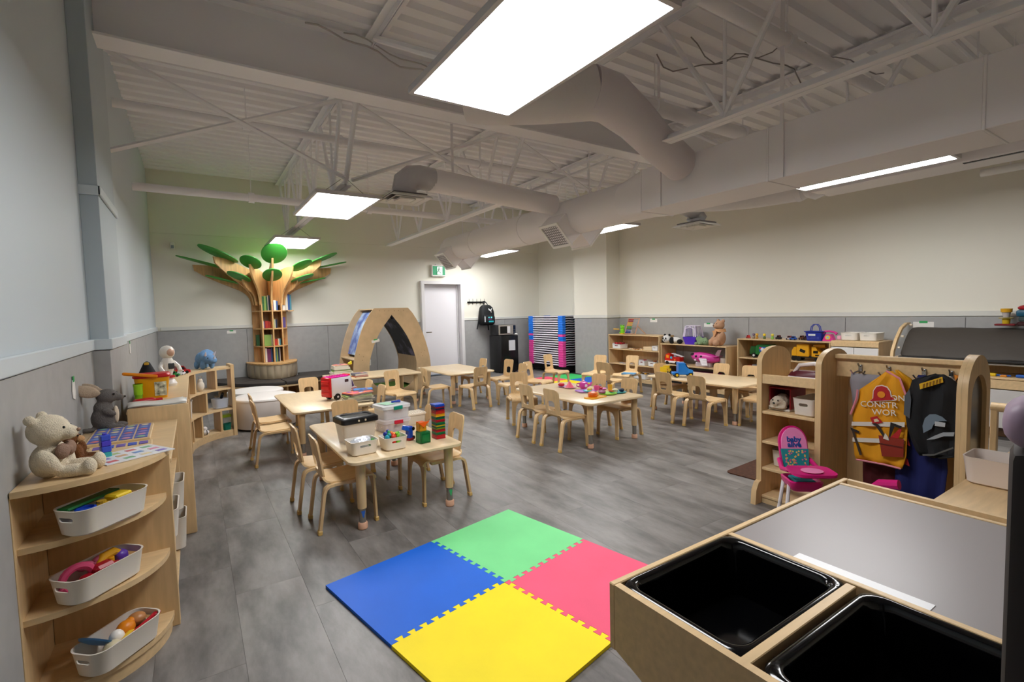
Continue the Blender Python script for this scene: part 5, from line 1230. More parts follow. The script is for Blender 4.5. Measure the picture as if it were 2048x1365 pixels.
# ------------------------------------------------------------------ toy trucks on table F
t = thing('toy_truck', 'blue toy semi truck cab with yellow wheels on the truck table', 'toy truck', (5.42, 4.17, ZT), -38)
BT = mat('1c78d0', .3)
M().box((-.02, 0, .05), (.24, .11, .035), .008).o('chassis', BT, t)
M().prism([(-.07, .06), (.05, .06), (.06, .12), (.02, .19), (-.07, .19)], 'y', -.055, .055).o('cab', BT, t)
M().prism([(.05, .06), (.12, .06), (.12, .09), (.055, .115)], 'y', -.05, .05).o('hood', mat('2a8ae0', .3), t)
M().prism([(.045, .125), (.058, .125), (.03, .175), (.018, .175)], 'y', -.058, .058).o('windscreen', mat('0c2a58', .15), t)
M().box((.125, 0, .05), (.015, .115, .03), .005).o('bumper', mat('d8e0e8', .3), t)
for s in (-1, 1):
    for x in (-.09, .085):
        wv = M().wheel((x, s * .055, .03), .03, .028).o('wheel', mat('101820', .5), t); M().wheel((x, s * .064, .03), .017, .014).o('hub', mat('e8c020', .35), wv)
t = thing('toy_truck', 'yellow and black toy dump truck behind the blue truck', 'toy truck', (5.42, 4.45, ZT), 20)
YT = mat('e8c21c', .3)
M().box((0, 0, .045), (.2, .09, .035), .008).o('chassis', YT, t)
M().prism([(-.1, .06), (.0, .06), (.01, .11), (-.09, .12)], 'y', -.045, .045).o('dump_bed', YT, t)
M().prism([(.02, .06), (.09, .06), (.09, .09), (.06, .125), (.02, .125)], 'y', -.042, .042).o('cab', YT, t)
M().prism([(.035, .085), (.085, .085), (.062, .118), (.035, .118)], 'y', -.0445, .0445).o('window', mat('16140c', .2), t)
for s in (-1, 1):
    M().sph((-.06, s * .046, .08), (.012, .004, .012), n=10).o('lamp', mat('d83a1c', .3), t)
    for x in (-.06, .06): M().wheel((x, s * .045, .028), .028, .024).o('wheel', BLACK, t)
t = thing('book', 'blue picture book lying on the seat of a chair by the toy shelf', 'book', (5.90, 5.58, .3285), -60)
M().box((0, 0, .016), (.21, .16, .003), 0).box((0, 0, .0015), (.21, .16, .003), 0).box((-.105, 0, .0085), (.003, .16, .017), 0).o('cover', mat('2a9ad8', .35), t)
M().box((.002, 0, .0085), (.2, .152, .012), 0).o('pages', mat('e6e2d8', .7), t)
# ------------------------------------------------------------------ right wall shelves: what stands on and in them
ZA = .894
t = thing('toy_frog', 'green toy frog with yellow arms on the taller shelf', 'toy', (7.08, 6.86, ZA), -150)
FG = mat('7cd02c', .4)
M().lathe([(.045, 0), (.05, .02), (.04, .024)], n=18).o('base', mat('e8c02a', .4), t)
M().lathe([(.03, .022), (.042, .06), (.04, .1), (.025, .115)], n=18).o('body', FG, t)
M().sph((0, 0, .135), (.042, .044, .03)).o('head', FG, t)
for s in (-1, 1):
    e = M().sph((.012, s * .026, .168), .017).o('eye_bump', FG, t); M().sph((.026, s * .027, .172), .006, n=8).o('pupil', BLACK, e)
    M().box((0, s * .12, .1), (.03, .12, .018), .008, (s * .05, 0, 0), seg=2).o('arm_pan', mat('e8b82a', .4), t)
    M().sph((.02, s * .04, .03), (.03, .02, .014)).o('foot', FG, t)
t = thing('toy_box', 'pale plastic toy behind the frog', 'toy', (7.16, 6.72, ZA))
M().box((0, 0, .04), (.06, .1, .08), .012, seg=2).o('body', mat('c8c4c0', .4), t); M().box((-.032, 0, .04), (.004, .06, .04), .002).o('face', mat('8fb0c8', .4), t)
t = thing('abacus', 'wooden abacus frame with rainbow beads leaning on its stand', 'abacus', (7.02, 6.60, ZA))
a_ = .16
def ab(y, q): return (-.03 + q * .12, y, .008 + q * .29)
for y in (-.15, .12): M().cyl(ab(y, 0), ab(y, 1.05), .009, n=4).o('frame_post', mat('c88a64', .5), t)
for q in (1.02, .02): M().cyl(ab(-.15, q), ab(.12, q), .007, n=4).o('frame_rail', mat('c88a64', .5), t)
M().cyl(ab(-.15, .55), (.17, -.23, .008), .008, n=4).o('prop_leg', mat('c89a70', .5), t)
bc = ['b01c24', 'a01820', 'e0a81c', 'e8b828', 'd8a018', '3a9a48', '2f8a40', '2858b0', '2048a0', '2a3a88']
for i in range(10):
    q = .95 - i * .095
    rd = M().cyl(ab(-.15, q), ab(.12, q), .002, n=5).o('rod', STEEL, t)
    g = M()
    for k in range(10): g.sph(ab(.105 - k * .0125, q), (.009, .006, .011), n=8)
    g.o('beads', mat(bc[i], .35), rd)
def smallbin(loc, L, W, H, label, rz=0, group=None): return open_bin('storage_bin', label, loc, L, W, H, 'e8e6e4', rz, .015, .003, .008, 'x', group)
def chips(loc, label, cols_, nn, rx_, ry_, s_=.022, h_=.02):
    for k in range(nn):
        c = cols_[k % len(cols_)]
        toy('toy_piece', label, 'toy', (loc[0] + rnd.uniform(-rx_, rx_), loc[1] + rnd.uniform(-ry_, ry_), loc[2]), M().box((0, 0, h_ / 2), (s_, s_ * 1.3, h_), .004, (0, 0, rnd.random() * 3)), c, 0, label.replace('piece', 'pieces', 1))
smallbin((7.05, 6.90, .616), .22, .22, .085, 'white bin of red toys on the upper tier of the taller shelf')
for k in range(7): toy('toy_fruit', 'red toy heaped in the white bin of the taller shelf', 'toy', (7.0 + rnd.uniform(-.05, .1), 6.90 + rnd.uniform(-.07, .07), .626), M().cyl((0, 0, 0), (0, 0, .06), .014, n=8).sph((0, 0, .085), (.028, .03, .026), (0, 0, 0), 10), 'b0202a' if k % 3 else '8a1420', 0, 'red toys heaped in the bin of the taller shelf')
toy('toy_bowl', 'white toy bowl tipped in the bin of red toys', 'toy', (6.97, 6.98, .626), M().cyl((0, 0, 0), (0, 0, .06), .014, n=8).lathe([(.02, .06), (.035, .09), (.03, .09)], n=14), 'e8e4e0')
chips((7.03, 6.48, .6155), 'small flat wooden piece lying on the upper tier of the taller shelf', ['d8b888', 'e4dccb', 'c89a68', 'b84a3a'], 14, .07, .2, .05, .014)
toy('wooden_tray', 'low pale wooden box on the upper tier of the taller shelf', 'box', (7.06, 6.13, .616), M().box((0, 0, .033), (.2, .2, .066), .005), 'e0c8a0', part='tray')
smallbin((7.05, 5.945, .616), .22, .14, .09, 'white bin at the right end of the upper tier of the taller shelf')
smallbin((7.05, 6.26, .326), .22, .155, .10, 'white bin with a red slot on the middle tier of the taller shelf', group=None)
smallbin((7.05, 6.02, .326), .22, .17, .09, 'white bin at the right end of the middle tier of the taller shelf')
toy('toy_case', 'clear case with a red lid left of the bins on the middle tier', 'box', (7.06, 6.395, .326), M().loops([[(p[0], p[1], z) for p in rr(.18, .06, .01, 3)] for z in (0, .1)]), frosted('d8d0d0', .7), part='tub')
for yy, c in ((6.26, 'a01c28'), (6.02, '8a4a28')):
    toy('toy_pieces_box', '%s toys filling the middle-tier white bin' % ('dark red' if yy > 6.1 else 'brown'), 'toy', (7.05, yy, .338), M().box((0, 0, .035), (.17, .10, .065), .01).box((.02, .02, .075), (.06, .05, .03), .01).box((-.05, -.02, .072), (.05, .04, .03), .01), c)
chips((7.03, 6.75, .3255), 'pale puzzle piece on the middle tier of the taller shelf', ['c8c0c8', '9aa0b8', 'd8d0c8'], 6, .06, .16, .05, .012)
smallbin((7.05, 6.30, .071), .24, .3, .10, 'wide white bin with brown and yellow blocks, bottom of the taller shelf')
for k in range(6): toy('toy_block', 'brown or yellow block in the wide bottom bin of the taller shelf', 'toy', (7.05 + rnd.uniform(-.06, .06), 6.2 + k * .04, .082), M().box((0, 0, .05), (.04, .032, .10), .004), ('8a6a3a', 'd8a02a', '5a4a3a')[k % 3], 0, 'blocks in the wide bottom bin of the taller shelf')
smallbin((7.05, 5.98, .071), .22, .15, .11, 'small white bin at the right end of the taller shelf, bottom tier')
# low shelf
ZB = .764
t = thing('plush_panda', 'black and white plush panda lying on the low shelf', 'plush toy', (7.02, 5.60, ZB), 180)
PW_, PB_ = mat('d8d6d2', .95, bump=.6, bscale=200), mat('141416', .95, bump=.6, bscale=200)
blob('body', PW_, t, [((-.03, .02, .06), (.06, .13, .055)), ((.03, -.11, .078), (.068, .08, .072))], .008, .004)
for c_, r_ in (((.0, -.20, .04), (.04, .035, .035)), ((.02, -.01, .055), (.045, .045, .06)), ((.0, .14, .04), (.05, .05, .04)), ((.02, -.16, .145), (.022, .022, .022)), ((.02, -.06, .148), (.022, .022, .022))): M().sph(c_, r_).o('limb', PB_, t)
for y in (-.085, -.14): M().sph((.092, y, .09), (.01, .015, .018)).o('eye_patch', PB_, t)
M().sph((.098, -.112, .065), (.01, .012, .008)).o('nose', PB_, t)
t = thing('pet_carrier', 'toy pet carrier with lilac top and purple base on the low shelf', 'toy', (7.10, 5.25, ZB), 180); t.scale = (.9, .9, .95)
W1, PU = mat('d6cce0', .4), mat('4a28b8', .4)
M().loops([[(p[0] + k, p[1], z) for p in rr(l_, w_, .03, 4)] for l_, w_, z, k in ((.2, .24, 0, 0), (.25, .3, .125, 0), (.25, .3, .135, 0), (.24, .29, .135, 0), (.19, .23, .01, 0))]).o('base', PU, t)
M().loops([[(p[0], p[1], z) for p in rr(l_, w_, .04, 4)] for l_, w_, z in ((.2, .22, .32), (.205, .23, .325), (.19, .2, .335), (.1, .12, .337))]).o('roof', W1, t)
for y0, y1 in ((.135, .1), (-.135, -.1)):
    for x0, x1 in ((.11, .085), (-.11, -.085)): M().cyl((x0, y0, .135), (x1, y1, .325), .014, n=8).o('corner_bar', W1, t)
for i in range(5):
    q = -1 + i * .5
    for s in (-1, 1): M().cyl((q * .1, s * .135, .135), (q * .08, s * .105, .325), .007, n=6).o('side_bar', W1, t)
    if abs(q) < 1: M().cyl((-.11, q * .12, .135), (-.085, q * .09, .325), .006, n=6).o('rear_bar', W1, t)
M().tube([(.117, -.1, .14), (.1, -.085, .28), (.098, 0, .305), (.1, .085, .28), (.117, .1, .14)], .011, 8).o('door_frame', W1, t)
for i in range(4): M().cyl((.118, -.06 + i * .04, .137), (.1, -.05 + i * .033, .29), .0035, n=5).o('door_bar', mat('8a7ab0', .4), t)
t = thing('plush_dinosaur', 'green plush dinosaur curled up beside the purple pet carrier', 'plush toy', (7.02, 5.0, ZB), 180)
blob('body', mat('7e9670', .95, noise=.1, scale=30, bump=.7, bscale=220), t, [((0, 0, .06), (.07, .11, .06)), ((.05, .09, .05), (.05, .05, .045)), ((.06, -.02, .025), (.03, .03, .025)), ((.06, -.09, .025), (.03, .03, .025)), ((0, -.07, .1), (.05, .06, .045)), ((.02, .06, .1), (.03, .03, .03))], .008, .004)
eye(t, (.092, .075, .068)); eye(t, (.092, .11, .065))
t = thing('teddy_bear', 'big light brown teddy bear with a bandana sitting on the low shelf', 'plush toy', (7.08, 4.73, ZB), 152)
TB = mat('c79c7c', .95, noise=.08, scale=30, bump=.7, bscale=220)
blob('body', TB, t, [((0, 0, .12), (.085, .10, .125)), ((.01, 0, .33), (.078, .08, .075)), ((.075, 0, .315), (.04, .042, .034)), ((.02, -.095, .15), (.045, .036, .085), (.3, 0, 0)), ((.02, .095, .15), (.045, .036, .085), (-.3, 0, 0)), ((.06, -.115, .07), (.045, .045, .07)), ((.11, -.07, .05), (.055, .048, .055)), ((.11, .08, .05), (.055, .048, .055)), ((-.01, -.075, .395), (.03, .026, .034)), ((-.01, .075, .395), (.03, .026, .034))], .010, .004)
eye(t, (.075, -.035, .355), .007); eye(t, (.075, .035, .355), .007); M().sph((.113, 0, .325), (.01, .014, .01)).o('nose', mat('5a3a30', .5), t)
M().loops([[(.115 * math.cos(a) * k - .0, .115 * math.sin(a) * k, z) for a in [2 * PI * i / 20 for i in range(20)]] for k, z in ((.78, .24), (.82, .22), (.7, .27), (.78, .24))], False, False).o('bandana', mat('d09a6a', .8), t)
M().prism([(-.07, .24), (.07, .24), (.0, .14)], 'x', .088, .096).o('bandana_tip', mat('d09a6a', .8), t)
ZM = .4005
t = thing('toy_fire_truck', 'red toy fire truck with a white ladder in the low shelf', 'toy truck', (7.02, 5.58, ZM), 90)
RD = mat('d02418', .3)
M().box((0, 0, .045), (.32, .12, .04), .008).o('chassis', mat('e6e4e4', .35), t)
M().prism([(.04, .06), (.15, .06), (.155, .11), (.13, .18), (.04, .18)], 'y', -.055, .055).o('cab', RD, t)
M().box((-.06, 0, .095), (.2, .11, .075), .006).o('body', mat('b81c18', .3), t)
for s in (-1, 1):
    M().box((.095, s * .056, .135), (.06, .005, .05), .004).o('window', mat('e8941c', .3), t)
    M().cyl((.015, s * .055, .12), (.015, s * .061, .12), .022, n=16).o('gauge', mat('4ab0d0', .3), t)
    M().cyl((-.06, s * .055, .085), (-.06, s * .06, .085), .018, n=14).o('badge', mat('e87a20', .3), t)
    for x in (-.1, .1): M().wheel((x, s * .055, .03), .03, .025).o('wheel', BLACK, t)
ld = M()
for y in (-.025, .025): ld.cyl((.03, y, .19), (-.19, y, .14), .006, n=6)
for i in range(7): ld.cyl((.01 - i * .03, -.025, .185 - i * .007), (.01 - i * .03, .025, .185 - i * .007), .004, n=5)
ld.o('ladder', mat('dcd8dc', .35), t)
M().cyl((-.03, 0, .13), (-.03, 0, .165), .03, n=14).o('turret', mat('8a8a90', .3), t)
M().box((.1, 0, .186), (.03, .07, .014), .004).o('beacon', mat('e84a2a', .3), t)
t = thing('toy_plane', 'pink toy airplane with a pale wing in the low shelf', 'toy plane', (7.06, 5.02, ZM), 97)
PK = mat('d0409a', .3)
M().lathe([(.01, -.22), (.06, -.17), (.085, -.06), (.085, .1), (.065, .2), (.03, .28)], n=22).rot(Matrix.Translation((0, 0, .155)) @ Matrix.Rotation(-PI / 2 - .08, 4, 'Y')).o('fuselage', PK, t)
wg = M().prism([(-.09, 0), (.05, 0), (-.07, .15), (-.16, .15)], 'z', 0, .012).rot(Matrix.Translation((0, .068, .145)) @ Matrix.Rotation(-.85, 4, 'X')).o('wing', mat('cfc9cc', .35), t)
for q in (.05, .1): M().box((-.09 - q * .3, q, .0125), (.11, .004, .002), 0).rot(Matrix.Translation((0, .068, .145)) @ Matrix.Rotation(-.85, 4, 'X')).o('wing_seam', mat('9a949a', .4), wg)
M().box((0, -.02, .035), (.26, .1, .07), .01).o('stand', mat('c8c0c8', .4), t)
M().prism([(-.26, .16), (-.18, .17), (-.25, .29), (-.31, .29)], 'y', -.008, .008).o('tail_fin', mat('d8c0cc', .35), t)
M().prism([(-.2, -.1), (-.2, .1), (-.28, .1), (-.28, -.1)], 'z', .18, .19).o('tail_wing', mat('d0409a', .3), t)
for x in (.09, .0): M().sph((x, .078, .175), (.022, .012, .02)).o('window', mat('1c1420', .15), t)
M().sph((.17, .035, .2), (.04, .035, .022)).o('windscreen', mat('1c1420', .15), t)
M().cyl((.1, .08, .115), (.1, .092, .115), .017, n=14).o('flower_badge', mat('f0c8e0', .4), t)
toy('toy_cup', 'white pail at the right end inside the low shelf, behind the plane', 'toy', (7.15, 4.70, ZM), M().lathe([(.06, 0), (.075, .16), (.07, .16), (.055, .01)], n=18), 'd8d0c8')
toy('toy_case', 'dark pink toy case on the bottom tier of the low shelf', 'toy', (7.08, 5.0, .0705), M().box((0, 0, .12), (.2, .5, .24), .02, seg=2).box((-.11, 0, .15), (.02, .3, .1), .008), '8a2a68')
toy('toy_basket', 'black toy crate on the bottom tier of the low shelf', 'toy', (7.08, 5.52, .0705), M().box((0, 0, .1), (.22, .34, .2), .02, seg=2).box((-.115, 0, .15), (.02, .2, .05), .006), '1c1a1e')
# long shelf top row
ZC_ = .899
car('toy_car', 'small red and white toy car first in the row on the long shelf', (7.06, 4.24, ZC_), .06, .04, .05, 'c83a3a', 60)
for nm, y, c, c2, lb in (('toy_figure', 4.155, '6a5a70', '8a7a6a', 'small grey-purple toy figure beside the yellow one'), ('toy_figure', 4.105, 'd8a83a', 'b8862a', 'yellow-brown toy figure second in the row on the long shelf'), ('toy_figure', 3.99, 'e8c82a', '5a6a3a', 'yellow ball-headed toy figure on a dark foot'), ('toy_figure', 3.87, 'd8c84a', '8ac04a', 'yellow-green rocking toy figure')):
    t = thing(nm, lb, 'toy', (7.06, y, ZC_)); M().lathe([(.018, 0), (.02, .02), (.012, .04)], n=12).o('body', mat(c2, .4), t); M().sph((0, 0, .058), (.02, .022, .022), n=12).o('head', mat(c, .4), t)
car('toy_car', 'black toy car with a red stripe in the row on the long shelf', (7.06, 3.78, ZC_), .07, .05, .06, '181414', 85, '5a1c1c')
car('toy_car', 'white and dark red toy car left of the blue car', (7.06, 3.63, ZC_), .09, .05, .055, 'b8b0b0', 90, '7a1c24')
car('toy_car', 'blue toy car in the row on the long shelf', (7.02, 3.555, ZC_), .09, .05, .055, '2858b0', 100, '1c4898')
car('toy_car', 'brown toy truck right of the blue car', (7.12, 3.49, ZC_), .07, .05, .06, '8a5a3a', 80, '6a3a28')
car('toy_car', 'dark maroon toy car tucked against the blue basket', (7.12, 3.43, ZC_), .07, .05, .06, '4a1c28', 90)
t = thing('toy_basket', 'dark blue toy shopping basket with two raised handles', 'basket', (7.06, 3.28, ZC_), 0)
NB = mat('1a2f9a', .35)
mm = M(); mm.loops([[(p[0], p[1], z) for p in rr(l_, w_, .02, 4)] for l_, w_, z in ((.13, .18, 0), (.15, .21, .115), (.17, .24, .12), (.17, .24, .13), (.145, .205, .13), (.125, .17, .006))]); mm.o('tub', NB, t)
g = M()
for k in range(9):
    for z in (.03, .05): g.box((-.0695 - z * .08, -.07 + k * .0175, z), (.003, .006, .012), 0)
g.o('slots', mat('5a68c0', .4), t)
M().box((-.0765, .015, .08), (.003, .09, .026), .001).o('sticker', mat('d8dce0', .4), t)
for s in (-1, 1): M().tube([(s * .02, .06, .13), (s * .02, .05, .19), (s * .02, .02, .22), (s * .02, -.02, .22), (s * .02, -.05, .19), (s * .02, -.06, .13)], .006, 8).o('handle', NB, t)
t = thing('toy_phone', 'pink toy rotary phone beside the blue basket', 'toy phone', (7.06, 3.11, ZC_), 0)
HP = mat('d83a94', .35)
M().prism([(-.07, 0), (.07, 0), (.06, .03), (.03, .09), (-.03, .09), (-.06, .03)], 'x', -.04, .04).o('body', HP, t)
M().cyl((-.04, 0, .05), (-.048, 0, .05), .03, n=18).o('dial', mat('e8c84a', .4), t); M().cyl((-.048, 0, .05), (-.052, 0, .05), .015, n=14).o('dial_face', mat('8ac0d0', .4), t)
M().tube([(0, .08, .1), (0, .06, .125), (0, 0, .13), (0, -.06, .12), (0, -.09, .095)], [.02, .014, .013, .014, .02], 10).o('handset', HP, t)
toy('toy_clock', 'small pale pink toy clock left of the white bins', 'toy', (7.05, 2.985, .921), M().box((0, 0, .028), (.03, .05, .055), .012, seg=3).cyl((-.016, 0, .03), (-.02, 0, .03), .016, n=14), 'e8a8c4')
open_bin('storage_bin', 'left white bin of the pair on the white-doored cabinet', (7.11, 2.855, .919), .26, .19, .10, 'e6e2da', 0, .03, .004, .012, 'x')
open_bin('storage_bin', 'right white bin of the pair on the white-doored cabinet', (7.11, 2.645, .919), .26, .19, .10, 'e6e2da', 0, .03, .004, .012, 'x')
# long shelf inside
t = thing('toy_truck', 'green toy garbage truck with a round logo in the long shelf', 'toy truck', (7.08, 4.02, .6155), 90)
GT = mat('1a6a2c', .35)
M().prism([(-.16, .05), (.08, .05), (.08, .17), (.04, .2), (-.15, .2)], 'y', -.07, .07).o('hopper', GT, t)
M().prism([(.09, .05), (.17, .05), (.175, .1), (.15, .17), (.09, .17)], 'y', -.06, .06).o('cab', mat('14501f', .35), t)
for s in (-1, 1):
    M().box((-.03, s * .071, .13), (.1, .004, .07), .002).o('sticker', mat('2a58a8', .4), t); M().cyl((-.03, s * .073, .13), (-.03, s * .077, .13), .025, n=16).o('logo', mat('dfe4ea', .4), t)
    M().box((-.0, s * .0735, .145), (.03, .004, .03), .001).o('logo_patch', mat('c02a34', .4), t)
    for x in (-.1, .1):
        wv = M().wheel((x, s * .062, .035), .035, .03).o('wheel', BLACK, t); M().wheel((x, s * .073, .035), .017, .014).o('hub', mat('d0d0d0', .3), wv)
t = thing('toy_truck', 'big yellow toy mixer truck in the long shelf', 'toy truck', (7.06, 3.36, .6155), -85)
YL = mat('e0a014', .35)
M().box((0, 0, .06), (.40, .12, .03), .006).o('chassis', mat('1c1a18', .4), t)
M().box((-.06, 0, .145), (.16, .14, .17), .01).o('box_body', YL, t)
M().prism([(-.2, .07), (-.14, .07), (-.14, .19), (-.17, .19), (-.2, .14)], 'y', -.065, .065).o('tail', YL, t)
M().prism([(.05, .06), (.2, .06), (.2, .1), (.12, .15), (.1, .2), (.05, .2)], 'y', -.06, .06).o('cab', YL, t)
M().cyl((.06, 0, .205), (.2, 0, .215), .026, n=14).o('boom', mat('c88a18', .4), t)
for s in (-1, 1):
    M().box((-.06, s * .0715, .14), (.07, .004, .04), .001, (0, .4, 0)).o('emblem', mat('14120e', .4), t)
    M().box((.1, s * .0605, .13), (.06, .004, .035), .002).box((.13, s * .0605, .085), (.07, .004, .02), .002).o('window', mat('14120e', .2), t)
    for x in (-.17, -.11, .12): M().wheel((x, s * .055, .032), .032, .028).o('wheel', BLACK, t)
t = thing('toy_truck', 'red and grey toy truck on the middle tier of the long shelf', 'toy truck', (7.08, 4.10, .3255), 90)
M().box((-.04, 0, .12), (.2, .12, .13), .008).o('box_body', mat('8a8a90', .35), t); M().prism([(.07, .04), (.15, .04), (.155, .1), (.13, .17), (.07, .17)], 'y', -.055, .055).o('cab', mat('b01c20', .35), t)
M().box((0, 0, .045), (.3, .11, .03), .006).o('chassis', mat('1c1a18', .4), t)
for s in (-1, 1):
    for x in (-.1, .1): M().wheel((x, s * .055, .033), .033, .028).o('wheel', BLACK, t)
t = thing('toy_camera', 'small black toy on the wall ledge right of the white-doored cabinet', 'toy', (7.0, 2.20, .741))
M().box((0, 0, .03), (.04, .04, .06), .005).box((.0, .03, .06), (.03, .05, .03), .005).o('body', BLACK, t)

# ------------------------------------------------------------------ changing unit on the right wall
CX = 6.80
t = thing('changing_unit', 'long birch unit with white doors and a shelf above, under the dark mat', 'cabinet', (CX, 2.42, 0))
LN = 2.6
M().box((.275, -LN / 2, .595), (.53, LN, .02), .003).o('worktop', WOOD, t)
M().box((.275, -.01, .36), (.53, .02, .72), .003).box((.275, -LN + .01, .36), (.53, .02, .72), .003).o('side_panel', WOODV, t)
M().box((.015, -LN / 2, .535), (.02, LN - .05, .09), .002).o('front_rail', WOOD, t)
M().box((.04, -LN / 2, .045), (.02, LN - .05, .09), .002).o('kick_board', mat('4a3018', .5), t)
M().box((.53, -LN / 2, .36), (.012, LN - .05, .72), 0).o('back_panel', WOODV, t)
M().box((.3, -LN / 2, .73), (.5, LN, .018), .003).o('upper_board', mat('d9d4cc', .4), t)
nd = 6; dw_ = (LN - .06) / nd
for i in range(nd):
    y = -.03 - dw_ * (i + .5)
    dd = M().box((.014, y, .285), (.018, dw_ - .006, .39), .003).o('door', mat('c9c5c2', .4), t)
    s = 1 if i % 2 else -1
    M().box((.0, y + s * (dw_ / 2 - .055), .33), (.012, .055, .055), .006).o('handle', mat('6a6a70', .4), dd)
t = thing('changing_mat', 'dark grey padded changing mat with raised back on birch side rails', 'mat', (6.80, 2.36, .742))
MAT_ = mat('403a34', .65, bump=.8, bscale=7)
curve = [(.06, .03), (.12, .10), (.2, .2), (.3, .3), (.40, .345), (.49, .35)]
W_ = 2.2
m = M(); NY = 24
Ls = []
for x, z in curve: Ls.append([(x, -.08 - (W_ - .1) * j / NY, z + .008 * math.sin(j * 1.7 + x * 25) * (1 if 0 < j < NY else 0)) for j in range(NY + 1)])
m.loops(Ls, False, False, False); o = m.o('pad', MAT_, t); md = o.modifiers.new('s', 'SOLIDIFY'); md.thickness = .03; md.offset = -1
md = o.modifiers.new('u', 'SUBSURF'); md.levels = md.render_levels = 1
M().box((.05, -.03 - W_ / 2, .016), (.06, W_ - .1, .03), .01).o('front_roll', mat('1c1a19', .5), t)
rail = [(0.0, 0), (.05, .0), (.06, .07), (.15, .2), (.28, .325), (.42, .375), (.51, .375), (.51, .40), (.41, .40), (.26, .35), (.12, .225), (.02, .09)]
for y in (-.03, -W_): M().prism(rail, 'y', y - .015, y + .015).o('side_rail', WOODV, t)
for x, z in ((.22, .245), (.47, .372)): M().cyl((x, -.05, z), (x, -.075, z), .014, n=12).o('peg', mat('e8dcc8', .4), t)
M().cyl((.10, -.06, .12), (.10, -.08, .12), .012, n=12).o('peg', mat('e8dcc8', .4), t)
M().box((.28, -W_ / 2, .01), (.42, W_ - .1, .02), 0).o('board', WOOD, t)
for nm, y, c, lb in (('toy_scissors', 1.50, 'd8b81c', 'yellow plastic tool on the worktop under the changing mat'), ('toy_scissors', 1.27, '2058b0', 'blue plastic tool with a cord on the worktop under the changing mat')):
    t = thing(nm, lb, 'toy', (6.92, y, .6055), 80)
    M().box((0, 0, .015), (.09, .06, .03), .01, seg=2).o('body', mat(c, .4), t); M().tube([(-.04, 0, .012), (-.1, .02, .014), (-.15, -.01, .012)], .008, 8).o('cord', mat('2058b0', .4), t)
t = thing('craft_pieces', 'orange and blue toy pieces between the two tools on the worktop', 'toy', (6.90, 1.40, .6055))
M().box((0, 0, .01), (.06, .05, .02), .006).o('piece', mat('d88a2a', .4), t); M().box((.03, .07, .012), (.05, .04, .024), .006).o('piece', mat('2a4a8a', .4), t)
# toy pile on the wall end of the mat
t = thing('toy_tea_set', 'yellow toy cups stacked beside the red and blue toy on the changing mat top', 'toy', (7.2, 1.46, 1.118))
M().box((0, 0, .01), (.12, .16, .02), .006).o('tray', mat('7a1c22', .4), t)
M().lathe([(.03, .02), (.035, .07), (.02, .075)], (0, 0, 0), 16).o('cup', mat('c8a81c', .4), t)
M().lathe([(.06, .076), (.06, .084), (.02, .086)], (0, 0, 0), 16).o('saucer', mat('9a8a2c', .4), t)
M().lathe([(.025, .086), (.035, .14), (.02, .142)], (0, 0, 0), 16).o('cup', mat('b8b0b0', .4), t)
M().lathe([(.045, .142), (.048, .18), (.01, .182)], (0, 0, 0), 16).o('lid', mat('d8a01c', .4), t)
t = thing('toy_table_set', 'toy with a round red top on a blue base, far right above the changing mat', 'toy', (7.2, 1.28, 1.118))
M().box((0, 0, .02), (.14, .18, .04), .01).o('foot', mat('3a1418', .4), t)
M().box((0, 0, .07), (.12, .16, .05), .01).o('drum', mat('3a4a4a', .4), t)
M().box((0, 0, .13), (.13, .2, .07), .02, seg=2).o('body', mat('14506a', .4), t)
M().sph((0, 0, .185), (.07, .10, .035)).o('red_top', mat('a01420', .4), t)

# ------------------------------------------------------------------ dress-up unit (front faces -x)
D = thing('dress_up_unit', 'birch dress-up unit with arched ends, shelves, coat hooks and an end mirror', 'shelf', (3.3, 0, 0))
def arch(y, dep, ht, th=.035, name='arched_side', x0=0.):
    R = dep / 2
    pts = [(x0, 0), (x0 + dep, 0), (x0 + dep, ht - R * .55)] + [(x0 + R + R * math.cos(math.radians(a)), ht - R * .55 + R * .55 * math.sin(math.radians(a))) for a in range(10, 171, 10)] + [(x0, ht - R * .55)]
    return M().prism(pts, 'y', y - th / 2, y + th / 2).o(name, WOODV, D)
arch(1.90, .385, 1.105); arch(1.515, .385, 1.105); 
for y in (1.90, 1.515): M().prism([(-.07, 0), (0, 0), (0, .16), (-.03, .15), (-.06, .1)], 'y', y - .018, y + .018).o('foot_bracket', WOODV, D)
for z in (.05, .25, .44, .65): M().box((.19, 1.7075, z), (.37, .348, .02), .003).o('shelf', WOOD, D)
for x in (.012, .37): M().box((x, 1.7075, .885), (.018, .348, .065), .003).o('tray_front', WOOD, D)
M().box((.19, 1.7075, .862), (.35, .348, .016), .002).o('tray_floor', WOOD, D)
M().box((.02, 1.7075, .02), (.016, .348, .04), 0).o('kick_board', WOOD, D)
M().box((.375, 1.7075, .55), (.01, .35, .2), 0).o('back_strip', WOODV, D)
M().box((.20, 1.17, 1.055), (.05, .66, .03), .006).o('top_rail', WOOD, D)
M().box((.215, 1.17, .985), (.022, .66, .12), .003).o('hook_board', WOOD, D)
M().box((.19, 1.17, .06), (.36, .66, .02), .003).o('shelf', WOOD, D)
M().box((.375, 1.17, .5), (.012, .65, .86), .002).o('back_panel', WOODV, D)
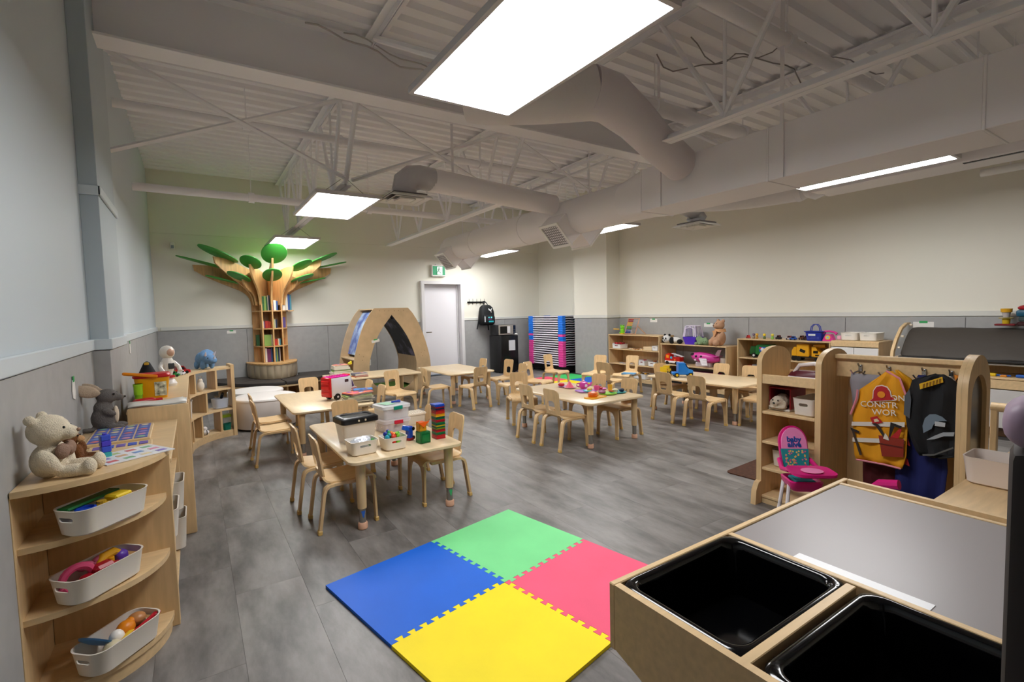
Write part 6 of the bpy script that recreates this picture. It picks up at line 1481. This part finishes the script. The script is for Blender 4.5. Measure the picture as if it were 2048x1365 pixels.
# mirrored end panel
R = .385 / 2
def archpts(x0, x1, z0, zt):
    R_ = (x1 - x0) / 2
    return [(x0, z0), (x1, z0), (x1, zt - R_)] + [(x0 + R_ + R_ * math.cos(math.radians(a)), zt - R_ + R_ * math.sin(math.radians(a))) for a in range(10, 171, 10)] + [(x0, zt - R_)]
M().prism(archpts(0, .385, 0, 1.105), 'y', .825, .845).o('end_panel', WOODV, D)
M().ring(archpts(0, .385, 0, 1.105), archpts(.065, .32, .10, 1.0), 'y', .80, .8245).o('mirror_frame', WOODV, D)
M().prism(archpts(.05, .335, .08, 1.02), 'y', .8, .8) if 0 else None
M().prism(archpts(.066, .319, .102, .999), 'y', .818, .8245).o('mirror', mat('6e6e70', .25, metal=1.), D)  # metal tint darkened to stand in for reflecting an unlit room
hk = None
for y in (1.36, 1.21, 1.04, .92):
    h = M().box((.2, y, .985), (.006, .022, .05), .002).o('hook_plate', STEEL, D)
    M().tube([(.198, y, .975), (.17, y - .03, .955), (.16, y - .04, .975)], .005, 6).tube([(.198, y, .975), (.17, y + .03, .955), (.16, y + .04, .975)], .005, 6).tube([(.198, y, 1.0), (.175, y, 1.005), (.165, y, 1.02)], .005, 6).o('hook', STEEL, h)
# aprons on the hooks
def cloth(name, label, x, ya, yb, pts, col, th=.006, wav=.012, n=10, m_=None):
    # pts: outline rows (z, y_left, y_right) top to bottom, seen from -x (left is larger y)
    t = thing(name, label, 'apron', (x, 0, 0))
    Ls = []
    for k, (z, yl, yr) in enumerate(pts):
        Ls.append([(wav * math.sin(i * 1.3 + k * .6) * min(1, k * .5), yl + (yr - yl) * i / n, z) for i in range(n + 1)])
    m = M().loops(Ls, False, False, False); o = m.o('cloth', m_ or mat(col, .75, bump=.15, bscale=12), t)
    s = o.modifiers.new('s', 'SOLIDIFY'); s.thickness = th; s.offset = 1
    return t
AX = 3.44
t = cloth('apron', 'yellow construction worker vest with a red helmet print hanging on the hooks', AX, 0, 0, [(.99, 1.20, 1.17), (.95, 1.24, 1.13), (.86, 1.34, 1.10), (.80, 1.345, 1.10), (.70, 1.375, 1.09), (.60, 1.365, 1.09), (.50, 1.36, 1.09), (.45, 1.355, 1.10), (.42, 1.345, 1.11)], 'e09a14')
def onv(m, name, col, par, rough=.6): return m.o(name, mat(col, rough), par)
FX = -.018
def pr(pts, name, col, off=0., par=t, wx=0.): return onv(M().prism([(p[0], p[1]) for p in pts], 'x', FX + off - .003, FX + off), name, col, par)
pr([(1.37, .655), (1.10, .70), (1.10, .672), (1.372, .63)], 'reflective_stripe', 'd8d2c8')
pr([(1.365, .555), (1.10, .60), (1.10, .572), (1.364, .53)], 'reflective_stripe', 'd8d2c8')
hel = [(1.275 , .80), (1.15, .825), (1.155, .835), (1.17, .842), (1.175, .87), (1.19, .893), (1.215, .9), (1.24, .892), (1.255, .865), (1.257, .82)]
pr([(1.215 + (p[0] - 1.215) * 1.12, .85 + (p[1] - .85) * 1.12) for p in hel], 'helmet_outline', 'e8dcd0', -.001)
pr(hel, 'helmet_print', 'b01c20', -.004)
pr([(1.215 + .02 * math.cos(2 * PI * i / 12), .848 + .02 * math.sin(2 * PI * i / 12)) for i in range(12)], 'helmet_badge', 'e08a1c', -.008)
TXT = mat('e4dcd0', .6)
def vtext(s_, y, z, size, par, m_=TXT, off=-.004, tilt=.1, al='LEFT'):
    o = text(s_, size, m_, par, (FX + off, y, z), (PI / 2, 0, -PI / 2), 'lettering', .001, al); o.rotation_euler = Euler((PI / 2, tilt, -PI / 2)); return o
vtext('CONSTR', 1.325, .775, .048, t, tilt=-.09, off=-.006)
vtext('ON', 1.172, .832, .046, t, tilt=-.09, off=-.006)
vtext('WOR', 1.262, .735, .05, t, tilt=-.09, off=-.006)
pr([(1.225, .60), (1.10, .60), (1.10, .495), (1.205, .475)], 'toolbox_print', '8a2a18', -.006)
pr([(1.22, .555), (1.105, .555), (1.105, .548), (1.219, .548)], 'toolbox_line', '5a1a10', -.009)
pr([(1.27, .70), (1.235, .715), (1.205, .68), (1.255, .66)], 'saw_handle_print', 'b01c20', -.006)
pr([(1.25, .692), (1.233, .7), (1.222, .685), (1.245, .676)], 'saw_gap_print', 'd8c8a8', -.009)
pr([(1.262, .665), (1.24, .672), (1.222, .66), (1.18, .585), (1.19, .58), (1.24, .655)], 'saw_blade_print', '2a2420', -.0085)
pr([(1.165, .69), (1.11, .675), (1.115, .66), (1.145, .67), (1.165, .60), (1.172, .602)], 'hammer_print', '181414', -.009)
pr([(1.165, .60), (1.12, .66), (1.11, .655), (1.125, .60)], 'driver_print', 'b01c20', -.0085)
pr([(1.20, .585), (1.19, .62), (1.175, .60), (1.17, .58)], 'bolt_print', 'd8cfc0', -.010)
pr([(1.37, .61), (1.36, .615), (1.31, .46), (1.322, .455)], 'hammer_handle_print', '3a2c20', -.006)
pr([(1.375, .618), (1.325, .605), (1.328, .59), (1.37, .603)], 'hammer_head_print', '241c18', -.007)
for q in ([(-.012, 1.115, .42), (-.014, 1.2, .425), (-.014, 1.345, .42)], [(-.012, 1.345, .86), (-.014, 1.35, .8), (-.014, 1.38, .7)], [(-.005, 1.2, .99), (-.01, 1.13, .95), (-.012, 1.10, .86)]): M().tube(q, .006, 6).o('pink_binding', mat('e08a98', .6), t)
t = cloth('apron', 'orange-yellow back of the construction vest draped to the right', 3.47, 0, 0, [(.995, 1.17, 1.15), (.95, 1.16, 1.09), (.88, 1.14, 1.06), (.80, 1.13, 1.07), (.74, 1.13, 1.08)], 'd89a12')
t = cloth('apron', 'grey and pale pink apron behind the construction vest', 3.475, 0, 0, [(.955, 1.40, 1.22), (.90, 1.41, 1.2), (.82, 1.40, 1.2), (.7, 1.39, 1.2)], '8f8a90')
t2 = cloth('apron', 'black officer vest with a grey cap print hanging on the right hooks', 3.42, 0, 0, [(.995, .97, .93), (.975, 1.02, .90), (.95, 1.07, .87), (.88, 1.085, .855), (.78, 1.10, .86), (.68, 1.085, .855), (.60, 1.06, .86), (.55, 1.04, .87), (.525, 1.025, .93)], '0e1014')
t = t2
pr([(1.03, .935), (.93, .985), (.925, .955), (1.025, .905)], 'name_strip', 'd8a818', -.004, t2)
vtext('WHSE', 1.02, .932, .03, t2, mat('6a4a10', .6), -.008, -.42) if 0 else None
for i in range(6): pr([(1.012 - i * .014, .937 + i * .007), (1.005 - i * .014, .940 + i * .007), (1.007 - i * .014, .918 + i * .007), (1.013 - i * .014, .915 + i * .007)], 'strip_letter', '8a6010', -.008, t2)
cap = [(1.005, .66), (1.01, .70), (1.0, .745), (.98, .77), (.955, .775), (.925, .765), (.905, .745), (.935, .74), (.96, .72), (.97, .69)]
pr(cap, 'cap_print', '6a7a88', -.004, t2)
pr([(.955, .735), (.91, .735), (.912, .712), (.955, .71)], 'cap_badge', 'b0b4b8', -.008, t2)
pr([(.99, .625), (.955, .635), (.915, .66), (.875, .668), (.872, .69), (.92, .68), (.955, .655)], 'cap_peak', '9aa0a6', -.006, t2)
pr([(1.005, .54), (.955, .552), (.91, .585), (.875, .61), (.872, .602), (.91, .575), (.955, .543), (1.003, .531)], 'hem_piping', '5a5a58', -.012, t2)
pr([(1.095, .86), (1.075, .90), (1.065, .84), (1.07, .73), (1.098, .75)], 'mesh_side', '4a5058', -.002, t2)
t = cloth('apron', 'dark blue costume hanging behind the black vest', 3.475, 0, 0, [(.975, 1.06, 1.0), (.9, 1.10, .98), (.75, 1.13, .95), (.6, 1.14, .93), (.45, 1.16, .92), (.3, 1.16, .93), (.16, 1.15, .94)], '141c5a')
for z in (.62, .5): M().prism([(1.12, z), (1.09, z - .02), (1.08, z - .06), (1.11, z - .05)], 'x', -.03, -.026).o('badge', mat('a82028', .6), t)
t = cloth('apron', 'orange and red costume at the right end of the hooks', 3.47, 0, 0, [(.99, .90, .86), (.93, .89, .852), (.8, .88, .852), (.7, .88, .855)], 'c8781a')
t = cloth('apron', 'dark red costume low between the vest and the blue costume', 3.50, 0, 0, [(.6, 1.32, 1.15), (.45, 1.34, 1.16), (.3, 1.34, 1.16), (.12, 1.33, 1.16)], '4a0c14')
# doll high chair
t = thing('doll_chair', 'pink and teal doll high chair with a round-topped padded back', 'doll chair', (3.10, 1.53, 0), -130)
MG = mat('d01878', .35)
bk = [(.085 * math.cos(math.radians(a)), .53 + .105 * math.sin(math.radians(a))) for a in range(0, 181, 12)]
out_ = [(.082, .37)] + bk + [(-.082, .37)]
T_ = Matrix.Translation((-.03, 0, 0)) @ Matrix.Translation((0, 0, .36)) @ Matrix.Rotation(-.28, 4, 'Y') @ Matrix.Translation((0, 0, -.36))
M().prism(out_, 'x', -.02, .0, T_).o('back_shell', MG, t)
M().prism([(p[0] * .88, .36 + (p[1] - .36) * .955) for p in [(.086, .48)] + bk + [(-.086, .48)]], 'x', .0005, .012, T_).o('pink_pad', mat('e88ac0', .6), t)
M().prism([(p[0] * .9, p[1]) for p in [(.08, .37), (.09, .49), (-.09, .49), (-.08, .37)]], 'x', .0005, .0125, T_).o('teal_pad', mat('1f8a94', .6), t)
g = M(); 
for i in range(34): g.box((.0132, rnd.uniform(-.06, .06), rnd.uniform(.38, .48)), (.001, .009, .009), 0, (rnd.random() * 3, 0, 0))
g.rot(T_); o = g.o('confetti_print', mat('e8c06a', .5), t); o['kind'] = 'stuff'
g = M()
for i in range(20): g.box((.0134, rnd.uniform(-.06, .06), rnd.uniform(.38, .48)), (.001, .008, .008), 0, (rnd.random() * 3, 0, 0))
g.rot(T_); o = g.o('confetti_print', mat('d85a9a', .5), t); o['kind'] = 'stuff'
lm = mat('1a4a9a', .5)
for s_, z in (('baby', .548), ('alive', .515)):
    o = text(s_, .045, lm, t, (0, 0, 0), (0, 0, 0), 'lettering', .001, 'CENTER', bold=.0015)
    o.matrix_basis = T_ @ Matrix.Translation((.0135, 0, z)) @ Euler((PI / 2, 0, PI / 2)).to_matrix().to_4x4()
M().loops([[(p[0] + .04, p[1], z) for p in rr(l_, w_, .03, 4)] for l_, w_, z in ((.13, .14, .27), (.17, .18, .30), (.18, .19, .33), (.16, .17, .335), (.12, .13, .30))]).o('seat_shell', MG, t)
M().box((.045, 0, .325), (.12, .12, .02), .008).o('seat_pad', mat('1f8a94', .6), t)
M().loops([[(p[0] + .16, p[1], z) for p in rr(l_, w_, .05, 5)] for l_, w_, z in ((.15, .2, .395), (.18, .24, .405), (.18, .24, .42), (.16, .22, .415))]).o('tray', MG, t)
M().prism(ell(.05, .06, 18, .17, 0), 'z', .4205, .4225).o('tray_sticker', mat('e888b8', .5), t)
for s in (-1, 1):
    M().tube([(-.06, s * .09, .42), (.02, s * .105, .385), (.1, s * .1, .40)], .014, 8).o('arm', MG, t)
    M().tube([(-.02, s * .08, .30), (-.02, s * .1, .15), (-.06, s * .11, .0)], .011, 8).tube([(.06, s * .08, .30), (.08, s * .1, .15), (.12, s * .11, .0)], .011, 8).o('leg', mat('e4e0e4', .4), t)
M().cyl((-.06, -.11, .06), (-.06, .11, .06), .008, n=8).cyl((.11, -.11, .06), (.11, .11, .06), .008, n=8).o('crossbar', mat('e4e0e4', .4), t)
t = thing('doll_carrier', 'pink and teal padded doll carrier lying at the foot of the dress-up unit', 'doll carrier', (3.16, 1.05, 0), 0); t.scale = (1.2, 1.2, 1.25)
M().loops([[(p[0], p[1], z) for p in rr(l_, w_, .07, 5)] for l_, w_, z in ((.16, .2, 0), (.2, .25, .1), (.19, .24, .2), (.14, .18, .27), (.06, .08, .29))]).o('shell', mat('1f8a94', .6, noise=.4, scale=40), t, smooth=60)
M().tube([(-.02, .13, .12), (-.02, .11, .25), (-.02, .05, .315), (-.02, -.02, .33)], .022, 10).o('pink_hood', MG, t)
# things in the dress-up shelves
t = thing('toy_vacuum', 'white and maroon toy iron-shaped appliance in the top tray', 'toy', (3.47, 1.67, .8705), 100)
M().loops([[(p[0], p[1], z) for p in pts_] for pts_, z in [([(.12 * k, 0), (.06 * k, .05 * k), (-.09 * k, .055 * k), (-.11 * k, 0), (-.09 * k, -.055 * k), (.06 * k, -.05 * k)], z) for k, z in ((1, 0), (1, .02), (.8, .06), (.6, .075))]]).o('body', mat('5a1a28', .35), t)
M().tube([(.07, 0, .06), (.04, 0, .11), (-.05, 0, .125), (-.09, 0, .1), (-.085, 0, .06)], .014, 10).o('handle', mat('d8d0d0', .35), t)
M().tube([(.1, .03, .03), (.0, .06, .03), (-.1, .05, .03)], .008, 8).o('trim', mat('d8d0d0', .35), t)
t = thing('toy_dog_house', 'red toy dog carrier with a cream plush puppy inside, second tier', 'toy', (3.47, 1.805, .6605), 180)
HR = mat('8a1420', .5)
M().box((-.02, 0, .007), (.22, .145, .014), .004).o('base', mat('d0c8c0', .5), t)
M().box((-.125, 0, .085), (.01, .145, .14), .003).box((-.02, .07, .085), (.2, .008, .14), .003).box((-.02, -.07, .085), (.2, .008, .14), .003).box((-.02, 0, .158), (.21, .148, .01), .004).o('carrier_shell', HR, t)
t = thing('plush_puppy', 'cream plush puppy peering out of the red carrier', 'plush toy', (3.42, 1.815, .675), 180)
blob('body', mat('cfc0ac', .95, bump=.8, bscale=200), t, [((-.03, 0, .05), (.05, .048, .05)), ((.03, 0, .05), (.04, .042, .04)), ((.065, 0, .04), (.022, .022, .018)), ((.03, -.045, .035), (.015, .014, .026)), ((.03, .045, .035), (.015, .014, .026)), ((.03, .02, .012), (.05, .04, .012)), ((.03, -.02, .012), (.05, .04, .012))], .006, .004)
eye(t, (.066, -.018, .062), .005); eye(t, (.066, .018, .062), .005); M().sph((.087, 0, .045), (.006, .009, .006), n=8).o('nose', BLACK, t)
open_bin('storage_bin', 'white bin on the second tier of the arched dress-up shelf', (3.46, 1.615, .6605), .28, .14, .115, 'd8cfc4', 0, .02, .004, .015, 'x')
open_bin('storage_bin', 'white bin behind the doll high chair, low in the arched shelf', (3.49, 1.75, .2605), .24, .2, .12, 'd8cfc4', 0, .02, .004, .015, '')

# ------------------------------------------------------------------ sensory table in the right foreground
Q = thing('sensory_table', 'birch sensory table with black tubs and a grey board in the right foreground', 'table', (0, 0, 0))
zt = .60; xa, xb, ya, yb_ = .98, 2.46, -.12, 1.015
th = .022
WQ = WOOD
M().box(((xa + xb) / 2, yb_ - th / 2, .5), (xb - xa, th, .2), .003).o('long_side', WQ, Q)
M().box(((xa + xb) / 2, ya + th / 2, .5), (xb - xa, th, .2), .003).o('long_side', WQ, Q)
M().prism([(yb_ - .001 - th, .6), (ya + th, .6), (ya + th, 0), (ya + .1, 0), (ya + .1, .37), (yb_ - .13, .37), (yb_ - th - .001, .405)], 'x', xa, xa + th).o('end_panel', WQ, Q)
M().prism([(yb_ - .001 - th, .6), (ya + th, .6), (ya + th, .4), (yb_ - th - .001, .4)], 'x', xb - th, xb).o('end_panel', WQ, Q)
for x in (xa + .06, xb - .06):
    M().box((x, yb_ - .16, .2), (.06, .06, .4), .004).o('leg', WQ, Q)
M().box((xb - .06, ya + .12, .2), (.06, .06, .4), .004).o('leg', WQ, Q)
M().box((1.545, (ya + yb_) / 2, .575), (.022, yb_ - ya - 2 * th, .05), .002).o('divider', WQ, Q)
M().box(((xa + 1.545) / 2, .605, .575), (1.545 - xa - .04, .026, .05), .002).o('divider', WQ, Q)
M().box((2.375, (ya + yb_) / 2, .585), (.018, yb_ - ya - 2 * th, .03), .002).o('divider', WQ, Q)
M().box(((1.56 + 2.45) / 2, (ya + yb_) / 2, .53), (.88, yb_ - ya - 2 * th, .012), 0).o('floor_board', WQ, Q)
bd = M().box((1.962, (ya + yb_) / 2, .592), (.808, yb_ - ya - 2 * th - .006, .008), .002).o('grey_board', mat('8f8989', .33), Q)
t = tag(M().box((1.572, .61, .597), (.05, .345, .0018), 0).o('white_strip', mat('e8e8ea', .35)), 'white paper strip lying on the grey board of the sensory table', 'strip')
def tub(loc, label):
    t = thing('sensory_tub', label, 'tub', loc)
    L, W, H = .535, .385, .17
    GB = mat('030304', .12)
    m = M(); m.loops([[(p[0], p[1], z) for p in rr(l_, w_, rd, 6)] for l_, w_, rd, z in ((L - .09, W - .09, .05, -H), (L - .05, W - .05, .055, -.008), (L, W, .045, -.01), (L + .004, W + .004, .046, 0), (L - .01, W - .01, .045, .006), (L - .035, W - .035, .05, .006), (L - .05, W - .05, .05, 0), (L - .06, W - .06, .05, -.02), (L - .1, W - .1, .045, -H + .006))])
    m.o('tub', GB, t, smooth=60); return t
tub((1.272, .806, .592), 'black plastic tub nearer the puzzle mat in the sensory table')
tub((1.272, .385, .592), 'black plastic tub at the lower edge of the picture in the sensory table')
# low bench with a white bin beyond it
t = thing('low_bench', 'low birch bench beyond the sensory table with a white bin on it', 'bench', (0, 0, 0))
M().box((3.35, .53, .51), (1.5, .46, .022), .003).o('top', WOOD, t)
for x in (2.62, 4.08): M().box((x, .53, .25), (.022, .44, .498), .003).o('end_panel', WOODV, t)
M().box((3.35, .74, .44), (1.43, .02, .1), .002).o('rail', WOOD, t)
open_bin('storage_bin', 'white bin standing on the low bench beside the mirror', (3.17, .56, .522), .22, .40, .13, 'dccfc6', 0, .04, .004, .025, '')
toy('paper_scrap', 'crumpled white and purple paper in the bin on the low bench', 'paper', (3.20, .56, .534), M().sph((0, 0, .045), (.06, .09, .03), n=10).box((.02, .03, .07), (.05, .06, .02), .006, (.4, .3, .3)), 'd8d4dc', 20)
# stacked arched rail behind
t = thing('play_rail', 'round birch rail in front of the white doors at the right', 'rail', (5.2, .8, 0))
M().cyl((0, -.55, .56), (0, .32, .56), .035, n=14).o('rail', WOOD, t)
M().box((0, .30, .28), (.05, .04, .53), .004).box((0, -.53, .28), (.05, .04, .53), .004).o('post', WOODV, t)
# dark post with lilac cap at the picture's right edge
t = thing('toy_stand', 'dark post with a rounded lilac cap close at the right edge', 'stand', (.846, .156, 0), 10.5)
M().box((0, -.042, .609), (.08, .10, 1.218), .012, seg=2).o('post', mat('2e2625', .6), t)
M().box((0, -.085, 1.25), (.1, .2, .06), .026, seg=4).o('lilac_cap', mat('9a8399', .5), t)
M().box((-.052, -.06, 1.225), (.008, .08, .045), .01, seg=3).o('cap_face', mat('3a2a30', .5), t)
